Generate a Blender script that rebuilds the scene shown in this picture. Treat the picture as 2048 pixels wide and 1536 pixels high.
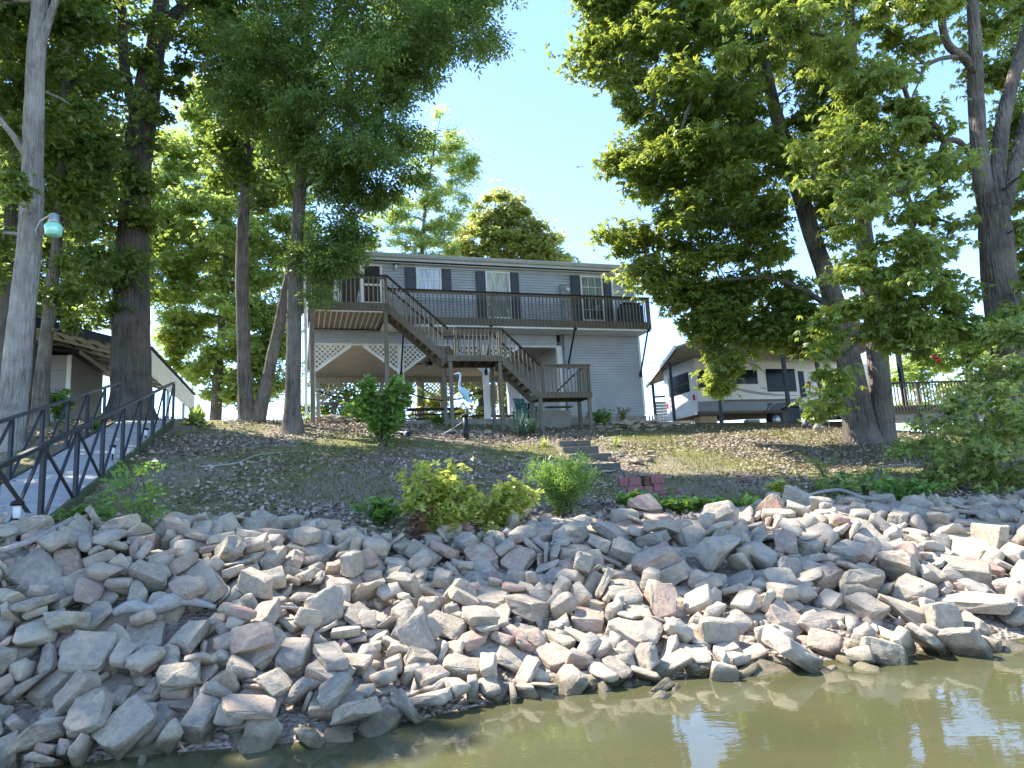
import bpy, bmesh, math, random
import numpy as np
from mathutils import Vector, Matrix, Quaternion, noise as mnoise

for _o in list(bpy.data.objects):
    bpy.data.objects.remove(_o, do_unlink=True)
scene = bpy.context.scene
COL = scene.collection
RAD = math.radians

# ------------------------------------------------------------------ camera
EYE = np.array([0.0, 0.0, 1.6])
FPX, PITCH, ROLL = 1372.0, RAD(9.16), RAD(3.11)
cam_data = bpy.data.cameras.new('camera')
cam_data.sensor_width = 36.0
cam_data.lens = 36.0 * FPX / 2048.0
cam_data.clip_start = 0.05
cam_data.clip_end = 5000
camera = bpy.data.objects.new('camera', cam_data)
COL.objects.link(camera)
_fw = np.array([0, math.cos(PITCH), math.sin(PITCH)])
_u0 = np.array([0, -math.sin(PITCH), math.cos(PITCH)])
_r0 = np.array([1.0, 0, 0])
_R = math.cos(ROLL) * _r0 - math.sin(ROLL) * _u0
_U = math.sin(ROLL) * _r0 + math.cos(ROLL) * _u0
_m = Matrix(((_R[0], _U[0], -_fw[0], 0), (_R[1], _U[1], -_fw[1], 0), (_R[2], _U[2], -_fw[2], EYE[2]), (0, 0, 0, 1)))
camera.matrix_world = _m
scene.camera = camera

# ------------------------------------------------------------------ sky, sun, exposure
SUN_AZ = RAD(-61)      # from +Y (away from camera) towards the left
SUN_EL = RAD(53)
SUN_DIR = Vector((math.sin(SUN_AZ) * math.cos(SUN_EL), math.cos(SUN_AZ) * math.cos(SUN_EL), math.sin(SUN_EL)))
world = bpy.data.worlds.new('World')
scene.world = world
world.use_nodes = True
_nt = world.node_tree
_bg = _nt.nodes['Background']
_sky = _nt.nodes.new('ShaderNodeTexSky')
_sky.sky_type = 'NISHITA'
_sky.sun_disc = False
_sky.sun_elevation = SUN_EL
_sky.sun_rotation = SUN_AZ
_sky.altitude = 2500
_sky.air_density = 1.0
_sky.dust_density = 0.0
_sky.ozone_density = 3.0
_nt.links.new(_sky.outputs[0], _bg.inputs[0])
_bg.inputs[1].default_value = 0.15
sun_data = bpy.data.lights.new('sun', 'SUN')
sun_data.energy = 3.6
sun_data.angle = RAD(0.53)
sun_data.color = (1.0, 0.95, 0.86)
sun = bpy.data.objects.new('sun', sun_data)
COL.objects.link(sun)
sun.rotation_euler = SUN_DIR.to_track_quat('Z', 'Y').to_euler()
sun.location = SUN_DIR * 60
scene.view_settings.view_transform = 'Standard'
scene.view_settings.look = 'None'
scene.view_settings.exposure = 2.08
scene.view_settings.gamma = 1.0
scene.view_settings.use_curve_mapping = False
scene.cycles.max_bounces = 8
scene.cycles.diffuse_bounces = 4
scene.cycles.transmission_bounces = 4
scene.cycles.transparent_max_bounces = 4

# ------------------------------------------------------------------ measuring helpers: survey the photo into metres
def ray(u, v):
    return _fw * FPX + _R * (u - 1024) + _U * (768 - v)
def aty(u, v, y):
    d = ray(u, v); return EYE + d * (y / d[1])
def atz(u, v, z):
    d = ray(u, v); return EYE + d * ((z - EYE[2]) / d[2])
HYAW = RAD(17.54)
HO = np.array([-7.356, 24.589, 4.565])
HX = np.array([math.cos(HYAW), math.sin(HYAW), 0])
HY = np.array([-math.sin(HYAW), math.cos(HYAW), 0])
def hw(x, y, z):
    return HO + HX * x + HY * y + np.array([0, 0, z])

# ------------------------------------------------------------------ terrain height field (thin plate spline through surveyed points)
_cp = []
_shore = [(-22, 2.8), (-14, 3.6), (-8, 4.3), (-3.5, 4.85), (-2.3, 5.07), (-1.6, 5.1), (-.96, 5.4), (-.23, 5.85), (.6, 6.04), (1.5, 6.3), (2.45, 6.48), (3.43, 6.65), (4.8, 6.97), (8, 7.9), (14, 9.2), (25, 11)]
for _x, _y in _shore:
    _cp += [(_x, _y, 0.0), (_x, _y - 2, -.75), (_x, _y - 7, -2.0)]
for _u, _v, _y in [(50, 1085, 7.0), (300, 1078, 8.1), (600, 1062, 9.0), (850, 1130, 8.5), (1100, 1062, 10.2), (1300, 1025, 11.3), (1700, 1012, 12.5), (2000, 1002, 13.0),
                   (79, 1066, 8.8), (149, 1008, 10.8), (204, 962, 12.2), (277, 905, 15.2), (346, 846, 20.3),
                   (400, 952, 13), (700, 1002, 12.3), (587, 866, 19.5), (760, 893, 17.5), (625, 848, 22), (1085, 868, 23.2), (1182, 868, 23.8),
                   (1160, 932, 17.5), (1290, 987, 14.2), (1740, 887, 21.5), (2000, 930, 17), (1530, 853, 27.5), (1320, 854, 27.3), (1445, 852, 28.2),
                   (1600, 853, 27), (20, 897, 14.5), (270, 838, 21), (510, 843, 22)]:
    _cp.append(tuple(aty(_u, _v, _y)))
for _p in [(0, 1, -.12), (6, 0.2, -.22), (9, .2, -.35), (13.2, 0.3, -.22), (0, 8, -.1), (6, 8, -.1), (13, 8, -.15), (3, 4, -.1), (10, 4, -.12)]:
    _cp.append(tuple(hw(*_p)))
_cp += [(10, 33, 3.85), (16, 33, 3.5), (20, 29, 2.8), (20, 20, 1.6), (32, 28, 1.8), (-16, 30, 4.6), (-28, 30, 4.8), (-20, 19, 4.2), (-15, 12, 3.1), (-14, 7.5, 1.6), (-24, 10, 3.0),
        (-30, 60, 4.0), (0, 60, 4.0), (30, 60, 3.0), (-60, 120, 3), (0, 120, 3), (60, 120, 2.5), (60, 40, 1.5), (-60, 40, 4.5), (60, 12, 0.0), (-60, 4, 0), (60, 3, -2), (-60, -6, -2.2), (0, -10, -2.5), (0, -40, -3), (60, -40, -3), (-60, -40, -3)]
_cp = np.array(_cp)
def _tps(r2):
    return np.where(r2 > 1e-12, r2 * np.log(np.maximum(r2, 1e-12)), 0)
def _solve():
    n = len(_cp); P = np.c_[np.ones(n), _cp[:, :2]]
    K = _tps(((_cp[:, None, :2] - _cp[None, :, :2]) ** 2).sum(-1)) + np.eye(n) * 0.4
    A = np.zeros((n + 3, n + 3)); A[:n, :n] = K; A[:n, n:] = P; A[n:, :n] = P.T
    return np.linalg.solve(A, np.r_[_cp[:, 2], np.zeros(3)])
_w = _solve()
def gz(x, y):
    x = np.atleast_1d(np.asarray(x, float)); y = np.atleast_1d(np.asarray(y, float))
    out = np.empty(len(x))
    for i in range(0, len(x), 4000):
        q = np.c_[x[i:i + 4000], y[i:i + 4000]]
        k = _tps(((q[:, None] - _cp[None, :, :2]) ** 2).sum(-1))
        out[i:i + 4000] = k @ _w[:-3] + _w[-3] + q @ _w[-2:]
    return out
def gz1(x, y):
    return float(gz([x], [y])[0])
def ground_at(u, v, y0=4, y1=60):
    """first point where the view ray through a photo pixel meets the ground"""
    ys = np.linspace(y0, y1, 600); P = np.array([aty(u, v, y) for y in ys]); g = gz(P[:, 0], P[:, 1])
    hit = P[:, 2] <= g
    i = int(np.argmax(hit)) if hit[ys < 27].any() else int(np.argmin(np.where((ys > 12) & (ys < 24), P[:, 2] - g, 99)))
    return np.array([P[i, 0], P[i, 1], g[i]])

# ------------------------------------------------------------------ object helpers
def link(o, parent=None):
    COL.objects.link(o)
    if parent is not None:
        o.parent = parent
    return o
def tag(o, label=None, cat=None, group=None, kind=None):
    if label: o['label'] = label
    if cat: o['category'] = cat
    if group: o['group'] = group
    if kind: o['kind'] = kind
    return o
def empty(name, loc=(0, 0, 0), rz=0.0, label=None, cat=None, group=None, parent=None):
    o = bpy.data.objects.new(name, None)
    o.empty_display_size = .2
    o.location = tuple(float(c) for c in loc); o.rotation_euler = (0, 0, rz)
    link(o, parent)
    return tag(o, label, cat, group)
def mesh_np(name, V, Fc, mat=None, parent=None, smooth=False, attrs=None):
    """V (n,3), Fc (m,k) all the same polygon size"""
    V = np.asarray(V, np.float32); Fc = np.asarray(Fc, np.int32)
    me = bpy.data.meshes.new(name)
    me.vertices.add(len(V)); me.vertices.foreach_set('co', V.ravel())
    k = Fc.shape[1]
    me.loops.add(Fc.size); me.loops.foreach_set('vertex_index', Fc.ravel())
    me.polygons.add(len(Fc)); me.polygons.foreach_set('loop_start', np.arange(0, Fc.size, k, dtype=np.int32))
    me.polygons.foreach_set('loop_total', np.full(len(Fc), k, np.int32))
    if smooth: me.polygons.foreach_set('use_smooth', np.ones(len(Fc), bool))
    me.update(calc_edges=True)
    for an, arr in (attrs or {}).items():
        at = me.attributes.new(an, 'FLOAT', 'FACE'); at.data.foreach_set('value', np.asarray(arr, np.float32))
    if mat: me.materials.append(mat)
    return link(bpy.data.objects.new(name, me), parent)
class MB:
    """collects boxes, beams and tubes and builds them as one mesh"""
    def __init__(s): s.v = []; s.f = []; s.sm = []
    def add(s, V, F, smooth=False):
        o = len(s.v); s.v += [tuple(map(float, p)) for p in V]; s.f += [[i + o for i in f] for f in F]; s.sm += [smooth] * len(F); return s
    def box(s, x0, x1, y0, y1, z0, z1):
        return s.add([(x0, y0, z0), (x1, y0, z0), (x1, y1, z0), (x0, y1, z0), (x0, y0, z1), (x1, y0, z1), (x1, y1, z1), (x0, y1, z1)],
                     [(0, 3, 2, 1), (4, 5, 6, 7), (0, 1, 5, 4), (1, 2, 6, 5), (2, 3, 7, 6), (3, 0, 4, 7)])
    def beam(s, a, b, w, h, up=(0, 0, 1)):
        a = Vector(a); b = Vector(b); d = (b - a).normalized(); u = Vector(up)
        if abs(d.dot(u)) > .98: u = Vector((0, 1, 0))
        sd = d.cross(u).normalized(); u = sd.cross(d).normalized()
        q = [sd * (w / 2) * i + u * (h / 2) * j for i, j in ((-1, -1), (1, -1), (1, 1), (-1, 1))]
        return s.add([a + p for p in q] + [b + p for p in q], [(3, 2, 1, 0), (4, 5, 6, 7), (0, 1, 5, 4), (1, 2, 6, 5), (2, 3, 7, 6), (3, 0, 4, 7)])
    def tube(s, pts, rad, n=8, caps=True):
        pts = [Vector(p) for p in pts]; m = len(pts)
        if not hasattr(rad, '__len__'): rad = [rad] * m
        ref = None; V = []; F = []
        for i, p in enumerate(pts):
            d = (pts[min(i + 1, m - 1)] - pts[max(i - 1, 0)]).normalized()
            if ref is None:
                ref = d.orthogonal().normalized()
            ref = (ref - d * ref.dot(d)).normalized(); b = d.cross(ref)
            for k in range(n):
                a = 2 * math.pi * k / n
                V.append(p + (ref * math.cos(a) + b * math.sin(a)) * rad[i])
        for i in range(m - 1):
            for k in range(n):
                F.append((i * n + k, i * n + (k + 1) % n, (i + 1) * n + (k + 1) % n, (i + 1) * n + k))
        if caps: F += [tuple(range(n))[::-1], tuple((m - 1) * n + k for k in range(n))]
        return s.add(V, F, True)
    def prism(s, poly, y0, y1):
        """polygon in x,z extruded along y"""
        n = len(poly); V = [(x, y0, z) for x, z in poly] + [(x, y1, z) for x, z in poly]
        return s.add(V, [tuple(range(n)), tuple(range(2 * n - 1, n - 1, -1))] + [((i + 1) % n, i, n + i, n + (i + 1) % n) for i in range(n)])
    def lathe(s, prof, n=16, c=(0, 0, 0)):
        V = []; F = []; m = len(prof)
        for r, z in prof:
            for k in range(n):
                a = 2 * math.pi * k / n; V.append((c[0] + r * math.cos(a), c[1] + r * math.sin(a), c[2] + z))
        for i in range(m - 1):
            for k in range(n):
                F.append((i * n + k, i * n + (k + 1) % n, (i + 1) * n + (k + 1) % n, (i + 1) * n + k))
        F += [tuple(range(n))[::-1], tuple((m - 1) * n + k for k in range(n))]
        return s.add(V, F, True)
    def build(s, name, mat, parent=None, bevel=0):
        me = bpy.data.meshes.new(name); me.from_pydata(s.v, [], s.f)
        me.polygons.foreach_set('use_smooth', s.sm)
        me.materials.append(mat); me.update()
        bm = bmesh.new(); bm.from_mesh(me); bmesh.ops.recalc_face_normals(bm, faces=bm.faces)
        if bevel:
            bmesh.ops.bevel(bm, geom=list(bm.edges), offset=bevel, segments=1, affect='EDGES')
        bm.to_mesh(me); bm.free()
        return link(bpy.data.objects.new(name, me), parent)
def box(name, mat, parent, x0, x1, y0, y1, z0, z1, bevel=0):
    return MB().box(x0, x1, y0, y1, z0, z1).build(name, mat, parent, bevel)
def beam(name, mat, parent, a, b, w, h, bevel=0):
    return MB().beam(a, b, w, h).build(name, mat, parent, bevel)
def copy_tree(o, parent=None):
    c = o.copy(); COL.objects.link(c); c.parent = parent
    for ch in o.children: copy_tree(ch, c)
    return c

# ------------------------------------------------------------------ material helpers
class NT:
    def __init__(s, name):
        s.m = bpy.data.materials.new(name); s.m.use_nodes = True; s.t = s.m.node_tree
        s.b = s.t.nodes['Principled BSDF']; s.out = s.t.nodes['Material Output']
    def n(s, ty, **kw):
        o = s.t.nodes.new(ty)
        for k, v in kw.items():
            if k.startswith('i_'):
                o.inputs[int(k[2:]) if k[2:].isdigit() else k[2:].replace('_', ' ')].default_value = v
            else: setattr(o, k, v)
        return o
    def l(s, a, b): s.t.links.new(a, b)
    def coord(s, kind='Object', scale=(1, 1, 1), rot=(0, 0, 0)):
        c = s.n('ShaderNodeTexCoord'); mp = s.n('ShaderNodeMapping'); mp.inputs['Scale'].default_value = scale; mp.inputs['Rotation'].default_value = rot
        s.l(c.outputs[kind], mp.inputs[0]); return mp.outputs[0]
    def noise(s, vec, scale, detail=4, rough=.55, dist=0):
        o = s.n('ShaderNodeTexNoise'); o.inputs['Scale'].default_value = scale; o.inputs['Detail'].default_value = detail; o.inputs['Roughness'].default_value = rough; o.inputs['Distortion'].default_value = dist
        if vec: s.l(vec, o.inputs['Vector'])
        return o.outputs[0]
    def ramp(s, fac, stops):
        o = s.n('ShaderNodeValToRGB'); e = o.color_ramp.elements
        while len(e) < len(stops): e.new(.5)
        for q, (p, c) in zip(e, stops): q.position = p; q.color = tuple(c) + ((1,) if len(c) == 3 else ())
        s.l(fac, o.inputs[0]); return o.outputs[0]
    def mix(s, fac, a, b, mode='MIX'):
        o = s.n('ShaderNodeMix', data_type='RGBA', blend_type=mode)
        for sock, val in ((o.inputs[0], fac), (o.inputs[6], a), (o.inputs[7], b)):
            if hasattr(val, 'is_linked') or isinstance(val, bpy.types.NodeSocket): s.l(val, sock)
            elif isinstance(val, (int, float)): sock.default_value = val
            else: sock.default_value = tuple(val) + ((1,) if len(val) == 3 else ())
        return o.outputs[2]
    def math(s, op, a, b=0.5):
        o = s.n('ShaderNodeMath', operation=op)
        for sock, val in ((o.inputs[0], a), (o.inputs[1], b)):
            if isinstance(val, bpy.types.NodeSocket): s.l(val, sock)
            else: sock.default_value = val
        return o.outputs[0]
    def bump(s, h, strength=.3, dist=.02):
        o = s.n('ShaderNodeBump'); o.inputs['Strength'].default_value = strength; o.inputs['Distance'].default_value = dist
        s.l(h, o.inputs['Height']); s.l(o.outputs[0], s.b.inputs['Normal']); return o
    def set(s, **kw):
        for k, v in kw.items():
            k = k.replace('_', ' ')
            if isinstance(v, bpy.types.NodeSocket): s.l(v, s.b.inputs[k])
            elif isinstance(v, tuple) and len(v) == 3: s.b.inputs[k].default_value = v + (1,)
            else: s.b.inputs[k].default_value = v
        return s
def plain(name, col, rough=.6, var=.25, scale=3.0, bump=.0, bscale=40, stretch=(1, 1, 1), metal=0, spec=.3):
    """one colour with cloudy dirt, object coordinates"""
    t = NT(name); c = t.coord('Object', stretch)
    nz = t.noise(c, scale, 5, .6)
    lo = tuple(max(0, x * (1 - var)) for x in col); hi = tuple(min(1, x * (1 + var * .6)) for x in col)
    t.set(Base_Color=t.ramp(nz, [(.3, lo), (.7, hi)]), Roughness=rough, Metallic=metal, Specular_IOR_Level=spec)
    if bump: t.bump(t.noise(c, bscale, 4, .6), bump, .01)
    return t.m

# ------------------------------------------------------------------ materials: ground, water, stone
def make_ground():
    t = NT('ground_leaf_litter'); c = t.coord('Object')
    big = t.noise(c, .35, 4, .6); mid = t.noise(c, 2.2, 5, .65); fine = t.noise(c, 28, 6, .75); vor = t.n('ShaderNodeTexVoronoi'); vor.inputs['Scale'].default_value = 16; t.l(c, vor.inputs['Vector'])
    litter = t.ramp(fine, [(.30, (.15, .115, .09)), (.5, (.36, .29, .225)), (.68, (.54, .46, .37))])
    litter = t.mix(.35, litter, t.ramp(vor.outputs['Color'], [(0, (.07, .05, .035)), (1, (.30, .23, .17))]))
    grass = t.ramp(t.noise(c, 45, 5, .7), [(.3, (.09, .10, .04)), (.55, (.24, .225, .09)), (.75, (.46, .40, .22))])
    mask = t.ramp(t.math('ADD', t.math('MULTIPLY', big, .65), t.math('MULTIPLY', mid, .35)), [(.44, (0, 0, 0)), (.54, (1, 1, 1))])
    t.set(Base_Color=t.mix(mask, litter, grass), Roughness=.95, Specular_IOR_Level=.1)
    t.bump(fine, .9, .05)
    return t.m
M = {}
M['ground'] = make_ground()
def make_gravel():
    t = NT('bank_dirt_and_gravel'); c = t.coord('Object')
    v = t.n('ShaderNodeTexVoronoi'); v.inputs['Scale'].default_value = 22; t.l(c, v.inputs['Vector'])
    col = t.mix(.5, t.ramp(v.outputs['Color'], [(0, (.17, .135, .105)), (.6, (.32, .265, .21)), (1, (.44, .35, .28))]), t.ramp(t.noise(c, 9, 6, .7), [(.3, (.15, .12, .09)), (.7, (.40, .33, .27))]))
    t.set(Base_Color=col, Roughness=.95, Specular_IOR_Level=.1); t.bump(v.outputs['Distance'], .8, .05); return t.m
M['gravel'] = make_gravel()
def make_stone():
    t = NT('limestone'); c = t.coord('Object')
    oi = t.n('ShaderNodeObjectInfo')
    rnd = oi.outputs['Random']
    at = t.n('ShaderNodeAttribute', attribute_name='stone_hue')
    r2 = t.math('FRACT', t.math('ADD', rnd, at.outputs['Fac']))
    base = t.ramp(r2, [(0, (.28, .24, .195)), (.18, (.44, .365, .275)), (.34, (.33, .29, .24)), (.5, (.50, .415, .31)), (.64, (.38, .32, .255)), (.78, (.30, .27, .235)), (.86, (.45, .345, .26)), (.94, (.43, .255, .195)), (1, (.46, .31, .24))])
    ofs = t.n('ShaderNodeVectorMath', operation='ADD'); t.l(c, ofs.inputs[0])
    cmb = t.n('ShaderNodeCombineXYZ'); t.l(t.math('MULTIPLY', rnd, 50), cmb.inputs[0]); t.l(t.math('MULTIPLY', at.outputs['Fac'], 37), cmb.inputs[1]); t.l(cmb.outputs[0], ofs.inputs[1])
    cv = ofs.outputs[0]
    n1 = t.noise(cv, 2.6, 6, .65); n2 = t.noise(cv, 8, 7, .72, .5); n3 = t.noise(cv, 60, 4, .7)
    col = t.mix(t.ramp(n1, [(.42, (0, 0, 0)), (.60, (.9, .9, .9))]), base, (.50, .41, .295))
    col = t.mix(t.ramp(n2, [(.48, (0, 0, 0)), (.66, (.6, .6, .6))]), col, (.20, .175, .145))
    col = t.mix(t.ramp(n3, [(.33, (.18, .18, .18)), (.5, (0, 0, 0))]), col, (.16, .15, .14))
    geo = t.n('ShaderNodeNewGeometry'); sp = t.n('ShaderNodeSeparateXYZ'); t.l(geo.outputs['Position'], sp.inputs[0])
    wet = t.ramp(t.math('ADD', sp.outputs[2], t.math('MULTIPLY', n1, .12)), [(.13, (1, 1, 1)), (.19, (0, 0, 0))])
    col = t.mix(wet, col, t.mix(1.0, col, (.42, .42, .36), 'MULTIPLY'))
    t.set(Base_Color=col, Roughness=t.ramp(wet, [(0, (.9, .9, .9)), (1, (.3, .3, .3))]), Specular_IOR_Level=.15)
    mp = t.n('ShaderNodeMapping'); mp.inputs['Scale'].default_value = (1.2, 1.2, 9); t.l(cv, mp.inputs[0])
    strata = t.noise(mp.outputs[0], 2.2, 4, .6, .6)
    h = t.math('ADD', t.math('ADD', t.math('MULTIPLY', n2, .9), t.math('MULTIPLY', n3, .35)), t.math('MULTIPLY', strata, .8))
    t.bump(h, .75, .03)
    return t.m
M['stone'] = make_stone()
def make_water():
    t = NT('murky_river_water'); c = t.coord('Object', (1, 1.6, 1))
    col = t.ramp(t.noise(c, .5, 3, .5), [(.3, (.064, .063, .029)), (.7, (.094, .090, .043))])
    t.set(Base_Color=col, Roughness=.0, IOR=1.33, Specular_IOR_Level=1.0, Transmission_Weight=0.0)
    h = t.math('ADD', t.math('MULTIPLY', t.noise(c, 2.2, 3, .5, .3), .7), t.math('MULTIPLY', t.noise(c, 14, 3, .5), .14))
    t.bump(h, .055, .05)
    return t.m
M['water'] = make_water()

# ------------------------------------------------------------------ ground and water
def axis(segs):
    out = []
    for a, b, st in segs:
        out += list(np.arange(a, b, st))
    out.append(segs[-1][1]); return np.array(out)
def build_ground():
    xs = axis([(-140, -40, 12), (-40, -18, 1.2), (-18, 20, .2), (20, 44, 1.2), (44, 140, 12)])
    ys = axis([(-60, -6, 6), (-6, 3, .8), (3, 34, .2), (34, 60, 1.5), (60, 200, 12)])
    X, Y = np.meshgrid(xs, ys); Z = gz(X.ravel(), Y.ravel()).reshape(X.shape)
    Z = np.clip(Z, -4, 6.5)
    for i in range(X.shape[0]):
        for j in range(X.shape[1]):
            if -18 < X[i, j] < 20 and 3 < Y[i, j] < 34:
                Z[i, j] += .045 * mnoise.noise((X[i, j] * 1.3, Y[i, j] * 1.3, 0)) + .02 * mnoise.noise((X[i, j] * 4, Y[i, j] * 4, 3))
    ny, nx = X.shape
    idx = np.arange(nx * ny).reshape(ny, nx)
    Fc = np.stack([idx[:-1, :-1], idx[:-1, 1:], idx[1:, 1:], idx[1:, :-1]], -1).reshape(-1, 4)
    return tag(mesh_np('ground', np.c_[X.ravel(), Y.ravel(), Z.ravel()], Fc, M['ground'], smooth=True), kind='structure')
ground = build_ground()
tag(mesh_np('water', [(-200, -200, 0), (200, -200, 0), (200, 14, 0), (-200, 14, 0)], [(0, 1, 2, 3)], M['water']), kind='structure')

# ------------------------------------------------------------------ stones of the bank
def stone_mesh(k, lod=1):
    r = random.Random(900 + k)
    slab = k % 5
    dims = [(1, .62 + r.random() * .2, .40 + r.random() * .12), (1, .72, .6), (1, .5, .3), (1, .8, .42), (1, .66, .26)][slab]
    bm = bmesh.new()
    for i in range(15):
        p = [r.uniform(-1, 1) for _ in range(3)]
        m = max(abs(c) for c in p); q = [c / m for c in p]          # on the cube
        l = math.sqrt(sum(c * c for c in p)); s = [c / l for c in p]  # on the sphere
        f = .62
        q = [(a * f + b * (1 - f) * 1.25) * d * .5 for a, b, d in zip(q, s, dims)]
        bm.verts.new(q)
    for sx in (-1, 1):
        for sy in (-1, 1):
            for sz in (-1, 1):
                if r.random() < .8:
                    bm.verts.new((sx * dims[0] * .5 * r.uniform(.62, .95), sy * dims[1] * .5 * r.uniform(.62, .98), sz * dims[2] * .5 * r.uniform(.7, 1)))
    ret = bmesh.ops.convex_hull(bm, input=list(bm.verts))
    bmesh.ops.delete(bm, geom=list({e for e in ret['geom_interior'] + ret['geom_unused'] if isinstance(e, bmesh.types.BMVert)}), context='VERTS')
    bmesh.ops.dissolve_limit(bm, angle_limit=.28, verts=list(bm.verts), edges=list(bm.edges))
    if lod:
        bmesh.ops.bevel(bm, geom=list(bm.edges), offset=.032, segments=1, affect='EDGES', clamp_overlap=True)
        bmesh.ops.triangulate(bm, faces=list(bm.faces))
        bmesh.ops.subdivide_edges(bm, edges=[e for e in bm.edges if e.calc_length() > .22], cuts=1)
        bmesh.ops.triangulate(bm, faces=list(bm.faces))
        for v in bm.verts:
            n = mnoise.noise((v.co.x * 3 + k * 7.1, v.co.y * 3, v.co.z * 3)) * .05 + mnoise.noise((v.co.x * 8, v.co.y * 8 + k * 3, v.co.z * 8)) * .022
            v.co += v.co.normalized() * n
        if lod == 2:
            bmesh.ops.subdivide_edges(bm, edges=[e for e in bm.edges if e.calc_length() > .085], cuts=1)
            bmesh.ops.triangulate(bm, faces=list(bm.faces))
            for v in bm.verts:
                c = v.co; n = (abs(mnoise.noise((c.x * 6 + k, c.y * 6, c.z * 9))) - .2) * .035 + mnoise.noise((c.x * 19, c.y * 19 + k, c.z * 24)) * .014
                lay = mnoise.noise((k * 3.7, 0, c.z * 16 + .6 * c.x)) * (.02 if k % 3 == 0 else .008)
                v.co += c.normalized() * n + Vector((c.x, c.y, 0)) * lay * 2
    else:
        bmesh.ops.triangulate(bm, faces=list(bm.faces))
    bmesh.ops.recalc_face_normals(bm, faces=list(bm.faces))
    me = bpy.data.meshes.new('stone'); bm.to_mesh(me); bm.free()
    me.materials.append(M['stone'])
    return me
NSTONE = 32
STONES = [stone_mesh(k) for k in range(NSTONE)]
STONES_FINE = [stone_mesh(k, 2) for k in range(NSTONE)]
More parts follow.
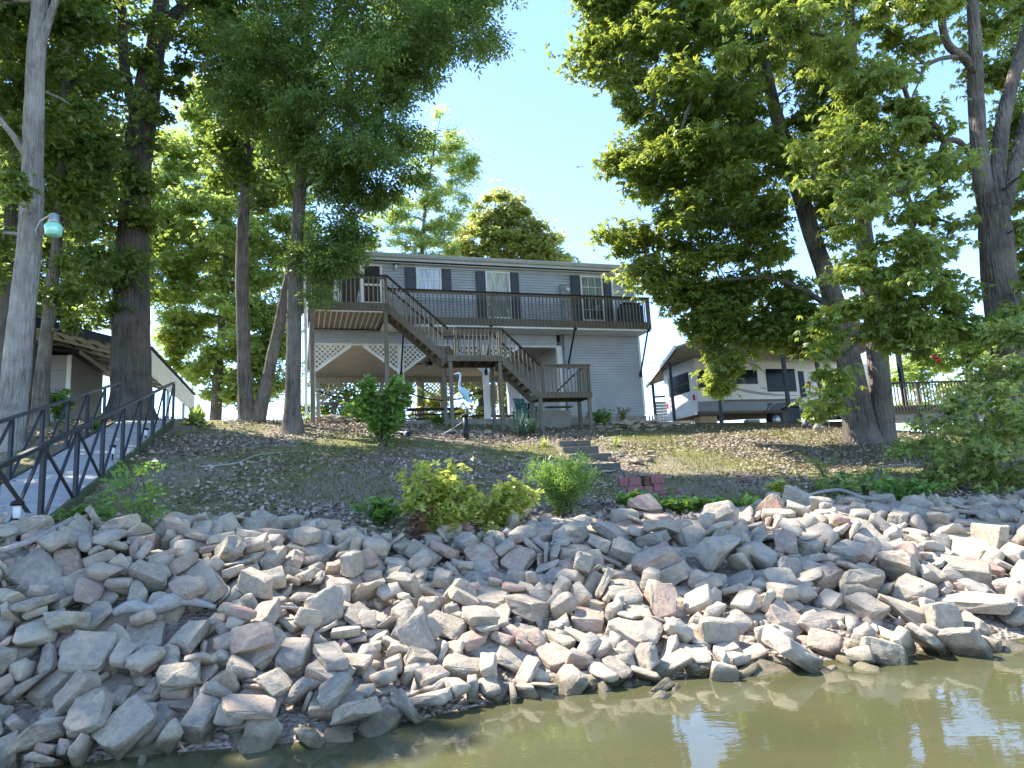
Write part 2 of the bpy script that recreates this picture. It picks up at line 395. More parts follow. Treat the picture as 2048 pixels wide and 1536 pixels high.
STONE_ROWS = """
22 70 83 68 574 901 60 67 5 14 -71
8 70 66 63 737 996 86 36 -23 64 -61
20 66 53 34 458 728 27 40 -3 -7 90
31 62 62 40 230 836 86 8 -41 -15 89
11 62 68 47 449 973 90 9 6 -9 98
15 62 52 54 466 1151 126 26 26 -11 91
9 62 61 59 -300 661 92 80 35 4 -47
13 59 70 41 1009 903 22 44 10 -11 88
7 59 49 58 603 984 74 74 2 11 -64
23 59 48 56 652 1253 118 81 6 -5 55
18 59 45 49 1072 1307 107 62 10 -4 76
15 58 48 30 801 1042 70 71 11 -4 68
25 58 55 46 946 1153 83 77 7 -5 61
16 58 55 34 1194 1253 96 42 3 10 -89
2 58 44 34 665 1161 97 43 7 -2 89
0 57 49 53 1034 810 6 79 22 10 -53
23 57 55 42 1127 1205 88 7 -1 11 -98
20 57 48 30 1182 804 -23 5 -15 -96 -16
4 57 67 31 706 1236 103 90 6 6 -40
4 56 67 35 664 1012 70 79 10 -2 58
21 56 46 42 74 955 105 56 8 2 -81
3 56 47 32 815 1106 80 96 9 4 -22
28 56 51 40 1073 1104 81 40 17 9 -89
25 56 64 41 218 981 100 98 11 1 -2
12 55 42 44 321 1042 108 37 -10 -42 81
5 55 64 41 1163 884 9 98 7 8 13
11 55 60 32 153 810 79 97 8 -17 4
29 55 62 34 202 885 75 96 12 3 -22
19 55 47 34 966 1000 46 88 9 8 -44
19 55 54 43 214 704 27 25 2 15 -95
11 55 49 37 -107 976 120 90 6 9 -40
5 54 51 31 1196 1192 80 90 23 -14 -31
30 54 58 44 798 916 52 50 1 24 -82
27 54 44 48 653 889 50 35 9 9 -92
4 54 47 42 1098 817 -14 88 16 -3 43
15 54 44 48 548 1018 91 52 73 31 29
22 54 65 51 394 811 66 55 -43 1 70
13 54 44 39 -8 870 85 97 11 4 -19
27 54 61 43 296 1046 111 75 27 -4 -59
14 54 60 33 511 916 63 60 11 -3 77
20 54 60 36 979 909 41 21 -31 -18 90
28 54 46 29 23 960 108 31 -83 44 -1
14 53 63 38 751 904 41 93 13 8 -30
0 53 44 43 438 1030 96 83 -1 20 -50
15 53 41 46 828 1002 70 87 21 23 -36
6 53 45 49 -313 838 135 96 -18 -2 -18
30 53 46 44 517 1125 107 21 5 -4 97
19 53 61 31 400 1145 117 83 25 2 -48
26 53 56 40 761 740 10 50 25 -27 -77
20 53 52 47 607 911 71 52 52 -42 -50
2 53 52 33 418 931 75 41 11 -6 89
23 53 50 43 44 997 111 94 9 -3 29
23 53 56 31 1108 963 35 94 26 2 -17
7 53 47 27 857 1200 90 50 5 -8 85
19 53 61 47 -439 638 112 87 35 17 -25
14 53 59 40 118 802 58 61 10 -5 76
14 53 61 36 333 936 87 94 2 -6 -31
24 52 49 29 535 887 60 7 68 -65 -28
24 52 53 49 -429 814 140 21 -5 0 -97
24 52 40 41 689 1210 110 87 -19 -23 36
5 52 40 33 452 797 46 35 43 34 75
15 52 52 34 700 854 38 22 11 -4 96
14 52 47 29 170 905 83 5 85 50 9
14 52 45 31 99 842 79 21 38 -89 -10
5 52 52 44 198 1100 130 88 33 7 30
14 52 43 49 206 1043 114 78 0 3 -60
9 52 48 49 1162 1116 67 50 5 -6 84
2 51 54 45 733 1113 86 61 6 6 -77
20 51 49 28 1084 883 18 22 -94 5 21
28 51 39 35 377 1054 119 17 -50 -54 63
29 51 57 26 458 932 84 61 26 -30 67
9 51 60 32 98 1056 115 98 11 0 12
26 51 38 35 927 922 37 9 0 20 -97
6 51 40 49 291 1010 117 24 -95 16 -7
11 51 59 45 502 803 44 95 12 7 -26
24 51 57 41 943 856 11 91 17 0 35
2 51 57 50 825 1174 94 46 -10 20 -85
20 51 54 38 1144 1298 104 22 2 9 -96
5 51 44 39 864 1082 72 90 30 -16 -21
13 51 55 26 629 1108 97 30 14 14 -92
30 51 55 45 422 788 56 33 -41 -2 -84
6 51 46 48 1003 787 -2 3 -84 47 22
28 51 44 29 1137 1058 53 93 11 6 -32
31 51 60 41 473 1043 99 97 13 5 -15
22 50 55 42 723 1204 104 96 20 7 -7
15 50 47 40 528 944 76 85 11 7 49
3 50 54 35 1099 1109 67 10 -95 -25 -1
8 50 51 32 379 959 85 15 7 -10 97
31 50 48 45 996 1018 57 82 16 6 -52
16 50 56 35 603 1227 115 91 5 7 -38
24 50 44 43 302 797 60 73 53 29 29
15 50 55 43 -236 787 107 3 13 -9 98
28 50 45 42 757 856 40 0 39 91 -2
21 50 41 45 435 842 62 81 22 0 53
9 50 42 34 24 911 95 27 -33 79 -42
14 50 57 32 959 1191 98 0 -2 56 -81
17 50 59 29 733 737 -7 84 13 12 -49
9 49 53 42 813 841 29 43 -57 64 -23
18 49 54 28 691 763 22 75 -12 20 60
17 49 48 26 664 1032 82 9 -93 33 6
17 49 39 28 308 1131 118 87 5 5 -46
30 49 42 34 126 962 102 5 -85 45 23
24 49 50 49 1000 842 3 78 18 -3 58
6 49 43 39 -29 921 100 54 -23 24 -75
23 49 47 30 1027 1121 72 34 6 -11 92
20 49 56 25 505 971 86 88 17 36 -24
7 49 39 32 306 887 71 96 9 6 -21
21 48 46 30 650 1141 106 26 -8 -70 64
28 48 54 33 681 787 29 2 -50 -83 18
30 48 48 39 215 1202 138 4 -1 5 -99
2 48 46 33 1067 1214 97 33 -27 32 -83
22 48 44 40 699 961 77 24 10 71 -64
25 48 48 32 -395 800 144 25 -69 -65 -12
28 48 42 31 893 1205 95 73 15 -9 64
21 48 37 31 -512 726 153 79 -8 -12 57
27 48 44 27 861 760 -6 23 -69 63 22
21 48 40 29 -297 904 140 65 2 4 -74
4 48 51 46 -332 762 117 83 4 15 -51
0 47 39 43 724 745 17 52 -69 -47 15
5 47 53 33 460 1096 105 84 6 10 -50
19 47 50 29 1167 984 31 85 11 8 -49
13 47 44 41 56 823 70 34 0 12 -92
21 47 36 37 555 1174 114 97 -2 9 -18
9 47 53 45 160 1000 104 86 9 6 -48
25 47 51 33 932 1216 92 58 3 8 -79
17 47 43 33 923 737 -14 67 69 19 10
18 47 40 35 381 1032 107 32 93 -9 -8
3 47 54 47 100 672 29 36 7 -3 92
27 47 42 41 281 754 37 97 20 2 -5
29 47 49 43 360 647 11 89 12 31 30
16 47 44 31 163 785 62 96 0 -19 -14
14 47 45 36 295 717 25 42 9 -8 89
30 47 40 31 256 901 88 38 81 41 12
19 47 50 40 188 1092 120 97 9 4 -19
4 47 52 38 838 1277 104 82 8 -2 54
31 47 36 26 1135 830 -7 36 17 4 91
9 47 37 33 783 1131 90 94 9 -11 -28
7 47 48 30 837 1211 99 90 20 -10 -36
3 47 38 26 720 795 16 19 -82 51 -4
11 47 37 42 65 858 82 4 -3 11 -98
31 47 35 42 1010 1093 72 5 1 0 -99
5 46 55 46 892 846 26 65 -15 -6 -72
31 46 50 44 1101 1246 100 82 14 1 53
20 46 53 37 744 931 62 40 -41 16 79
13 46 35 41 934 783 -7 34 11 -13 91
11 46 36 25 608 1148 101 70 3 7 -69
24 46 53 28 769 1002 60 88 10 4 -45
22 46 39 28 176 760 44 9 -54 -81 -12
26 46 44 34 890 812 9 29 2 -14 94
21 46 51 36 411 750 36 92 17 -1 32
19 46 48 32 985 1255 95 90 8 5 -40
30 46 48 26 -215 838 109 98 11 12 -4
22 46 47 23 258 729 34 97 10 -5 -18
0 46 50 32 593 791 32 62 6 24 -73
29 46 42 25 833 867 27 47 12 -1 -87
22 46 46 34 758 1136 91 66 27 -14 -67
26 46 48 31 802 778 11 50 50 30 62
4 46 41 33 249 1010 100 93 9 6 -34
24 46 49 39 292 939 90 66 -11 -31 66
6 45 38 40 1076 1185 86 12 -19 37 -89
12 45 44 40 911 1023 63 4 24 -14 95
9 45 37 35 639 721 1 75 0 10 -63
16 45 48 32 358 755 47 8 0 -32 -94
17 45 51 44 540 835 46 95 23 9 -12
23 45 34 39 1038 1227 99 59 76 -15 -17
11 45 34 38 -428 752 148 94 7 -9 -29
18 45 37 29 1007 1220 95 92 12 19 -29
5 45 46 43 900 711 -20 89 -16 28 29
25 45 53 43 229 626 15 19 71 -61 -26
6 45 37 27 267 1138 125 36 -17 19 -89
11 45 47 34 950 951 54 48 24 -83 3
2 45 40 45 -147 875 102 2 63 -74 -15
15 45 51 32 674 934 67 13 63 -73 17
9 45 40 39 756 1047 81 34 -8 -20 -90
16 45 46 31 -49 857 86 50 13 -21 82
18 45 51 25 914 1178 108 30 92 -1 -21
30 45 48 23 1103 920 18 44 5 14 -87
22 44 39 36 566 1153 105 50 85 10 -1
7 44 34 32 1012 1267 97 60 4 -10 78
0 44 40 34 637 788 29 16 -93 -21 22
29 44 40 34 -341 750 134 91 4 19 33
28 44 35 33 174 919 94 92 2 -11 -35
25 44 52 31 413 885 68 93 14 -7 29
0 44 46 38 516 708 7 96 23 12 2
24 44 35 38 -8 897 93 76 8 10 62
23 44 50 37 -36 731 55 74 12 -5 64
16 44 43 34 759 554 -66 2 0 -57 -81
5 44 42 39 374 715 26 93 5 20 -25
28 44 53 27 766 1177 93 97 7 5 -20
10 44 52 33 1182 1073 57 86 11 7 -47
27 44 35 26 868 912 33 50 5 14 -84
19 44 49 36 401 955 92 82 6 14 -53
27 44 40 35 377 1116 110 93 11 3 -32
15 44 43 22 689 1113 88 50 2 7 -86
24 44 42 41 -89 747 62 29 12 -4 94
23 44 36 23 834 707 -24 14 16 -21 94
3 44 48 36 -169 794 90 85 21 22 41
20 44 40 32 940 983 55 12 -91 -35 -12
0 44 37 30 891 633 -52 59 17 17 -75
21 43 35 37 335 780 50 95 15 -5 25
10 43 49 23 1075 1067 56 31 5 -8 94
14 43 43 39 -320 700 98 15 14 -12 96
22 43 42 32 672 885 43 67 6 12 -71
29 43 44 29 -115 873 92 85 6 12 -49
29 43 51 27 1181 1029 44 7 -73 -65 -3
25 43 36 25 879 1151 82 97 9 0 19
26 43 35 42 -69 893 101 37 32 48 72
3 43 48 41 191 935 108 5 -94 -29 4
3 43 41 27 806 719 -19 89 27 12 31
28 43 41 39 548 770 26 54 11 -9 81
29 43 49 29 11 812 66 6 6 -11 98
20 43 45 41 449 907 77 26 12 -30 90
17 43 35 40 1072 908 21 25 80 46 28
27 43 42 27 1055 1053 70 97 -4 17 -8
1 43 34 38 -117 840 94 12 31 6 93
8 43 39 25 976 1299 107 6 44 -88 -6
26 43 49 29 106 753 51 72 11 16 -65
22 43 44 42 62 604 6 17 0 19 -96
6 43 34 35 -345 734 120 61 -5 19 -75
1 43 49 27 883 976 58 68 35 -15 -61
3 43 34 35 334 890 82 50 29 10 -80
15 43 39 35 364 905 76 85 13 4 -49
17 43 39 37 445 1073 104 51 -23 -50 65
17 43 39 28 31 791 65 87 21 -15 39
12 43 45 22 417 1065 98 3 8 -98 -10
14 43 35 36 689 1045 78 76 -2 5 -62
30 42 50 34 779 954 54 92 10 7 -35
31 42 37 31 1144 1021 47 25 5 6 -95
24 42 49 25 626 695 -13 95 18 1 21
26 42 32 36 -72 654 43 84 47 2 -25
10 42 50 26 787 1021 77 54 19 9 -80
11 42 47 30 3 711 49 93 0 13 -31
16 42 47 38 -180 710 76 94 12 7 27
9 42 37 41 798 1168 89 53 2 7 -83
19 42 33 26 818 681 -38 69 10 16 -68
16 42 38 31 1238 885 4 73 10 -13 65
26 42 43 24 -244 666 73 34 10 -14 92
11 42 46 29 -253 901 133 98 5 6 -15
23 42 32 29 423 1166 125 85 18 -26 40
14 42 44 33 67 743 46 43 11 -1 89
16 42 47 26 449 1178 116 94 6 2 30
19 42 39 24 258 958 88 69 6 9 -70
7 42 37 23 582 716 2 21 2 -11 96
29 42 38 21 -380 655 100 81 25 14 -50
11 42 34 35 156 1036 118 6 -11 79 -58
17 42 43 41 868 902 41 29 21 -13 91
18 41 44 28 1159 1157 78 14 -12 8 -97
21 41 33 37 828 814 17 31 20 -34 -85
5 41 43 38 228 937 92 19 12 40 -88
15 41 43 29 147 631 9 72 11 12 -65
25 41 37 31 762 829 22 28 -1 14 -94
29 41 48 27 472 833 50 88 19 -16 37
14 41 42 36 314 999 95 94 14 3 28
19 41 46 21 628 803 22 94 15 1 28
3 41 44 36 -198 526 16 75 18 -11 61
13 41 39 40 205 782 52 90 14 -5 38
16 41 38 32 259 877 86 15 79 -50 29
17 41 43 41 827 860 34 8 57 80 8
12 41 43 31 41 1083 122 6 -75 -63 -5
3 41 38 30 993 940 37 9 -84 49 -18
25 41 45 34 -39 634 27 35 13 -13 91
5 41 35 40 1069 847 5 1 56 79 20
15 41 46 29 -317 593 58 80 14 17 -53
6 41 47 22 438 639 -10 28 15 -29 89
26 41 47 28 364 619 -2 4 1 51 -84
30 41 41 21 1120 1075 67 46 15 -25 -83
5 41 34 24 1083 1022 50 61 -5 -19 -75
29 41 35 33 -396 448 -2 9 -6 21 -96
15 41 37 30 -478 483 33 22 14 -22 93
7 41 49 22 603 1010 87 40 27 -84 21
14 41 47 33 -627 638 112 96 21 -6 13
24 41 34 35 -277 583 44 86 21 13 -42
12 41 34 27 339 885 68 4 -65 73 13
7 41 45 33 -590 412 2 81 17 14 -52
14 41 47 28 701 1116 96 18 7 -1 97
18 41 46 31 -232 610 50 97 21 6 -5
0 41 38 21 578 1053 85 53 0 -8 83
2 41 48 37 -226 737 91 50 14 -5 -84
22 41 33 34 25 895 85 90 9 -1 40
0 41 45 37 860 756 6 19 -6 28 -93
14 41 31 34 869 1008 54 48 9 -2 86
12 41 34 33 123 617 10 95 19 -18 10
23 40 48 39 -634 417 10 89 23 10 -36
10 40 33 34 701 718 -8 83 20 -1 50
22 40 46 31 -261 705 90 92 10 5 -34
27 40 47 40 -608 445 19 72 21 11 -64
10 40 34 36 1162 834 -6 8 17 49 84
15 40 34 23 1141 1098 62 57 10 -6 80
24 40 38 29 -676 507 55 94 7 -26 14
19 40 32 31 847 868 23 71 13 -5 67
20 40 41 23 519 1069 93 99 7 3 4
1 40 40 37 490 1008 89 90 25 -4 34
31 40 40 28 187 848 71 72 14 -2 66
19 40 34 21 -194 627 46 36 -1 16 -91
12 40 36 26 1031 1064 59 10 98 -3 -5
1 40 32 35 409 1005 94 32 -6 -7 -93
3 40 34 31 140 719 44 45 46 30 -69
4 40 44 35 -653 535 65 49 9 26 -82
31 40 38 34 489 756 29 14 6 -6 98
0 40 45 31 1028 1031 55 40 -6 8 -90
11 40 34 24 805 981 57 73 5 9 -66
19 40 38 35 280 1077 112 5 3 -7 99
2 40 42 28 478 860 53 81 11 9 -54
18 40 39 37 215 1141 128 96 11 1 21
30 40 44 31 391 923 86 92 30 -17 14
13 40 32 38 -604 498 50 64 17 15 -71
22 40 38 36 614 848 41 57 4 -4 80
23 40 47 30 -370 823 140 80 23 -6 -52
28 40 36 32 -141 535 13 97 16 8 3
20 40 44 26 614 764 15 14 6 -14 97
21 40 32 39 177 665 26 3 -98 -8 9
21 40 41 20 -526 505 50 84 23 -11 46
17 40 44 25 -404 636 100 30 -13 42 -83
11 40 43 37 639 1065 89 94 9 0 28
1 39 41 33 98 872 93 13 -69 -61 33
1 39 33 28 350 1109 115 83 10 -5 -52
27 39 36 24 -433 438 -2 95 21 -2 17
23 39 43 31 1049 1040 64 95 -2 20 18
0 39 37 30 -534 443 15 93 29 8 15
13 39 41 37 625 1033 81 55 0 9 -81
13 39 45 28 206 611 -4 29 9 -15 93
13 39 33 23 485 715 17 54 26 -14 -77
4 39 31 39 1067 1015 44 32 6 -10 93
7 39 43 26 983 802 -10 64 13 -10 73
29 39 42 35 18 863 92 91 1 38 6
20 39 33 33 719 1031 73 26 -3 11 -95
9 39 30 23 89 587 -6 59 8 16 -77
8 39 35 31 272 798 52 98 15 0 7
19 39 34 37 -494 558 77 11 -4 96 -21
19 39 34 37 727 965 57 98 11 4 7
14 39 43 22 1129 981 34 17 -78 -57 -11
16 39 42 29 -14 1015 123 56 65 -25 -42
31 39 38 22 1191 973 31 4 -69 69 13
21 39 34 37 309 629 7 11 96 -11 -18
11 39 35 32 -190 585 39 65 16 -10 72
3 39 45 35 -5 842 84 40 0 -33 85
3 39 35 28 664 1105 93 94 8 -11 28
3 39 30 32 -395 588 75 94 29 1 15
19 39 43 35 159 752 43 86 12 9 -48
29 39 36 34 1131 1136 71 6 -82 -54 2
9 39 38 36 489 872 61 59 -16 21 -75
16 39 31 33 128 861 85 22 -92 5 28
17 39 39 27 884 1229 94 98 10 1 6
9 39 32 38 681 1146 106 79 -26 19 -50
24 39 37 33 106 997 103 32 6 -6 94
11 39 31 38 918 823 10 31 11 -13 93
7 38 39 33 -155 733 71 79 2 16 -57
4 38 36 29 880 938 37 98 12 5 -9
14 38 40 33 -271 515 12 59 14 17 -76
19 38 41 28 623 827 31 95 11 2 25
8 38 41 31 62 702 36 63 4 11 -75
14 38 38 33 -11 785 61 53 11 -3 82
24 38 42 32 1194 1126 65 6 -36 -92 -8
6 38 32 21 -707 535 61 83 6 9 -53
27 38 39 28 943 865 23 87 0 5 -46
12 38 42 34 -292 794 118 0 -76 -63 2
19 38 30 34 -235 878 120 74 14 3 64
9 38 36 27 -371 675 102 18 16 -14 95
25 38 30 21 -71 776 66 56 11 -6 80
9 38 41 23 -101 808 76 65 13 -2 73
25 38 43 36 289 862 73 83 17 18 -49
12 38 43 26 -358 831 131 71 0 10 -67
30 38 29 35 -42 1093 134 68 -69 16 1
11 38 35 29 600 1089 98 16 -30 92 14
13 38 30 22 1201 1300 100 36 2 8 -92
7 38 34 28 1063 806 -15 47 9 -14 86
25 38 37 35 -609 670 128 29 10 15 -93
10 38 38 27 111 714 38 72 2 15 -66
17 38 45 32 -157 575 41 86 2 14 -47
26 38 44 23 -356 793 135 88 46 3 7
12 38 33 30 -168 659 66 71 10 18 65
17 38 32 27 -534 671 132 65 13 -13 72
18 38 31 37 -174 723 99 49 -45 53 -51
14 38 40 29 1039 1003 50 22 37 -89 -1
12 38 31 28 -453 713 135 94 8 8 30
30 38 43 20 -336 550 60 19 -69 62 28
9 38 32 31 -459 425 -1 53 15 16 -80
11 38 39 24 643 663 -22 12 -35 -91 -13
11 38 37 19 -436 684 140 44 -24 20 -83
15 38 37 31 426 1116 110 8 -3 4 -99
30 38 29 21 -313 513 16 86 20 13 -42
18 38 44 32 -272 716 108 59 5 -9 -79
8 38 44 19 897 1100 80 45 30 2 83
11 38 42 34 955 747 -14 46 60 -34 -54
22 38 36 20 -209 711 86 28 32 84 32
31 38 44 34 1007 1156 82 90 15 4 -40
27 38 34 32 181 797 55 64 24 -7 -71
11 38 31 33 837 757 -4 53 17 -7 81
24 38 30 20 654 721 5 13 76 -37 -50
15 38 29 29 -86 756 76 68 1 10 -71
18 38 42 21 751 787 8 82 12 10 -52
11 38 42 23 -282 787 130 32 2 8 93
15 38 36 26 331 823 57 3 -53 -82 -17
9 37 44 34 -468 772 155 10 80 32 -48
28 37 35 37 1223 968 29 90 13 8 -39
31 37 34 27 -369 572 79 3 99 -7 -1
19 37 40 20 -379 615 97 79 -9 29 -52
7 37 33 22 964 932 34 42 76 33 34
29 37 39 35 -428 663 119 44 33 -20 80
5 37 40 19 -624 726 137 91 19 -12 33
18 37 39 24 259 915 102 77 -7 -17 -59
12 37 39 34 -114 781 76 67 17 0 -71
7 37 29 33 -58 529 -6 20 -7 23 -94
30 37 38 31 253 695 28 87 21 25 -33
15 37 34 28 1035 802 -12 79 14 8 -57
12 37 41 35 -290 759 106 85 2 16 -48
12 37 42 28 -392 614 90 55 21 -9 -78
16 37 45 23 -452 684 131 95 14 13 22
9 37 43 34 -119 678 50 96 12 11 -21
22 37 38 20 -226 552 23 81 14 15 -52
13 37 37 32 507 849 53 78 29 5 53
17 37 31 26 1205 1038 44 13 -71 -67 -4
26 37 44 33 343 719 29 81 15 16 -52
23 37 42 23 -385 503 24 3 -9 26 -95
10 37 37 32 -490 771 153 5 47 85 17
9 37 38 20 170 1009 112 27 36 -88 -5
2 37 37 26 -267 814 114 19 -79 -55 11
31 37 36 30 950 1308 110 57 9 0 80
7 37 38 19 1000 1230 93 65 -5 23 -71
16 37 34 27 -304 502 28 3 -60 -72 -31
15 37 28 28 377 998 96 47 74 -31 -35
9 37 39 27 69 1306 153 59 8 -2 79
22 37 29 19 795 627 -55 3 -4 -96 -23
24 37 37 31 361 824 56 9 -42 -89 7
14 37 37 35 874 1124 81 87 38 7 26
18 37 40 29 785 1261 104 76 10 -2 62
1 37 31 33 1148 861 5 81 38 -28 -33
16 37 39 34 577 1133 103 6 -1 9 -98
12 37 33 20 -583 549 71 97 22 -1 1
12 37 34 20 1224 1061 48 85 8 8 -50
26 37 33 33 -514 598 117 5 -20 -2 -97
9 37 41 28 519 1050 95 11 -36 -87 -28
19 37 32 22 362 800 55 1 74 55 -37
15 37 44 36 395 677 20 52 50 -44 52
21 37 31 22 1105 1002 48 34 -48 -78 -17
13 37 34 34 568 1005 85 55 -68 -45 9
8 37 44 27 1049 832 2 19 -48 84 4
1 37 41 20 1019 982 40 96 19 -3 14
31 37 44 24 -481 505 59 30 87 -27 26
22 37 36 27 973 775 -14 18 -48 83 15
28 37 34 32 933 1037 66 95 1 23 -13
30 36 31 23 346 741 37 81 -56 8 3
25 36 29 25 877 783 -4 16 -84 -50 -4
13 36 34 31 589 816 33 20 -3 14 -96
23 36 43 23 1163 1075 69 91 12 -10 35
1 36 41 27 -155 568 27 11 16 -6 97
23 36 36 30 -373 760 137 55 -31 48 60
17 36 35 23 -273 758 113 75 51 7 -38
9 36 35 33 -467 370 -23 41 18 -1 88
0 36 36 19 309 924 89 69 -12 -36 60
28 36 40 35 -277 499 17 37 16 30 -85
14 36 33 28 -271 855 126 6 13 97 12
24 36 31 18 -153 653 60 65 -10 29 -67
14 36 41 34 898 661 -46 16 -15 94 23
30 36 34 24 -214 578 50 77 36 -29 43
11 36 31 24 267 594 -10 15 -93 -27 10
22 36 40 25 243 748 41 58 -7 -9 79
31 36 30 26 -316 383 -29 35 -39 -52 -65
18 36 39 18 -194 505 25 11 23 -96 -7
7 36 32 22 -300 724 113 73 2 25 -62
21 36 43 19 1044 915 33 39 38 66 50
16 36 41 18 627 937 64 5 68 71 -6
26 36 38 24 -94 613 44 52 -66 41 32
29 36 30 19 352 1145 115 40 -1 7 -90
13 36 28 20 203 1020 107 23 3 -8 -96
29 36 28 24 -267 825 127 49 -86 -2 -6
22 36 32 26 411 1051 105 70 30 15 60
7 36 41 23 1056 1272 96 9 -92 36 5
7 36 28 24 -324 678 112 56 -24 48 -61
20 36 42 22 516 1172 110 53 6 11 -82
26 36 31 36 -287 692 120 36 -16 28 87
16 36 31 24 -344 649 103 84 -44 17 23
4 36 31 27 820 1076 76 78 34 11 -50
0 36 36 35 -176 636 70 79 55 -11 20
17 36 41 22 -580 693 141 83 -9 2 -53
11 36 28 34 692 749 9 1 -6 -11 -98
16 36 42 27 4 907 108 22 -6 -14 95
24 36 39 24 -24 691 43 65 -6 -29 68
21 36 30 30 -392 529 58 62 4 5 76
5 36 32 30 -467 741 148 38 36 18 82
15 36 31 33 643 749 15 58 -9 -1 -79
6 36 38 19 564 1087 93 42 -13 15 -88
8 36 38 20 -209 878 117 85 24 12 43
28 36 29 29 -617 570 85 95 26 -1 -9
24 36 39 25 937 893 28 66 -6 -9 -72
27 36 37 26 471 837 59 95 25 -9 -11
24 36 30 27 -275 702 100 1 -89 41 -10
18 36 27 23 -604 542 80 95 21 11 11
16 36 35 23 1233 1132 68 64 6 10 -74
1 36 43 34 -396 733 130 80 2 -1 -57
8 36 31 25 970 1235 99 37 -13 -21 89
4 36 36 27 1119 848 2 14 -14 84 -49
4 36 31 35 888 1105 76 64 21 2 72
8 36 28 20 1063 925 26 88 -26 -18 32
16 36 28 19 1033 864 13 6 15 97 -6
24 35 30 24 920 963 39 0 4 -8 99
4 35 30 21 982 744 -23 19 -85 -41 -23
21 35 40 32 -601 515 71 21 3 -5 97
21 35 42 31 629 864 51 69 50 -9 -50
13 35 33 32 416 676 13 52 55 -24 -58
21 35 31 20 -107 643 44 73 40 -1 53
12 35 29 26 700 1071 79 98 8 9 -9
17 35 32 34 -648 658 118 88 14 -11 41
14 35 35 23 407 811 54 74 -57 -26 19
27 35 27 22 -22 651 27 89 -8 12 -41
25 35 30 28 517 1083 107 16 56 73 -33
20 35 35 34 971 960 53 24 -34 -86 27
26 35 37 30 889 1157 106 68 -36 -60 -10
14 35 33 33 -201 817 108 56 63 17 48
7 35 32 21 647 850 34 4 -50 84 14
11 35 31 35 -171 758 98 97 -9 -14 7
16 35 33 27 744 1242 108 7 3 3 99
13 35 36 24 721 1004 81 44 24 74 -43
14 35 35 24 -582 772 157 21 37 20 -87
14 35 41 24 -9 620 20 8 24 -21 93
21 35 34 24 -53 600 20 1 -10 16 -97
9 35 34 19 714 1177 98 28 -49 -76 30
0 35 40 18 240 786 52 57 23 -6 -77
15 35 28 19 -107 521 2 83 28 0 47
23 35 31 20 -160 409 -37 17 -72 -65 -8
10 35 32 35 -571 788 151 27 7 -3 -95
27 35 32 22 510 950 87 92 -11 -17 29
17 35 29 20 -702 623 100 15 98 -3 2
14 35 26 28 -357 780 135 65 38 -28 57
2 35 29 25 393 649 -1 25 89 -30 -19
9 35 32 18 -528 499 67 5 -32 -90 -27
25 35 32 31 -657 493 44 62 12 -20 73
9 35 27 18 39 887 80 85 15 -2 49
13 35 34 21 -451 489 40 76 -22 31 -50
15 35 31 22 408 1025 116 89 -28 27 -20
11 35 41 25 582 742 16 77 3 6 -61
14 35 28 33 -75 552 11 16 -8 -2 97
11 35 33 22 630 911 55 6 -4 11 -98
16 35 30 29 -344 633 86 51 64 -21 -51
6 35 30 24 93 1026 115 44 -11 35 -81
15 35 31 20 -526 687 144 31 10 18 92
29 35 36 33 -459 570 83 37 -12 61 -67
9 35 35 32 910 780 -1 30 -10 92 21
11 35 30 22 640 1182 105 16 -65 72 -6
31 35 38 31 9 930 99 4 -7 -5 99
26 35 40 18 1083 750 -32 66 25 2 69
27 35 34 27 197 820 58 33 11 -13 92
21 35 31 29 51 915 99 63 -15 63 -41
27 35 26 33 394 1101 114 19 -87 33 29
29 35 33 18 620 729 13 27 83 -47 7
12 35 26 28 -242 599 76 5 13 -6 98
23 35 41 25 384 634 9 83 -26 40 25
18 35 28 33 160 952 100 18 46 -86 -6
18 35 35 28 24 632 17 89 15 7 -41
28 35 27 21 86 746 64 16 85 9 47
3 35 32 29 817 749 4 46 -31 8 82
2 35 36 18 -368 852 138 68 -13 -15 68
22 35 30 34 -267 604 62 67 66 -24 17
4 35 37 23 949 987 47 95 22 -3 -18
20 35 32 19 -337 814 139 29 -81 15 47
23 35 36 29 1150 706 -43 42 32 54 -64
20 35 31 24 266 836 70 52 55 58 -24
11 35 30 33 67 769 82 54 -50 -31 59
4 35 39 31 1087 848 -1 54 21 1 -80
14 35 39 28 69 791 56 1 -2 11 -98
9 35 40 26 615 705 0 90 12 -12 -37
15 35 32 33 -247 654 91 1 -24 -65 -70
17 35 29 31 -190 803 107 73 33 -55 18
20 34 27 20 -556 469 47 56 -72 -33 20
31 34 30 33 -257 624 66 27 -88 -23 -29
3 34 28 26 -81 629 31 10 11 -12 97
8 34 27 32 -224 615 68 73 9 -24 61
13 34 30 22 875 1004 65 29 -6 -22 -92
29 34 38 20 -276 691 94 26 -7 19 93
24 34 36 19 610 1189 107 93 28 9 -20
0 34 27 20 48 665 29 21 -31 -92 4
28 34 29 26 -217 570 58 86 47 1 14
7 34 39 25 706 962 64 11 -96 -11 -20
18 34 39 32 43 438 -44 74 65 1 -7
18 34 36 21 1005 402 -139 66 8 8 -72
11 34 33 25 1072 906 42 93 -28 -10 16
13 34 41 29 914 894 25 56 3 12 -80
9 34 41 27 -6 672 31 80 15 -3 55
5 34 37 25 1235 1012 37 88 37 -12 23
0 34 27 18 295 622 -9 43 6 -7 89
9 34 41 32 251 818 69 58 24 39 65
26 34 34 19 -490 309 -39 8 76 -44 -45
28 34 34 19 195 762 54 76 -56 26 -5
24 34 26 21 -540 399 -9 90 23 9 -33
23 34 37 18 25 528 -8 90 42 -3 7
7 34 39 22 -263 870 132 14 71 -63 21
9 34 31 20 285 990 94 83 4 9 -53
8 34 28 25 -351 483 7 46 17 -18 84
3 34 30 32 -316 627 77 72 64 18 -11
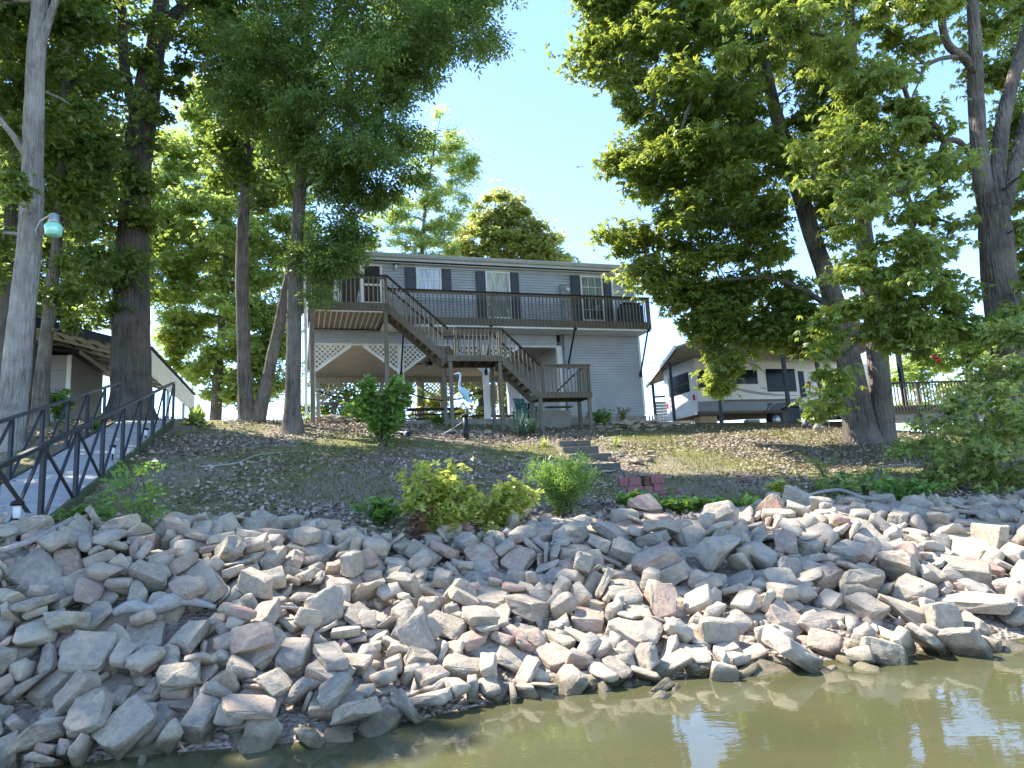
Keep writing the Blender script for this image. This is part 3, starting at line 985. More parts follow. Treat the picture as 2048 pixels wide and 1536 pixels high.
9 34 41 22 1013 1186 84 98 -1 6 11
20 34 29 30 -541 595 104 2 6 -50 85
14 34 34 21 -140 817 86 76 27 10 56
28 34 40 23 -351 604 69 67 9 24 -68
4 34 36 28 -43 821 76 81 20 19 -50
15 34 36 18 -304 724 100 15 14 -9 97
22 34 30 20 -209 658 59 58 15 -6 78
28 34 39 18 -214 696 72 82 7 16 -52
25 34 37 21 -363 598 78 89 29 -6 -31
22 34 29 24 -245 599 62 83 11 9 52
6 34 30 24 1103 1305 111 30 35 -85 -21
31 34 35 27 906 1068 68 60 11 0 77
27 34 33 29 -554 541 69 95 10 -18 19
26 34 33 28 1033 1259 100 73 7 14 -64
9 34 30 28 357 1008 100 41 33 -54 -64
3 34 41 19 -305 717 124 98 5 -7 -13
31 34 36 32 567 857 54 47 32 -40 -71
30 34 28 18 1045 1198 84 0 92 37 1
20 34 39 26 -484 434 6 95 24 2 15
7 34 26 32 986 992 49 5 -30 -72 -60
21 34 40 20 894 744 -14 41 34 -11 83
16 34 27 17 501 865 68 95 -22 10 15
24 34 39 32 -24 558 10 21 12 -18 94
11 34 30 26 750 1082 86 52 -34 -66 39
5 34 36 29 -142 532 25 79 21 -12 -54
25 34 38 31 -120 717 73 68 -23 39 55
13 34 30 21 657 768 17 91 -26 17 -22
12 34 31 23 571 833 45 12 -95 10 25
5 34 27 27 1135 1258 93 69 40 1 58
1 34 38 27 -244 730 98 92 22 -29 -3
7 34 29 21 -410 678 128 53 -16 -16 80
30 34 25 32 710 587 -54 15 -5 -76 61
9 34 28 22 -489 518 49 92 27 -1 25
30 34 38 32 571 939 78 77 -36 -16 -48
6 34 35 26 784 802 16 1 -93 -30 -12
7 34 33 25 -381 475 7 77 12 21 -57
21 34 26 22 -251 716 108 31 51 -39 -69
3 34 32 32 283 824 65 36 -32 -79 35
29 34 26 31 -233 704 87 43 5 25 86
6 34 33 29 906 1000 75 26 -41 -87 1
25 33 37 24 -473 621 120 84 -37 35 14
3 33 28 20 879 610 -68 20 -1 16 -96
11 33 32 17 1013 1195 96 6 -80 55 19
22 33 32 19 429 1135 113 93 30 15 6
15 33 28 20 852 1043 64 40 8 -5 90
22 33 28 23 29 681 35 6 70 -69 0
25 33 29 23 1195 994 34 4 2 -14 98
16 33 28 28 53 561 2 64 -15 16 72
17 33 28 26 897 1249 99 12 93 32 0
18 33 38 32 -413 840 148 12 19 -96 12
31 33 37 22 398 625 -11 24 3 13 -95
4 33 34 21 356 771 63 64 -21 16 -70
0 33 29 30 666 1079 92 57 1 58 -55
11 33 27 21 -207 827 120 32 39 -50 -68
7 33 27 18 10 760 64 34 63 58 -36
2 33 31 17 -236 465 -12 89 20 -4 38
25 33 40 33 -93 859 97 49 -22 9 -83
12 33 31 18 626 790 24 47 21 -15 83
13 33 38 25 1074 723 -44 18 -7 -97 -7
9 33 32 22 670 835 28 12 -75 -63 -7
11 33 26 27 1125 466 -121 23 -95 8 13
9 33 39 20 -311 730 111 86 6 16 -46
7 33 39 17 114 654 32 77 23 -11 55
15 33 34 32 78 810 80 77 60 -13 -4
17 33 37 27 1112 1042 55 55 26 20 -75
1 33 33 20 -274 728 119 71 -1 -3 68
4 33 35 28 -429 482 25 54 2 -9 82
4 33 38 32 -538 525 66 84 -6 -27 44
0 33 38 24 337 1056 110 27 21 92 13
7 33 33 31 843 954 45 16 5 -12 97
19 33 27 22 -670 451 19 96 23 -2 3
18 33 25 31 886 1032 60 15 -4 6 -98
14 33 27 17 83 320 -102 52 5 14 -83
18 33 35 18 -649 607 110 58 0 -32 73
16 33 29 23 -352 538 38 80 20 -21 50
2 33 36 22 1055 987 37 95 16 -2 21
26 33 38 22 1180 1179 87 31 -74 -18 -54
22 33 39 28 529 1202 110 35 0 10 -92
10 33 27 28 -565 479 44 53 70 -3 45
7 33 37 29 75 765 60 62 -61 -48 2
8 33 38 18 -152 697 74 31 85 36 16
15 33 30 25 906 993 55 77 -61 4 2
0 33 29 33 -613 768 146 71 26 7 -63
4 33 39 27 995 1185 94 89 23 -37 -6
19 33 33 19 -199 547 27 9 81 55 -10
19 33 26 29 268 667 10 16 5 -15 96
15 33 32 22 -122 512 16 21 85 46 3
13 33 26 25 912 1166 93 67 54 -48 10
23 33 34 31 727 1069 82 12 -90 35 19
4 33 25 30 383 1018 101 24 19 -91 24
30 33 37 26 797 1210 97 1 -65 70 23
30 33 27 21 840 899 36 93 -8 -5 33
9 33 39 26 -251 587 50 48 6 -25 83
17 33 35 27 -600 623 110 19 -80 -51 -19
3 33 39 25 -547 638 123 63 8 7 -75
9 33 38 24 -407 690 140 9 -63 74 12
31 33 36 25 -269 774 111 52 67 -40 -31
6 33 30 17 56 546 -16 75 13 -23 59
22 33 36 19 -32 790 68 65 39 22 59
29 33 28 27 -185 830 108 37 -50 44 -63
14 33 28 29 -50 798 69 93 34 6 2
29 33 33 32 -564 671 131 74 9 -14 63
29 33 35 25 879 803 19 93 22 -13 23
8 33 34 27 1328 1004 34 91 14 -6 36
21 32 37 30 -637 557 94 83 36 -20 35
26 32 29 30 -571 439 25 74 -11 8 63
31 32 32 31 -719 454 23 10 -84 47 -21
23 32 37 32 53 768 67 21 46 -85 7
26 32 28 19 747 469 -99 65 73 -2 -14
24 32 29 19 877 678 -39 45 -71 -50 13
23 32 29 23 339 493 -46 22 68 63 -26
5 32 35 19 280 771 56 10 -2 40 -90
9 32 34 21 -581 458 30 97 -15 -4 7
26 32 27 21 658 772 31 21 -54 -61 51
27 32 25 31 767 1033 76 36 -62 -41 54
1 32 29 25 527 741 17 80 14 -1 -56
25 32 36 24 -203 760 87 52 16 -4 82
10 32 34 20 -674 403 6 11 18 -88 -40
6 32 26 20 -258 535 41 89 42 4 10
5 32 31 26 -238 691 76 89 30 -10 -31
25 32 30 23 -502 532 62 78 14 15 -57
30 32 35 21 -566 622 112 43 12 19 -86
10 32 36 20 29 876 92 18 34 17 90
10 32 29 23 -400 517 41 40 89 16 1
25 32 30 28 459 868 69 4 41 83 -37
22 32 34 17 -385 466 12 24 -71 -64 2
18 32 32 20 1305 1006 38 94 -6 -17 26
16 32 29 29 -295 760 129 29 10 10 94
31 32 38 19 770 1170 103 93 12 6 -32
2 32 26 26 -618 627 114 21 -67 -66 -20
28 32 34 19 880 1179 96 61 20 23 -71
19 32 25 21 1081 1213 101 19 56 52 59
3 32 35 19 570 810 42 88 16 -41 -11
4 32 38 17 720 1165 101 85 -21 33 -33
16 32 33 30 -236 816 118 6 -3 -44 89
11 32 29 25 441 1006 108 5 9 98 12
10 32 28 26 1103 835 8 66 61 -11 -40
19 32 30 23 -550 464 32 39 21 36 81
7 32 38 17 354 919 98 17 -46 -81 -29
19 32 36 22 855 1250 98 22 -96 9 10
8 32 29 28 -529 764 150 93 4 -2 34
27 32 30 30 705 925 60 24 15 -9 95
15 32 33 19 988 1047 61 32 -9 6 93
30 32 30 25 916 762 -6 55 41 45 -55
28 32 37 17 -310 543 29 94 20 12 -20
27 32 25 28 -367 549 56 44 -76 46 5
26 32 27 27 667 1178 112 10 -14 -94 26
6 32 30 31 1043 1078 69 7 9 73 66
28 32 35 18 -548 574 86 56 15 -19 77
0 32 28 31 434 952 104 76 17 4 60
14 32 24 26 -295 746 111 21 15 16 -94
18 32 29 32 127 494 -42 16 -3 14 -97
3 32 24 30 328 1073 112 98 -5 0 13
0 32 27 23 -218 550 41 56 15 19 78
11 32 26 31 545 1056 100 67 -24 -36 -57
19 32 32 30 -404 587 93 85 4 -7 50
11 32 36 22 1168 1204 97 79 -4 8 58
7 32 36 28 1001 1266 103 3 -76 -61 -14
6 32 34 17 33 592 7 34 -79 49 -5
15 32 33 17 977 717 -38 7 -25 -94 -15
12 32 31 21 1066 755 -34 62 12 -11 75
15 32 27 20 31 661 26 83 10 9 -51
17 32 28 32 -4 559 0 60 13 -12 -76
19 32 31 27 220 633 4 40 17 18 87
16 32 30 19 -344 577 56 96 16 -6 15
30 32 36 20 1345 943 15 8 -61 74 21
2 32 36 30 -152 502 4 35 20 25 87
3 32 32 18 435 921 89 43 18 87 -5
6 32 34 31 -165 483 0 94 24 3 -20
12 32 36 23 497 1199 112 83 -2 10 -53
19 32 27 27 1058 1021 54 28 -92 -20 14
30 32 30 25 -274 584 60 13 -78 -54 -23
20 32 34 18 -387 873 140 20 -2 6 -97
17 32 32 31 -107 873 105 45 68 53 19
19 32 24 21 -368 450 11 30 19 77 -50
8 32 32 23 -101 505 3 46 -31 -81 -12
11 32 32 23 -269 429 -15 32 -92 -16 0
19 32 26 18 495 678 -5 95 17 8 -20
19 32 26 18 -504 643 118 67 13 20 -69
16 32 30 19 -119 931 108 90 6 13 -38
11 32 32 27 -239 787 127 57 -5 14 -79
27 32 26 29 -618 595 97 51 56 25 57
14 32 31 19 -56 897 89 5 -68 70 12
31 32 28 24 -378 639 109 13 2 -97 -14
1 32 33 27 1050 1188 103 62 11 74 -15
24 32 34 28 1015 717 -39 49 2 -2 -86
12 32 36 25 1170 714 -49 82 -47 21 -19
24 32 26 19 890 1147 88 98 8 4 -4
28 32 33 26 -40 647 53 95 13 9 24
1 32 26 19 49 764 57 27 12 18 93
17 32 28 22 -230 470 -3 72 67 5 1
15 31 34 23 720 945 59 89 42 -1 11
3 31 24 20 623 949 72 5 30 -94 10
14 31 30 25 343 968 92 22 -54 -75 28
3 31 28 26 804 1110 96 50 23 -15 81
23 31 35 27 -490 563 89 68 -20 -11 -68
9 31 28 20 -468 626 123 85 -42 29 -1
15 31 31 28 486 997 104 95 27 5 2
13 31 30 18 645 1072 104 88 5 4 -45
18 31 34 25 -64 708 63 40 14 64 -62
16 31 33 22 -48 546 4 37 -2 -3 92
3 31 33 19 673 920 60 93 -26 7 20
12 31 25 22 -190 772 98 95 16 -6 20
25 31 27 23 -585 537 84 94 10 11 29
1 31 24 28 704 1150 94 51 2 -10 -84
3 31 36 29 1117 1020 63 2 -6 -12 -98
12 31 35 18 227 764 44 8 97 16 10
7 31 25 21 -354 690 120 3 -96 -20 -11
18 31 36 29 942 705 -34 85 33 2 -40
30 31 30 25 1057 579 -78 11 97 14 -13
16 31 30 21 874 1242 105 55 7 -4 -81
28 31 28 22 63 880 97 38 -9 -10 -90
2 31 24 19 -52 679 42 85 -8 7 -50
17 31 32 22 -170 826 95 7 -8 -7 -98
2 31 26 22 -436 586 78 57 10 23 -77
29 31 37 24 78 644 15 67 7 13 -71
1 31 30 31 -231 514 16 61 14 21 -74
13 31 28 19 778 870 41 12 -66 2 -73
1 31 32 27 267 736 48 7 -80 57 5
13 31 26 20 -691 602 90 87 16 -14 42
8 31 26 28 335 643 10 61 55 53 -12
15 31 27 27 -334 871 137 14 -5 7 -98
9 31 26 25 -54 422 -50 49 17 -12 84
24 31 30 19 -140 759 83 63 21 0 -73
3 31 24 24 264 945 90 83 34 27 -32
19 31 24 30 -324 708 109 6 86 -48 -8
22 31 33 16 469 663 -8 97 18 3 12
11 31 28 24 1153 1034 58 91 27 21 -19
9 31 33 21 814 890 40 71 12 49 -48
30 31 24 19 926 1112 75 15 96 -2 -18
29 31 31 26 493 987 85 22 33 -60 -68
31 31 34 28 -298 630 93 23 -95 13 5
2 31 24 27 -1 633 28 53 -26 -12 -78
30 31 35 18 -382 701 123 47 -41 -59 49
0 31 27 25 -185 439 -12 54 65 -2 50
15 31 24 17 786 744 -10 2 -29 93 18
22 31 24 18 526 819 40 79 -43 30 -30
1 31 33 28 137 764 58 10 75 -21 59
28 31 26 22 529 1132 119 63 -8 13 74
29 31 28 26 -84 842 81 53 0 9 -83
10 31 34 22 -664 712 132 10 -31 93 8
28 31 33 26 -59 692 64 10 -28 1 -95
30 31 32 20 442 1026 121 50 83 -10 -13
30 31 32 22 -1 537 -12 43 2 16 -88
26 31 34 25 868 710 -24 59 58 -21 -50
13 31 34 19 973 1213 97 23 15 48 82
12 31 27 29 876 1270 100 58 2 9 -79
27 31 34 22 -363 696 112 61 3 4 -77
10 31 25 24 -510 574 97 58 -71 -29 23
2 31 23 25 30 724 51 54 -73 -30 -25
8 31 25 29 1092 1210 99 30 -67 6 -66
25 31 32 21 175 718 46 25 18 90 28
29 31 30 25 -557 704 140 64 12 6 -74
1 31 23 28 -324 518 37 80 44 -31 23
17 31 34 28 -260 538 21 96 22 6 -11
14 31 27 29 -132 763 75 78 5 2 -60
14 31 29 27 1089 1148 75 90 32 -9 -24
26 31 24 23 -141 586 31 96 22 3 -14
0 31 30 25 -413 466 8 92 28 18 -14
13 31 30 22 103 790 68 91 6 14 -37
16 31 24 18 657 811 30 89 -43 -5 -3
9 31 30 24 67 789 75 42 -51 45 59
20 31 34 30 -524 470 31 96 25 6 -5
24 31 31 29 4 750 56 34 -5 -49 79
11 31 33 25 -168 809 110 94 15 14 23
10 31 31 21 524 1024 95 7 -25 49 83
24 31 32 19 1081 1135 76 16 19 49 83
5 31 30 20 -326 483 17 62 9 -31 -70
24 31 29 27 -473 654 120 66 9 18 -71
30 31 33 20 -469 580 96 75 -53 2 36
12 31 33 19 -30 753 65 67 -32 -16 -63
18 31 24 27 553 550 -45 88 -20 -26 -32
1 31 30 17 -693 413 3 92 27 -2 -24
2 31 24 28 666 781 20 35 53 65 38
21 31 37 29 -91 677 56 50 60 48 36
9 31 28 23 -552 674 142 84 -29 17 -40
20 31 35 28 -185 478 12 29 16 89 28
27 31 26 24 862 1058 64 28 10 -7 94
21 30 34 17 926 656 -54 8 -63 74 13
4 30 36 19 -185 497 7 52 13 40 -73
19 30 34 20 -318 728 117 68 2 17 -70
9 30 34 24 850 1061 78 20 -87 44 4
5 30 29 18 -400 733 142 72 11 -22 -63
31 30 34 16 544 922 70 55 -80 19 5
3 30 28 27 740 1187 107 81 27 6 50
1 30 29 17 842 1087 84 22 19 -24 92
6 30 27 24 -190 351 -52 25 -57 -76 -5
30 30 28 25 843 1123 88 12 13 -46 86
18 30 31 24 991 978 49 3 -10 -90 -40
8 30 28 21 430 1084 110 36 -26 -44 77
20 30 34 16 383 795 50 19 1 -67 70
30 30 28 22 1041 1320 113 50 31 -24 -75
30 30 34 30 -284 452 -11 9 -65 67 30
18 30 25 20 -450 597 93 81 -36 39 -21
30 30 33 28 -272 664 84 73 33 -4 -57
7 30 36 26 -138 789 82 14 -17 26 -93
24 30 32 27 -171 846 108 74 50 42 7
30 30 26 28 -115 698 61 64 -14 7 -73
12 30 34 22 840 1030 60 92 6 7 -36
30 30 35 29 92 833 70 48 11 -5 86
31 30 30 20 855 965 53 83 -33 25 -35
10 30 32 16 -142 662 51 92 26 4 -26
14 30 29 16 306 956 98 76 9 60 14
12 30 33 18 -430 509 36 5 -98 -5 9
18 30 35 15 606 877 55 63 42 -20 -60
24 30 35 26 494 1074 100 19 -15 -10 96
8 30 34 22 -484 355 -26 71 -5 -33 60
28 30 35 21 839 929 40 29 0 13 -94
3 30 26 17 837 837 15 94 26 13 -12
12 30 33 28 833 785 3 23 1 -14 95
18 30 33 17 1215 887 7 58 -27 50 -56
2 30 30 29 -334 680 102 45 -10 75 -45
24 30 25 16 257 991 101 12 -66 69 21
15 30 27 30 733 1145 93 7 8 -70 -69
26 30 25 19 772 1100 84 16 -27 94 -4
0 30 35 23 1124 1330 107 1 2 98 11
28 30 26 23 462 835 69 10 89 41 12
8 30 26 17 -651 618 101 91 21 1 -33
17 30 24 18 -678 526 64 59 45 -42 -50
26 30 33 21 819 1132 88 46 -13 -11 -86
25 30 32 29 -246 857 129 86 13 -47 1
22 30 34 22 816 944 49 93 -2 -12 -31
3 30 32 27 -694 570 78 80 44 14 -35
17 30 24 26 69 915 86 49 9 -7 85
17 30 24 21 1153 1123 81 1 -38 91 7
17 30 33 19 1116 869 0 17 -86 -46 -2
7 30 29 18 480 776 32 0 5 -55 82
3 30 28 30 -563 425 9 61 20 -15 74
20 30 22 19 974 626 -69 46 11 -13 86
1 30 29 23 261 981 109 29 -21 77 -50
27 30 24 23 358 1056 107 17 32 92 0
21 30 27 27 -117 810 88 85 36 -11 35
22 30 23 28 821 1151 97 9 -40 15 89
30 30 29 19 984 754 -26 77 11 14 -59
23 30 26 21 856 1175 94 83 11 42 -32
16 30 36 28 591 842 49 90 -19 35 10
31 30 35 17 478 1189 115 38 -13 -90 1
10 30 28 26 699 915 49 83 12 10 -52
3 30 26 18 879 860 17 0 -37 91 15
13 30 29 21 -630 453 28 80 35 -29 36
14 30 27 30 -408 592 86 3 43 89 9
24 30 31 18 492 1167 112 87 13 -17 -42
0 30 31 29 716 1257 112 14 86 -45 -15
26 30 29 28 -69 683 51 49 41 49 58
9 30 27 16 -437 428 0 69 33 35 -51
1 30 26 27 286 910 87 49 45 -17 -72
24 30 31 29 399 1076 104 97 -9 -3 18
4 30 30 15 -572 519 81 1 48 -87 6
31 30 27 22 103 619 14 11 -73 -41 -52
0 30 28 25 -168 542 24 33 67 63 14
13 30 32 16 455 821 61 31 94 -6 0
19 30 26 27 323 756 34 83 14 -4 51
9 30 32 19 602 823 46 5 12 -98 -11
19 30 30 27 -288 679 95 50 -82 0 -23
2 30 24 25 1086 1041 53 1 34 -92 16
6 30 25 18 -139 472 -13 93 10 -13 29
23 30 23 24 626 743 25 27 48 76 32
17 30 28 29 753 963 62 70 -31 -12 61
14 30 31 19 259 580 -19 21 -54 -80 3
31 30 35 19 910 945 48 55 22 50 -61
19 30 34 22 145 694 28 24 -57 -73 24
29 30 22 15 370 903 87 16 4 12 -97
17 30 25 23 -552 704 147 81 15 0 -54
1 30 25 18 1119 547 -94 48 -11 77 -38
22 30 35 21 -59 668 36 94 11 12 -25
9 30 26 21 347 928 95 9 7 4 -98
20 29 31 28 871 877 33 36 -55 46 57
23 29 24 26 947 1132 94 39 2 12 -90
30 29 29 27 409 966 104 1 42 -86 -26
4 29 33 17 311 774 56 6 -20 -17 95
21 29 27 22 824 736 -10 52 -7 -22 81
23 29 25 16 -403 483 33 38 -14 -87 26
2 29 34 26 -486 592 92 39 -88 14 16
29 29 33 23 513 746 26 51 -17 80 18
23 29 23 19 -435 732 134 22 13 -6 95
23 29 32 27 222 712 43 7 -89 -37 -19
30 29 32 16 801 1019 92 27 -10 12 -94
24 29 25 25 82 801 68 25 50 80 -18
2 29 23 21 89 737 56 80 -8 -40 42
4 29 34 26 919 913 49 25 -82 47 19
24 29 34 19 501 891 66 63 14 1 75
29 29 35 21 972 867 16 27 -7 -95 -2
18 29 31 18 249 952 103 79 -50 -14 31
4 29 26 29 22 756 55 92 16 -16 29
28 29 26 16 -165 682 58 98 12 9 3
24 29 27 22 1160 1232 86 93 12 3 -31
8 29 26 16 936 1257 96 22 4 -10 96
31 29 23 28 946 679 -44 94 27 7 -14
16 29 27 25 -671 578 85 93 21 5 -27
28 29 23 20 198 638 8 6 14 17 -96
30 29 26 18 1114 1275 102 41 -90 9 -3
13 29 29 21 -481 692 143 86 6 -19 -44
25 29 27 23 271 655 12 31 -4 -45 83
0 29 29 21 840 1160 90 89 25 35 12
14 29 34 17 -106 545 6 89 14 14 -39
9 29 23 17 857 1144 87 4 27 17 -94
8 29 26 19 1091 1051 62 48 -14 16 -84
28 29 34 24 192 353 -89 81 35 31 -32
5 29 26 18 595 860 53 9 -50 -81 29
13 29 34 19 -368 528 41 52 32 -11 -76
3 29 32 20 -384 782 142 0 -24 91 32
28 29 27 23 -458 509 47 34 92 14 -3
18 29 25 15 926 1228 104 57 4 5 -80
22 29 28 16 -401 825 140 38 -30 4 -86
6 29 29 20 775 724 -10 30 -58 -68 -29
26 29 23 28 1136 671 -55 66 41 40 -47
30 29 25 24 718 776 26 12 -91 -25 28
20 29 32 26 -374 576 64 30 5 -23 91
13 29 24 15 -266 733 101 81 31 -27 41
4 29 25 19 29 816 77 16 -20 -19 94
7 29 31 28 912 934 46 64 -66 7 34
5 29 23 17 -91 534 8 8 -43 -39 -80
10 29 29 24 454 1042 111 13 -1 7 98
15 29 27 27 550 717 9 37 58 -43 -56
23 29 32 29 813 1198 102 2 50 -72 -45
21 29 30 23 -486 613 116 41 46 78 -5
9 29 32 19 1161 1121 75 45 6 -4 88
13 29 32 28 439 807 69 53 -40 72 -14
18 29 28 28 -400 561 58 75 30 -5 56
7 29 33 22 -371 496 25 33 18 -24 88
9 29 31 20 706 892 46 31 -90 23 14
10 29 27 23 778 1029 89 67 25 0 -68
26 29 25 18 512 907 74 41 37 24 79
11 29 28 28 578 697 5 3 11 95 -26
11 29 31 22 304 653 13 47 45 72 -22
5 29 28 25 570 674 -12 13 -94 27 11
27 29 31 27 -218 934 124 92 9 9 -34
3 29 24 16 -706 439 13 65 13 -14 71
6 29 32 22 1111 1149 74 82 3 -24 50
27 29 24 22 1055 1095 62 1 -18 97 10
18 29 28 16 860 684 -40 11 -40 -89 -16
11 29 26 29 -469 528 64 25 21 -84 -41
16 29 25 15 1110 1025 50 81 33 14 -44
10 29 32 27 -432 596 95 64 -10 25 70
26 29 23 15 195 750 55 56 -73 4 -35
15 29 23 18 1157 981 43 44 -13 53 -69
7 29 32 22 -333 463 -4 92 37 6 -7
19 29 26 21 -650 645 120 97 19 -6 -2
15 29 25 22 369 943 98 47 -28 -69 46
30 29 33 23 821 1241 103 62 -5 7 76
20 29 34 27 -339 703 118 51 47 32 -63
14 29 28 27 837 959 54 5 -45 -88 -2
23 29 24 18 -299 557 46 90 4 13 -40
4 29 30 17 466 1023 95 63 56 -9 -50
28 29 33 24 72 337 -86 15 -62 -68 -32
25 29 23 25 977 810 11 44 28 78 34
1 29 26 16 847 969 63 86 -1 -1 49
23 29 30 18 -286 355 -44 48 -86 -9 -2
29 29 22 19 815 1035 81 47 -6 4 87
10 29 29 15 777 795 22 3 13 25 -95
27 29 30 18 -141 840 89 21 17 -15 94
13 29 25 24 794 868 35 17 17 -80 -52
6 29 32 28 579 769 28 58 39 -69 -11
18 29 22 16 -1 597 15 35 -37 84 14
0 29 22 27 730 1058 88 72 31 0 60
0 29 28 23 378 665 9 85 -39 27 -18
19 29 30 18 330 988 97 22 93 9 -25
4 29 29 19 340 1006 96 11 -84 -50 10
30 29 27 18 953 718 -30 15 21 84 45
29 29 33 24 528 987 81 32 83 -29 -33
0 29 29 17 19 737 55 42 -36 -78 -28
13 29 29 20 555 738 18 2 4 -80 -58
5 29 24 17 475 752 38 48 12 -16 84
5 29 32 24 1339 460 -140 1 -28 94 13
1 29 30 21 -225 839 124 79 24 5 54
8 29 30 22 913 493 -106 9 -76 -62 -1
4 29 30 28 646 838 38 96 22 11 9
15 29 33 27 785 966 71 0 -8 4 -99
31 29 28 21 8 1105 128 9 -93 2 -34
6 29 32 18 37 847 84 16 -81 28 -48
4 29 25 25 -364 462 6 34 5 -19 91
14 29 26 20 868 1019 68 96 -1 -16 -20
14 29 26 25 29 836 89 61 -26 67 -29
25 29 32 26 938 1211 106 83 27 6 47
13 29 25 16 420 721 19 17 -96 -17 9
7 29 27 25 374 1093 113 44 -44 65 -42
0 29 29 20 142 667 30 44 64 -60 -7
22 29 26 16 -525 534 80 2 -84 -50 12
19 29 24 16 1165 679 -67 0 -4 10 -98
23 29 31 18 554 1218 111 7 -91 -38 4
24 29 22 26 719 919 50 35 -65 63 -16
14 29 25 21 -157 878 111 1 31 3 -94
21 29 28 27 38 706 49 77 -52 -8 -33
25 29 27 26 491 1071 110 3 -3 -11 98
8 29 23 23 1053 941 31 81 1 -20 53
21 29 31 27 959 1224 112 42 -62 17 -62
31 29 33 16 959 1003 64 55 -23 77 15
8 29 26 25 847 926 48 96 13 1 20
24 29 28 25 577 1172 123 7 22 -6 96
28 28 26 14 -411 501 39 27 83 14 -45
21 28 24 15 910 1285 103 72 11 -1 67
28 28 33 27 -403 670 120 19 17 -3 -96
18 28 27 22 1021 953 36 45 -21 -60 61
30 28 27 22 824 863 49 79 -20 16 -53
17 28 26 19 1171 1097 71 1 -9 -98 -6
13 28 26 17 -527 749 156 12 -70 54 42
27 28 23 22 862 726 -22 18 20 -57 -76
1 28 28 14 -608 797 146 60 9 -3 77
10 28 30 23 462 1074 113 70 8 5 68
14 28 26 22 -487 502 52 6 -24 -94 19
11 28 28 19 976 1004 64 35 74 -33 46
26 28 29 15 -157 624 50 98 3 -1 12
9 28 29 19 -138 765 80 91 16 -6 -36
20 28 33 18 422 933 90 20 20 -6 -95
20 28 28 21 178 587 -7 15 -90 -36 15
25 28 22 21 913 1208 107 33 51 41 66
9 28 22 16 711 1130 103 35 18 1 91
6 28 30 17 -268 708 125 96 21 -14 -1
24 28 26 25 874 852 21 31 -82 43 18
18 28 29 19 1152 1243 97 45 83 22 21
29 28 26 19 102 730 54 89 43 11 1
0 28 28 27 730 710 5 47 45 -74 -12
24 28 30 25 127 640 17 81 -11 -38 41
23 28 23 17 674 1129 110 74 -23 61 2
9 28 27 19 -330 550 45 37 -25 87 15
9 28 32 19 281 1000 101 85 4 0 50
25 28 28 25 274 682 24 85 37 2 35
12 28 30 22 -474 749 142 10 -10 6 -98
15 28 27 19 781 752 0 0 -80 56 -14
10 28 24 28 -707 492 55 78 -23 12 55
24 28 31 20 -111 1086 131 4 0 -99 -6
25 28 28 21 878 735 -16 40 45 31 73
13 28 31 18 866 576 -69 52 -28 75 24
30 28 32 16 -493 710 143 43 3 0 89
0 28 27 28 -225 532 32 47 80 -16 30
8 28 26 19 -441 552 61 62 25 -15 71
25 28 28 25 -312 731 130 11 -31 93 -10
7 28 31 16 292 753 50 20 96 15 -6
1 28 26 20 1059 568 -91 5 -31 94 5
29 28 31 24 307 976 103 9 26 -23 92
3 28 30 27 -192 660 65 16 37 -88 23
6 28 29 15 -349 558 58 89 38 20 -4
13 28 25 27 -322 601 75 14 -85 49 -10
3 28 25 16 507 835 54 30 1 -31 89
31 28 22 19 -72 567 11 42 85 19 22
1 28 28 23 -343 334 -43 68 -19 -7 69
28 28 32 18 -174 649 54 99 -3 6 2
20 28 22 16 -38 871 100 24 -55 -13 -78
2 28 30 18 798 739 -11 60 63 22 41
17 28 30 27 394 898 78 16 86 -12 44
19 28 21 16 -19 492 -23 47 -84 -22 8
8 28 24 21 -515 487 54 39 8 17 -89
16 28 31 27 490 930 80 5 -83 39 -38
7 28 25 22 -495 821 146 42 -5 3 -89
18 28 27 27 609 742 27 81 11 -27 50
17 28 25 22 -307 416 -26 88 34 4 -29
22 28 27 22 410 709 14 11 -48 -85 -13
16 28 27 27 162 864 76 6 -41 90 7
9 28 33 27 349 1049 108 39 -21 -18 86
6 28 21 14 321 956 97 80 -49 7 -32
18 28 26 21 -652 588 93 80 -14 27 -50
4 28 27 15 -209 644 68 37 80 -44 -12
31 28 27 22 -621 542 73 23 13 -95 -1
3 28 30 20 134 839 66 6 -30 -94 -11
15 28 26 18 338 668 12 14 72 -63 -20
17 28 27 27 95 787 57 35 44 51 63
1 28 28 17 -3 1091 130 36 -19 -57 70
15 28 22 15 -520 569 85 3 99 2 -4
19 28 30 18 191 875 81 81 -2 -6 55
26 28 26 26 -89 595 30 2 -43 79 -41
23 28 29 27 -387 564 71 20 0 24 -94
2 28 31 26 -213 560 29 6 70 -65 -22
0 28 29 26 567 783 33 40 55 -30 -65
15 28 30 20 -551 537 83 56 36 -21 -70
15 28 24 24 -266 808 122 7 -96 17 18
10 28 31 20 135 741 51 56 -15 78 16
5 28 30 22 225 916 88 24 -72 55 32
9 28 26 23 -125 870 99 11 -89 -43 0
22 28 31 22 -59 483 -18 37 10 -58 70
8 28 27 18 440 1054 116 57 6 -24 -77
7 27 22 19 431 871 60 69 -59 -29 24
2 27 30 15 -381 851 139 20 15 -3 -96
27 27 26 22 270 1251 133 94 11 2 30
0 27 28 27 -530 581 100 48 37 28 -73
22 27 23 19 -468 404 -9 52 77 -18 -29
9 27 31 24 469 807 57 88 -6 -14 44
1 27 23 26 -347 680 111 11 43 -80 -38
4 27 27 15 -273 548 42 80 41 -3 -42
10 27 23 20 -161 759 78 14 -97 5 12
24 27 25 19 39 744 48 65 -3 -25 70
3 27 21 20 -472 350 -35 87 21 2 42
14 27 21 26 -572 840 148 30 5 -5 -94
5 27 23 27 297 976 97 51 37 -6 76
26 27 26 20 186 703 35 37 85 22 27
25 27 31 24 348 846 64 20 3 -16 -96
8 27 23 16 -597 696 134 33 0 -13 93
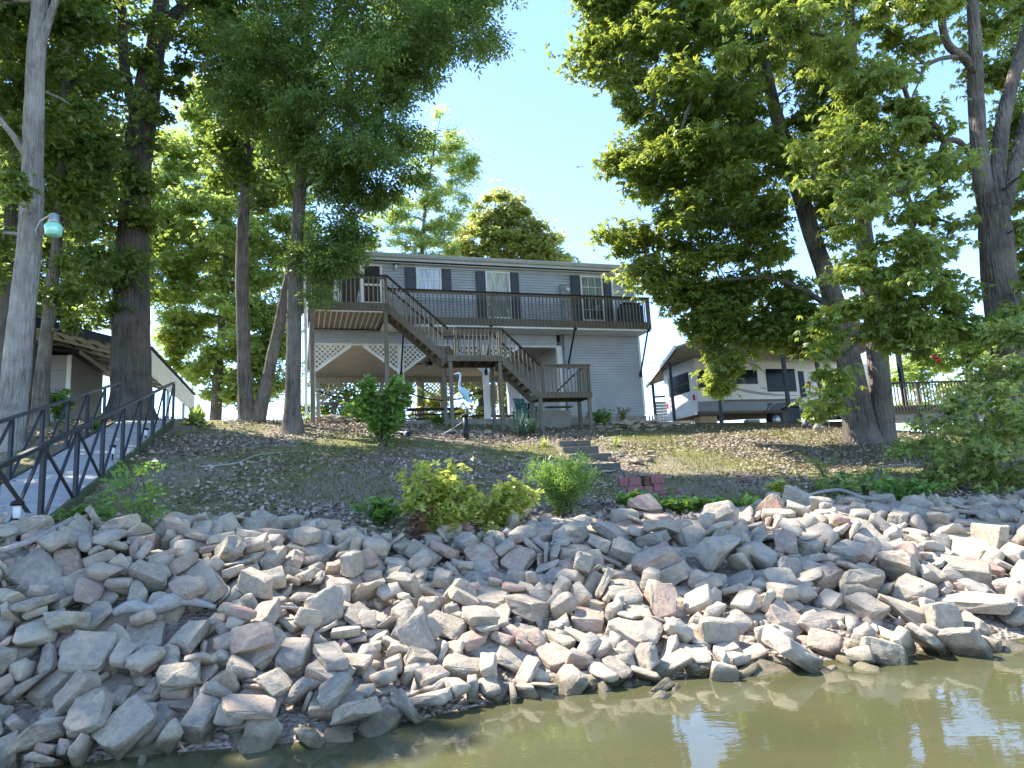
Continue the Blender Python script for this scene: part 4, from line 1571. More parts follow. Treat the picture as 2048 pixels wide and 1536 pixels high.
7 27 29 22 -614 694 140 23 -85 -45 0
1 27 23 20 -246 817 136 80 23 -8 -53
19 27 27 23 -474 729 141 13 -32 -93 1
1 27 28 16 444 1019 114 58 -19 37 69
23 27 21 14 925 740 -27 17 -96 15 7
27 27 25 17 51 884 86 32 -50 77 -18
25 27 32 25 -72 496 -6 68 -30 -30 58
23 27 22 23 -291 549 52 74 14 0 63
16 27 23 16 278 973 96 73 28 4 -61
18 27 30 24 -314 855 149 27 5 26 92
31 27 26 19 -256 837 121 27 -85 17 40
22 27 24 25 -33 884 90 15 3 82 53
29 27 25 19 230 1076 113 7 -70 -69 -6
13 27 29 21 -178 684 74 32 -70 51 35
9 27 31 15 -366 557 49 79 9 -18 55
31 27 24 14 -512 438 13 74 11 35 -54
26 27 24 21 70 883 84 8 -7 -72 67
30 27 31 24 56 727 54 2 50 44 -73
12 27 26 23 131 1000 105 20 -70 -66 11
4 27 25 23 -408 483 24 36 44 66 48
11 27 23 19 -13 942 106 15 -78 -47 36
1 27 27 17 387 946 100 87 26 -40 9
23 27 26 23 -548 657 139 72 -33 5 -59
7 27 26 17 519 766 26 64 12 -10 -73
6 27 23 14 -676 466 31 5 73 60 28
22 27 23 24 -282 936 136 95 2 11 -25
5 27 24 19 56 639 25 19 -32 90 17
20 27 31 19 360 989 97 16 -50 -5 84
1 27 32 26 374 433 -80 74 13 -1 -64
13 27 26 25 23 840 78 47 53 46 52
14 27 23 14 374 1087 104 15 -3 8 -98
13 27 28 25 -43 549 18 38 -41 -81 -9
20 27 22 20 328 977 91 55 8 1 82
24 27 31 22 450 825 75 6 10 14 -97
19 27 29 20 275 884 81 6 69 35 -61
31 27 24 20 991 598 -73 61 68 -5 36
1 27 27 26 411 651 3 69 -59 30 -24
20 27 29 21 -18 854 99 94 12 -29 7
13 27 28 19 -223 637 63 26 -25 92 -9
8 27 23 24 -66 809 80 12 56 77 -23
11 27 24 27 -77 578 18 18 -29 80 -48
5 27 29 14 -596 666 139 86 28 -15 -37
4 27 31 15 93 626 10 23 -15 -94 -18
14 27 23 22 -346 443 -14 94 24 5 18
10 27 22 16 -419 454 11 8 -3 51 -84
6 27 21 14 196 553 -25 39 -91 0 3
18 27 21 26 -562 613 118 12 16 -25 93
24 27 20 26 739 709 -14 48 -1 47 -73
25 27 22 17 -344 853 143 62 12 25 -71
28 27 20 20 104 581 0 20 -36 87 -24
27 27 26 14 121 670 38 38 17 20 88
16 27 28 19 -631 587 98 14 64 -73 14
7 27 28 18 48 860 99 30 -5 -17 93
14 27 25 16 75 604 14 88 13 17 -40
21 27 21 22 -108 586 28 52 39 50 55
7 27 25 20 323 720 23 9 -49 -85 -10
23 27 24 19 777 680 -33 93 17 -1 31
8 27 23 19 -207 464 -12 90 17 7 -37
29 27 26 25 -435 493 35 20 65 69 -18
27 27 22 21 444 703 8 48 16 -16 84
14 27 24 26 -157 608 37 78 36 -2 -49
27 27 22 23 -116 561 14 97 13 -3 17
22 27 27 22 -297 555 37 88 -13 19 -40
22 27 23 26 -337 521 23 23 -85 -45 -6
1 27 28 25 -242 680 92 91 32 1 21
24 27 24 20 -28 561 -2 97 20 7 -2
12 27 22 25 -135 642 44 1 16 -97 13
3 27 25 18 -72 832 82 25 -22 9 -93
4 27 29 15 -122 650 49 36 73 55 5
9 26 24 20 -338 836 149 7 74 -64 12
19 26 20 19 -363 643 93 9 -31 79 -50
7 26 30 25 -360 457 -4 16 -58 78 4
3 26 25 24 474 788 44 46 19 -56 65
22 26 29 23 558 754 32 15 -65 -71 -13
1 26 24 25 259 773 48 34 3 18 -91
24 26 29 15 -290 609 59 48 21 5 -84
12 26 21 23 -646 460 33 65 -51 15 -51
4 26 24 25 -584 811 149 7 -53 82 11
7 26 28 22 -523 638 124 90 27 31 -7
27 26 25 23 -428 708 140 94 5 -24 -17
16 26 20 22 436 764 50 88 25 36 12
13 26 24 13 283 683 13 16 -88 42 2
7 26 29 14 -183 329 -65 7 -45 87 16
20 26 24 16 -641 613 108 58 7 -21 77
21 26 24 20 40 738 62 4 -53 -28 78
10 26 26 26 88 697 41 45 -49 17 72
5 26 26 23 -462 490 39 86 10 35 33
15 26 28 14 -80 804 78 76 -39 32 -38
4 26 31 22 159 728 38 27 -7 42 -85
8 26 28 20 -380 663 113 75 19 12 -60
9 26 25 19 536 751 25 42 68 -14 -56
12 26 29 16 546 804 30 87 9 11 -46
31 26 20 13 -523 612 108 17 93 9 28
28 26 27 22 -587 590 98 81 21 -31 43
14 26 29 22 -316 476 7 2 60 73 -26
20 26 22 20 -283 543 28 84 16 -12 49
28 26 27 24 -193 734 80 96 13 6 18
15 26 21 22 -32 591 24 65 19 3 -72
24 26 31 25 -284 471 -1 4 2 -96 24
11 26 31 18 375 779 48 28 92 -23 2
4 26 21 14 -22 766 60 22 46 67 52
1 26 25 21 369 507 -51 88 -8 -23 38
28 26 22 22 -414 608 95 58 -25 26 71
29 26 28 16 -201 548 32 75 -5 7 63
3 26 21 24 240 675 16 83 43 17 -28
27 26 30 13 401 728 26 53 83 4 0
20 26 21 24 306 768 42 95 5 7 -28
4 26 24 24 62 595 12 86 14 11 -46
29 26 30 25 137 518 -35 8 6 -18 97
28 26 23 18 443 758 36 15 -77 52 -30
0 26 25 14 79 498 -38 1 13 -96 -21
15 26 19 21 -422 573 71 30 -57 -74 -11
27 26 23 18 815 738 -2 95 -9 -25 -9
1 26 27 13 -344 663 102 49 81 -21 20
5 26 23 16 -397 703 127 24 56 72 -29
23 26 30 17 157 599 -7 13 -50 -84 -12
7 26 31 18 87 781 61 31 -75 57 -5
6 26 20 25 517 763 36 36 -12 0 92
7 26 30 14 -266 427 -27 42 9 -17 88
25 26 31 22 313 734 36 11 -94 -21 -22
0 26 30 20 -9 745 64 75 7 9 63
0 26 20 23 504 639 -18 87 16 18 -41
9 26 26 13 -614 541 69 17 -27 94 1
31 26 27 24 226 737 40 4 -11 -5 98
13 26 29 17 -192 782 106 3 -10 3 98
26 26 29 15 179 625 10 52 -3 1 84
18 26 26 14 99 603 6 25 91 -23 -18
1 26 21 24 -241 749 103 59 -10 51 60
23 26 28 18 -669 639 107 50 4 -20 83
30 26 29 16 167 616 7 12 -65 7 -73
13 26 27 21 -187 532 32 32 -76 -53 16
17 26 24 23 -316 484 10 72 -5 21 63
30 26 21 13 -24 664 37 79 -12 -28 -50
20 26 20 25 -11 509 -13 3 93 -30 -17
12 26 31 21 -615 433 21 94 23 1 -22
10 26 25 15 -394 686 130 3 54 80 -21
30 25 20 23 -517 664 132 66 15 15 -70
6 25 28 18 -426 806 150 71 -23 6 -64
18 25 24 17 621 716 10 4 -10 3 -98
16 25 29 18 -160 741 85 4 -91 -40 -4
22 25 20 15 546 758 33 15 -64 -72 -14
27 25 26 16 -440 837 144 82 -19 3 51
29 25 29 23 -260 472 -8 41 11 -16 88
4 25 28 15 -536 520 72 62 0 -23 73
26 25 24 23 -241 564 42 39 84 -28 24
12 25 29 16 -231 717 92 62 73 20 -13
20 25 24 19 -661 459 27 69 5 -6 70
1 25 20 18 459 763 29 9 14 -2 98
17 25 24 16 -153 646 48 8 -1 99 2
17 25 21 21 187 650 8 96 14 -2 22
18 25 20 16 -131 696 73 38 -85 -34 9
13 25 21 17 388 765 39 20 47 84 8
16 25 26 17 290 741 43 0 -4 -30 94
10 25 27 25 138 651 30 32 87 3 -35
13 25 21 19 610 742 12 1 20 90 -36
15 25 22 20 -48 775 66 53 40 19 71
11 25 28 15 -417 539 56 12 93 30 8
21 25 21 13 451 528 -51 51 77 21 27
9 25 20 21 -91 782 73 41 22 15 -86
18 25 25 14 -578 513 52 55 17 -19 78
21 25 30 13 -168 833 107 69 4 47 -53
28 25 30 18 -59 736 66 36 -6 -13 91
6 25 29 24 -362 742 125 59 -40 -51 46
14 25 22 15 -265 363 -51 26 4 15 -94
0 25 30 20 -46 688 45 93 -1 30 13
19 25 24 16 -274 678 109 52 7 -17 -82
22 25 19 25 -322 809 130 39 76 10 -49
22 25 20 14 -275 617 57 11 25 -77 -56
28 25 22 18 -502 494 44 74 23 -39 49
4 25 30 20 -44 502 -16 11 -18 90 37
4 25 26 16 237 750 48 85 12 3 -50
1 25 25 21 -112 670 58 5 -43 85 28
7 25 19 15 -149 622 42 13 97 -15 8
5 25 30 13 -282 787 111 67 -6 -4 72
16 25 26 19 -593 653 123 34 10 16 -91
5 25 29 14 -251 647 72 69 65 -27 -6
24 25 23 22 -144 803 91 9 -15 15 -96
15 25 21 19 -10 650 34 91 24 23 -22
29 25 29 19 -537 477 44 30 76 41 38
12 25 23 20 -135 501 4 89 20 13 -38
11 25 20 23 -631 487 45 70 -69 -9 1
13 25 27 22 283 631 1 73 2 5 -66
29 25 26 23 -186 614 65 8 -41 64 -62
5 25 27 24 596 674 -4 20 47 78 -35
18 25 27 15 -554 617 126 96 -1 19 -14
6 25 26 15 -624 339 -30 37 13 -36 84
2 25 20 24 -468 800 143 5 -6 -5 -99
11 25 26 23 -489 644 130 10 89 -42 11
3 25 19 23 -415 715 136 82 30 -44 -14
3 25 29 13 -516 553 77 24 -28 -11 91
7 25 21 22 -222 523 30 37 76 48 -20
27 25 29 15 -45 518 -16 12 15 -17 96
28 25 24 13 -560 514 62 85 -33 12 -37
26 25 19 17 254 614 -5 35 19 -18 -89
22 25 27 18 178 645 13 95 26 -10 -7
12 25 23 21 511 573 -40 21 23 -42 84
23 25 23 20 492 571 -36 40 -42 -72 -35
28 25 19 17 -422 586 84 76 7 49 41
20 25 22 24 -307 757 119 80 1 37 45
5 25 23 20 -439 557 73 79 30 3 -51
0 25 21 17 -635 544 74 9 88 -26 -35
30 25 28 18 579 684 -3 69 -18 -27 -62
10 25 19 21 -376 748 131 43 30 83 -14
24 25 27 16 -561 498 54 57 -23 -14 -76
3 25 26 23 -71 926 105 80 -47 -20 29
23 25 20 17 610 730 5 17 14 15 95
31 25 28 21 -421 700 130 71 68 6 -5
22 25 20 22 -376 347 -43 29 13 -57 74
9 24 22 21 -271 747 118 33 -39 -57 -62
11 24 24 13 -558 751 150 29 15 -19 -91
23 24 21 21 -370 686 123 46 -44 76 -5
1 24 23 19 47 534 -14 18 -12 92 29
21 24 19 14 -29 580 6 89 18 11 -38
6 24 21 21 -230 550 32 33 0 39 -85
17 24 20 23 -397 893 142 11 -85 -49 4
0 24 20 22 -97 633 55 9 -40 -25 87
28 24 26 13 -375 631 88 23 14 -35 89
20 24 24 14 16 776 62 31 -64 66 18
20 24 22 19 399 649 10 33 -73 48 -34
21 24 25 16 -627 474 38 17 10 -26 -93
1 24 22 16 92 715 44 17 -79 28 -50
26 24 24 17 -8 772 70 72 65 -2 -16
2 24 27 15 -605 582 93 29 -10 13 93
21 24 21 15 -564 509 57 22 -24 -23 -91
6 24 20 17 -518 528 66 34 -37 -67 52
13 24 27 23 -440 657 142 88 35 20 -20
2 24 25 22 -409 647 109 95 14 -23 7
13 24 29 20 -420 553 66 38 -60 68 -2
19 24 21 17 -165 594 31 28 -93 13 15
14 24 27 17 -204 632 54 87 14 12 -43
27 24 21 21 -40 764 66 32 -84 -29 28
30 24 21 12 -141 646 56 81 -2 29 -48
9 24 28 21 -266 637 62 64 20 -6 72
1 24 26 12 -251 470 2 19 73 54 34
8 24 28 21 -383 492 35 48 -73 -21 -43
23 24 20 18 -219 585 43 72 35 -32 49
5 24 28 19 -239 538 20 28 39 2 87
17 24 29 17 -178 482 9 26 -25 -24 89
9 24 22 21 -129 556 18 98 12 -6 -9
16 24 28 23 -77 1000 117 58 -21 11 -76
18 24 21 12 -132 751 68 12 -95 -26 5
6 24 21 14 -187 610 50 33 -78 30 -42
2 24 18 20 -253 563 31 44 18 -11 86
20 24 19 18 -628 685 134 73 2 49 46
28 24 27 17 -204 627 59 94 8 11 -28
6 24 19 22 -244 496 11 21 40 72 -50
27 24 22 21 -301 697 100 23 -17 18 -93
31 24 26 18 -539 637 134 11 -51 -78 -32
6 24 25 14 234 581 -18 68 -10 20 -68
6 24 21 21 -554 517 72 21 80 26 -49
17 24 26 16 -166 662 58 81 -1 13 54
13 24 27 14 -230 459 -7 89 43 10 -1
15 24 18 22 491 657 -7 49 20 -22 -81
15 24 22 16 -310 550 56 70 5 32 -61
31 24 21 15 26 507 -27 96 24 7 1
14 24 18 15 -266 684 88 63 -42 -23 -59
8 24 20 13 -579 459 39 16 24 -94 8
2 24 21 23 16 577 -1 36 -83 39 11
16 24 24 14 -367 705 120 1 -12 -98 -6
4 24 21 18 -264 586 50 34 -35 -60 62
21 24 28 22 -413 768 136 12 -22 -96 -2
12 24 20 20 245 589 -17 0 83 -49 -22
25 24 20 19 -595 467 35 26 7 8 95
29 24 27 16 110 723 52 91 35 5 15
23 24 21 21 -650 675 128 14 -18 12 96
17 24 27 14 -140 737 69 74 19 18 -60
25 24 23 19 219 743 50 34 5 -15 -92
16 24 22 12 -712 322 -34 98 -12 0 1
17 24 19 18 -650 572 79 60 11 -18 76
23 24 28 20 -205 669 75 11 59 -78 3
24 24 20 14 -416 722 143 91 -27 -29 0
11 24 18 16 -364 667 108 52 -16 -50 65
28 24 23 20 242 708 42 26 -51 12 79
14 24 22 16 -192 495 -2 96 24 3 -1
12 24 27 12 556 696 -6 13 -59 -77 -11
21 24 18 17 197 737 43 48 30 50 -65
12 24 28 14 209 754 46 13 36 -26 -88
17 24 25 19 674 718 -10 97 19 5 -1
24 24 18 15 -202 793 97 47 18 23 -82
9 24 18 23 -365 411 -21 7 -5 -97 -19
11 24 27 18 -683 423 19 8 -89 38 -20
1 24 25 19 290 430 -69 56 27 63 44
16 24 24 22 -706 485 40 4 27 90 31
15 24 19 17 -66 724 55 59 4 0 -79
11 24 27 14 -421 518 49 18 -42 5 88
26 24 19 16 -324 471 3 35 11 32 86
4 24 18 16 -584 825 148 2 1 30 -94
3 24 27 17 205 690 27 14 -31 85 37
0 24 23 18 225 668 18 75 64 4 8
9 24 25 15 -183 743 86 77 -29 50 21
0 24 26 18 184 617 3 3 94 22 21
3 23 21 21 -225 754 100 15 20 -36 -89
28 23 19 12 -370 719 114 93 8 16 -30
6 23 21 16 -209 511 18 8 0 -48 86
0 23 22 23 -75 432 -30 10 -72 -46 -50
26 23 26 14 265 552 -31 93 24 5 -22
8 23 18 20 -322 558 48 19 -91 -10 -34
16 23 27 17 -285 568 46 82 47 -29 6
3 23 20 20 156 656 18 27 27 -91 5
8 23 26 12 246 557 -26 15 8 96 16
12 23 24 18 -418 671 136 20 -44 -84 -24
24 23 24 20 380 601 -22 12 -82 -52 -7
21 23 18 14 9 599 10 3 -31 -81 -47
29 23 19 22 621 592 -48 18 7 9 -97
30 23 24 19 -48 626 37 38 1 17 -90
31 23 25 12 -510 303 -44 3 40 -57 69
30 23 19 17 -192 721 94 32 54 72 -23
3 23 27 21 -473 609 108 4 -9 94 -30
15 23 26 13 108 559 -11 12 -13 72 -65
25 23 22 21 -90 582 22 27 17 -45 -82
13 23 25 19 102 567 -5 1 -46 78 -40
9 23 23 18 -571 529 67 23 14 95 3
4 23 23 14 266 483 -61 78 16 -8 57
11 23 26 19 581 438 -90 38 -61 58 -36
10 23 20 18 -241 598 68 66 16 7 71
29 23 19 21 -653 558 76 10 8 70 68
29 23 19 23 -72 613 30 7 79 28 52
20 23 26 16 -596 527 61 39 9 23 -88
31 23 19 14 -581 602 108 76 -19 35 50
29 23 22 19 -110 494 -11 71 21 -6 65
25 23 23 19 -20 507 -22 72 19 -7 64
4 23 27 13 -686 538 65 40 -45 77 -14
1 23 22 16 -502 688 141 40 -18 -61 65
14 23 24 20 -310 391 -28 60 52 -56 13
8 23 25 15 -638 646 125 10 30 -94 2
5 23 18 14 -150 634 44 6 -6 -21 96
14 23 25 19 -673 598 96 94 8 25 -18
26 23 18 13 291 521 -42 50 23 36 -74
2 23 27 19 -138 714 61 83 21 4 50
28 23 26 12 -697 509 63 33 25 -11 89
20 23 18 18 164 686 23 58 3 16 -78
19 23 19 23 122 657 15 37 3 15 -91
5 23 20 12 -474 607 97 25 -95 -12 5
17 23 27 16 -327 544 36 31 30 -13 -88
24 23 18 18 -608 537 66 21 14 7 -96
11 23 23 17 -706 701 124 98 14 -5 -8
23 23 20 12 -103 939 111 87 5 47 -5
13 23 24 20 66 643 21 24 -18 94 5
26 23 24 14 -420 491 31 36 58 -69 -18
10 23 22 15 -175 620 43 11 -95 -26 8
31 23 23 13 -353 688 104 43 6 4 89
31 23 26 17 -266 753 123 71 35 -28 52
2 23 27 18 323 677 14 11 -94 -5 -30
13 23 23 15 -736 474 27 31 -93 12 -12
0 23 20 18 403 711 27 84 48 23 -4
11 23 27 14 -240 578 55 33 9 17 -91
12 23 25 16 -612 499 61 95 8 14 21
9 23 18 14 -201 612 47 32 24 -14 90
12 23 20 17 -389 762 128 61 61 -27 -40
21 23 21 11 -196 648 59 66 -22 10 -70
26 23 24 12 -626 605 106 7 58 -23 76
2 23 21 16 -202 483 -1 15 -94 5 26
21 23 24 14 -709 640 105 4 -80 56 11
11 23 27 16 -248 383 -41 48 11 -14 85
28 23 21 13 111 527 -30 7 -58 78 17
7 23 25 22 -131 631 41 10 14 14 -96
31 23 18 22 285 609 -3 27 -81 50 -7
14 23 19 14 -406 556 68 46 -9 -25 83
27 23 27 18 236 421 -76 83 52 -7 10
30 23 17 20 -548 553 90 58 52 -56 21
6 23 26 12 -504 683 151 8 9 -24 96
31 23 17 13 42 724 42 27 -56 -65 -41
0 22 21 16 -278 729 127 61 -4 7 77
28 22 26 17 -447 455 9 47 5 25 -83
30 22 23 14 -36 668 39 83 4 -20 -50
24 22 21 13 -300 696 104 95 18 19 9
15 22 26 19 -582 476 48 46 77 29 31
7 22 18 21 -212 725 93 80 -15 10 54
2 22 27 12 -443 467 17 92 4 26 24
8 22 21 15 130 692 26 97 15 1 14
8 22 25 20 -39 646 42 55 1 17 -80
25 22 23 22 44 611 18 17 14 -86 45
18 22 22 13 -247 544 50 28 93 -21 4
17 22 23 16 -372 769 136 0 -7 -57 -80
25 22 21 21 2 382 -65 50 38 48 60
30 22 23 17 -57 661 49 41 -28 -10 -85
21 22 23 15 -708 468 33 29 -1 -92 -25
3 22 23 22 131 469 -53 87 31 19 31
14 22 17 18 -437 470 18 90 -19 24 -29
23 22 23 13 -367 369 -40 96 21 7 -7
18 22 17 13 -399 469 16 3 56 -76 -29
3 22 25 21 -133 507 0 58 16 -10 78
11 22 20 18 -655 433 16 64 -63 -39 13
20 22 25 15 -500 601 102 31 14 -8 -93
24 22 24 16 393 519 -55 15 -5 29 -93
16 22 23 13 -329 661 92 66 7 -45 58
15 22 20 12 -667 677 121 21 -68 -66 -18
6 22 23 15 -643 743 139 18 -87 -44 -10
9 22 25 12 -574 740 143 48 -3 -5 87
5 22 22 18 -395 344 -40 9 -3 76 -62
13 22 17 20 -428 781 140 27 88 36 3
6 22 20 18 -697 453 28 3 -87 -41 25
31 22 20 21 -456 659 124 93 -4 -9 33
2 22 21 16 -467 605 99 27 -82 -48 -3
4 22 21 19 -327 575 64 48 -81 21 24
1 22 19 21 -314 434 -16 11 -96 18 7
21 22 22 11 -468 390 -13 59 -23 -1 -75
5 22 20 12 -496 378 -12 3 84 20 -49
23 22 25 14 -14 369 -68 1 -83 -36 -41
24 22 20 15 -423 439 3 96 24 0 8
5 22 20 19 -121 416 -36 29 47 -57 -59
11 22 20 15 167 574 -16 13 -46 -86 -12
13 22 23 15 -293 308 -59 49 -53 53 42
22 22 21 16 -432 347 -33 76 29 55 -2
14 22 17 14 -76 483 -23 13 -23 -94 -16
7 22 20 21 -67 432 -42 67 -45 -46 36
19 22 26 13 -485 432 13 96 23 8 -8
20 22 22 19 -306 471 -4 96 21 3 11
8 22 18 14 -677 429 9 7 -23 94 20
6 22 20 15 118 579 -5 67 41 27 53
6 22 23 18 -491 451 19 79 -41 -32 30
23 22 19 20 -447 448 14 61 6 24 -73
28 22 18 21 52 518 -25 65 29 3 68
19 22 17 14 35 549 -14 50 -80 -21 18
26 22 24 11 -669 420 9 67 70 6 19
15 22 22 12 214 553 -23 2 -30 35 -88
15 22 17 18 348 557 -35 95 28 3 6
11 22 22 18 440 404 -92 2 -14 69 69
10 22 22 17 307 480 -56 47 28 -39 73
17 22 21 18 -223 485 -5 96 23 3 -11
30 22 17 15 396 596 -25 37 4 18 -90
18 22 18 13 95 548 -21 42 14 -13 88
14 22 18 14 -223 393 -37 6 4 -90 41
19 22 22 21 -742 385 -7 15 -4 -88 44
15 22 21 11 -411 345 -36 38 -4 84 -35
8 22 26 11 -262 397 -34 85 -6 -21 46
3 22 23 22 -483 497 46 83 -19 2 -50
8 22 24 14 -114 616 36 83 -44 26 -20
0 22 23 15 101 683 40 95 1 10 -28
8 22 24 20 -579 492 45 68 28 -24 62
17 22 21 12 -666 690 122 31 10 9 -93
6 22 22 16 9 656 28 48 29 -23 78
23 22 22 12 54 625 13 24 13 7 95
8 22 20 21 -327 499 21 0 -53 81 -20
22 22 19 18 38 569 -7 83 0 -15 52
20 22 18 20 -442 377 -24 40 -3 41 -81
7 22 18 19 -116 687 69 50 -5 -8 85
21 22 22 18 -113 566 24 94 -1 -13 -27
8 22 17 21 327 661 6 1 35 -92 -15
29 22 25 20 -183 466 -10 15 -92 19 29
2 22 25 11 -524 532 76 3 -85 -49 16
7 22 26 13 -607 598 98 6 62 -73 -23
17 22 18 16 -581 502 55 80 -57 -3 -4
11 22 25 13 82 540 -16 18 -27 86 36
4 22 25 15 13 583 8 9 96 -21 -3
19 22 24 18 -175 626 53 18 -28 93 -10
21 22 20 11 -564 563 84 53 -22 -61 52
0 22 23 14 -566 650 130 5 -22 -18 95
18 22 23 22 162 599 4 14 3 -72 66
31 22 21 19 -485 537 68 75 27 50 31
9 21 18 19 -684 589 96 85 16 -13 -47
0 21 21 12 316 612 -11 33 -67 -64 5
13 21 20 18 -679 619 103 43 -22 -86 -7
10 21 19 17 -134 618 37 5 0 99 8
28 21 17 11 -61 615 33 83 40 -24 -27
13 21 19 16 -244 546 40 31 -6 -16 93
5 21 22 18 285 621 7 93 29 -12 -13
11 21 18 15 -535 548 79 31 -36 -18 -85
25 21 17 19 -648 701 136 64 64 3 -39
19 21 23 21 -191 620 60 81 32 48 5
16 21 16 17 -273 668 102 9 14 1 -98
27 21 22 17 -702 671 112 79 12 -19 55
6 21 21 15 -326 643 79 24 -22 34 -87
16 21 19 15 -541 741 148 3 -39 -91 2
27 21 18 12 -201 609 40 96 21 7 -5
4 21 22 12 -501 668 129 51 0 21 -82
6 21 21 15 -83 635 48 80 35 47 -8
15 21 21 21 -216 706 91 36 -14 -8 91
10 21 20 18 -510 482 40 58 76 -26 -1
8 21 22 15 -108 604 34 68 -41 -21 -54
3 21 19 19 -672 551 75 28 -93 16 9
7 21 25 14 -380 518 43 52 66 24 46
2 21 25 18 -98 556 13 61 -7 1 -77
23 21 21 11 -504 651 134 28 26 -38 -83
2 21 22 12 -595 638 113 96 23 -2 -12
9 21 23 19 -482 602 102 11 -8 96 -21
5 21 23 13 -481 800 147 66 22 -33 -62
0 21 22 11 -625 552 79 47 73 42 -23
8 21 20 14 -31 574 11 77 14 15 -58
15 21 18 12 -581 633 120 16 59 -76 13
21 21 24 19 -377 537 50 40 -51 -49 56
5 21 16 19 -305 485 8 58 30 -67 -32
17 21 18 15 -664 553 69 6 -1 -22 96
29 21 25 12 150 622 15 13 -73 -64 -12
9 21 19 12 -239 630 55 4 -98 2 10
1 21 21 12 82 617 13 61 -69 9 -34
31 21 22 16 -291 676 110 57 27 36 67
23 21 23 17 -426 723 144 38 -31 13 85
25 21 24 19 -262 542 31 5 3 -97 -19
24 21 21 12 -574 561 84 43 -83 26 -22
10 21 23 15 -489 577 100 31 70 54 29
29 21 17 16 -33 634 45 97 4 2 21
3 21 23 12 -708 608 95 1 -48 -16 85
14 21 25 12 -280 656 82 87 31 -34 13
17 21 19 18 -582 613 109 93 23 -24 9
30 21 16 18 -339 499 13 28 -54 -77 -1
11 21 24 15 -565 595 99 10 -1 -95 -24
11 21 16 12 -362 800 151 25 65 67 -21
13 21 18 16 -534 710 145 6 -64 -73 17
25 21 24 13 -567 544 76 23 -96 -6 -7
3 21 17 17 -548 481 35 10 6 -20 96
27 21 18 13 -290 509 9 73 34 2 -56
1 21 21 18 -55 561 15 47 10 4 86
13 21 19 12 -371 651 116 69 -62 26 21
9 21 16 14 -183 628 50 19 -11 26 -93
22 21 18 13 -163 534 18 80 22 -49 -23
12 21 22 21 -24 560 2 95 17 2 23
9 21 21 14 -586 512 59 5 -3 -25 96
18 21 19 20 -363 635 101 11 -4 4 -98
26 21 20 16 -44 570 11 5 -69 3 -70
0 20 16 14 -266 557 34 22 80 48 -23
24 20 19 20 -301 533 29 68 19 23 -64
17 20 22 15 -383 419 -17 7 -97 -15 9
12 20 15 19 -154 596 39 13 -20 8 96
0 20 22 12 -174 603 43 71 -61 29 0
25 20 16 12 -544 528 78 68 -22 -30 62
22 20 18 19 -613 518 58 20 96 -12 1
3 20 17 20 -498 464 21 80 37 16 43
18 20 18 11 -509 444 20 6 -97 21 3
25 20 20 13 -499 547 73 7 -3 93 -33
2 20 22 12 -350 454 -8 14 -97 11 -6
11 20 16 13 -588 561 82 20 -13 -67 68
0 20 24 14 -298 486 9 66 -33 -60 27
31 20 22 13 -231 571 36 91 1 3 -38
11 20 18 11 -529 557 83 66 -59 29 33
11 20 17 13 -454 552 73 29 -35 -84 25
27 20 20 15 -437 459 28 34 21 37 -83
7 20 19 16 -238 488 -2 2 59 74 27
7 20 15 11 -283 544 33 73 14 13 -63
19 20 20 14 -389 462 7 24 -82 -50 7
1 20 16 11 -1 579 5 18 -19 -72 62
21 20 20 14 -661 458 35 7 -90 40 6
24 20 21 14 -368 412 -25 19 -96 14 8
0 20 21 11 -438 521 44 68 21 18 66
5 20 21 17 -30 602 16 49 -60 -60 14
27 20 20 20 -387 485 27 45 13 -55 68
5 20 23 11 -275 517 19 62 24 -21 70
18 20 16 15 -280 412 -31 87 21 -5 43
25 20 21 11 -459 546 62 80 40 6 -44
26 20 18 14 -353 502 21 78 -11 40 44
18 20 20 17 87 629 21 83 25 14 45
12 20 19 15 -588 495 66 67 28 66 -5
26 20 23 17 -555 458 28 32 -26 -85 31
30 20 17 18 -20 633 36 21 17 4 95
10 20 16 12 -13 575 4 44 60 -34 -56
4 20 21 19 -216 603 54 64 18 -11 72
"""
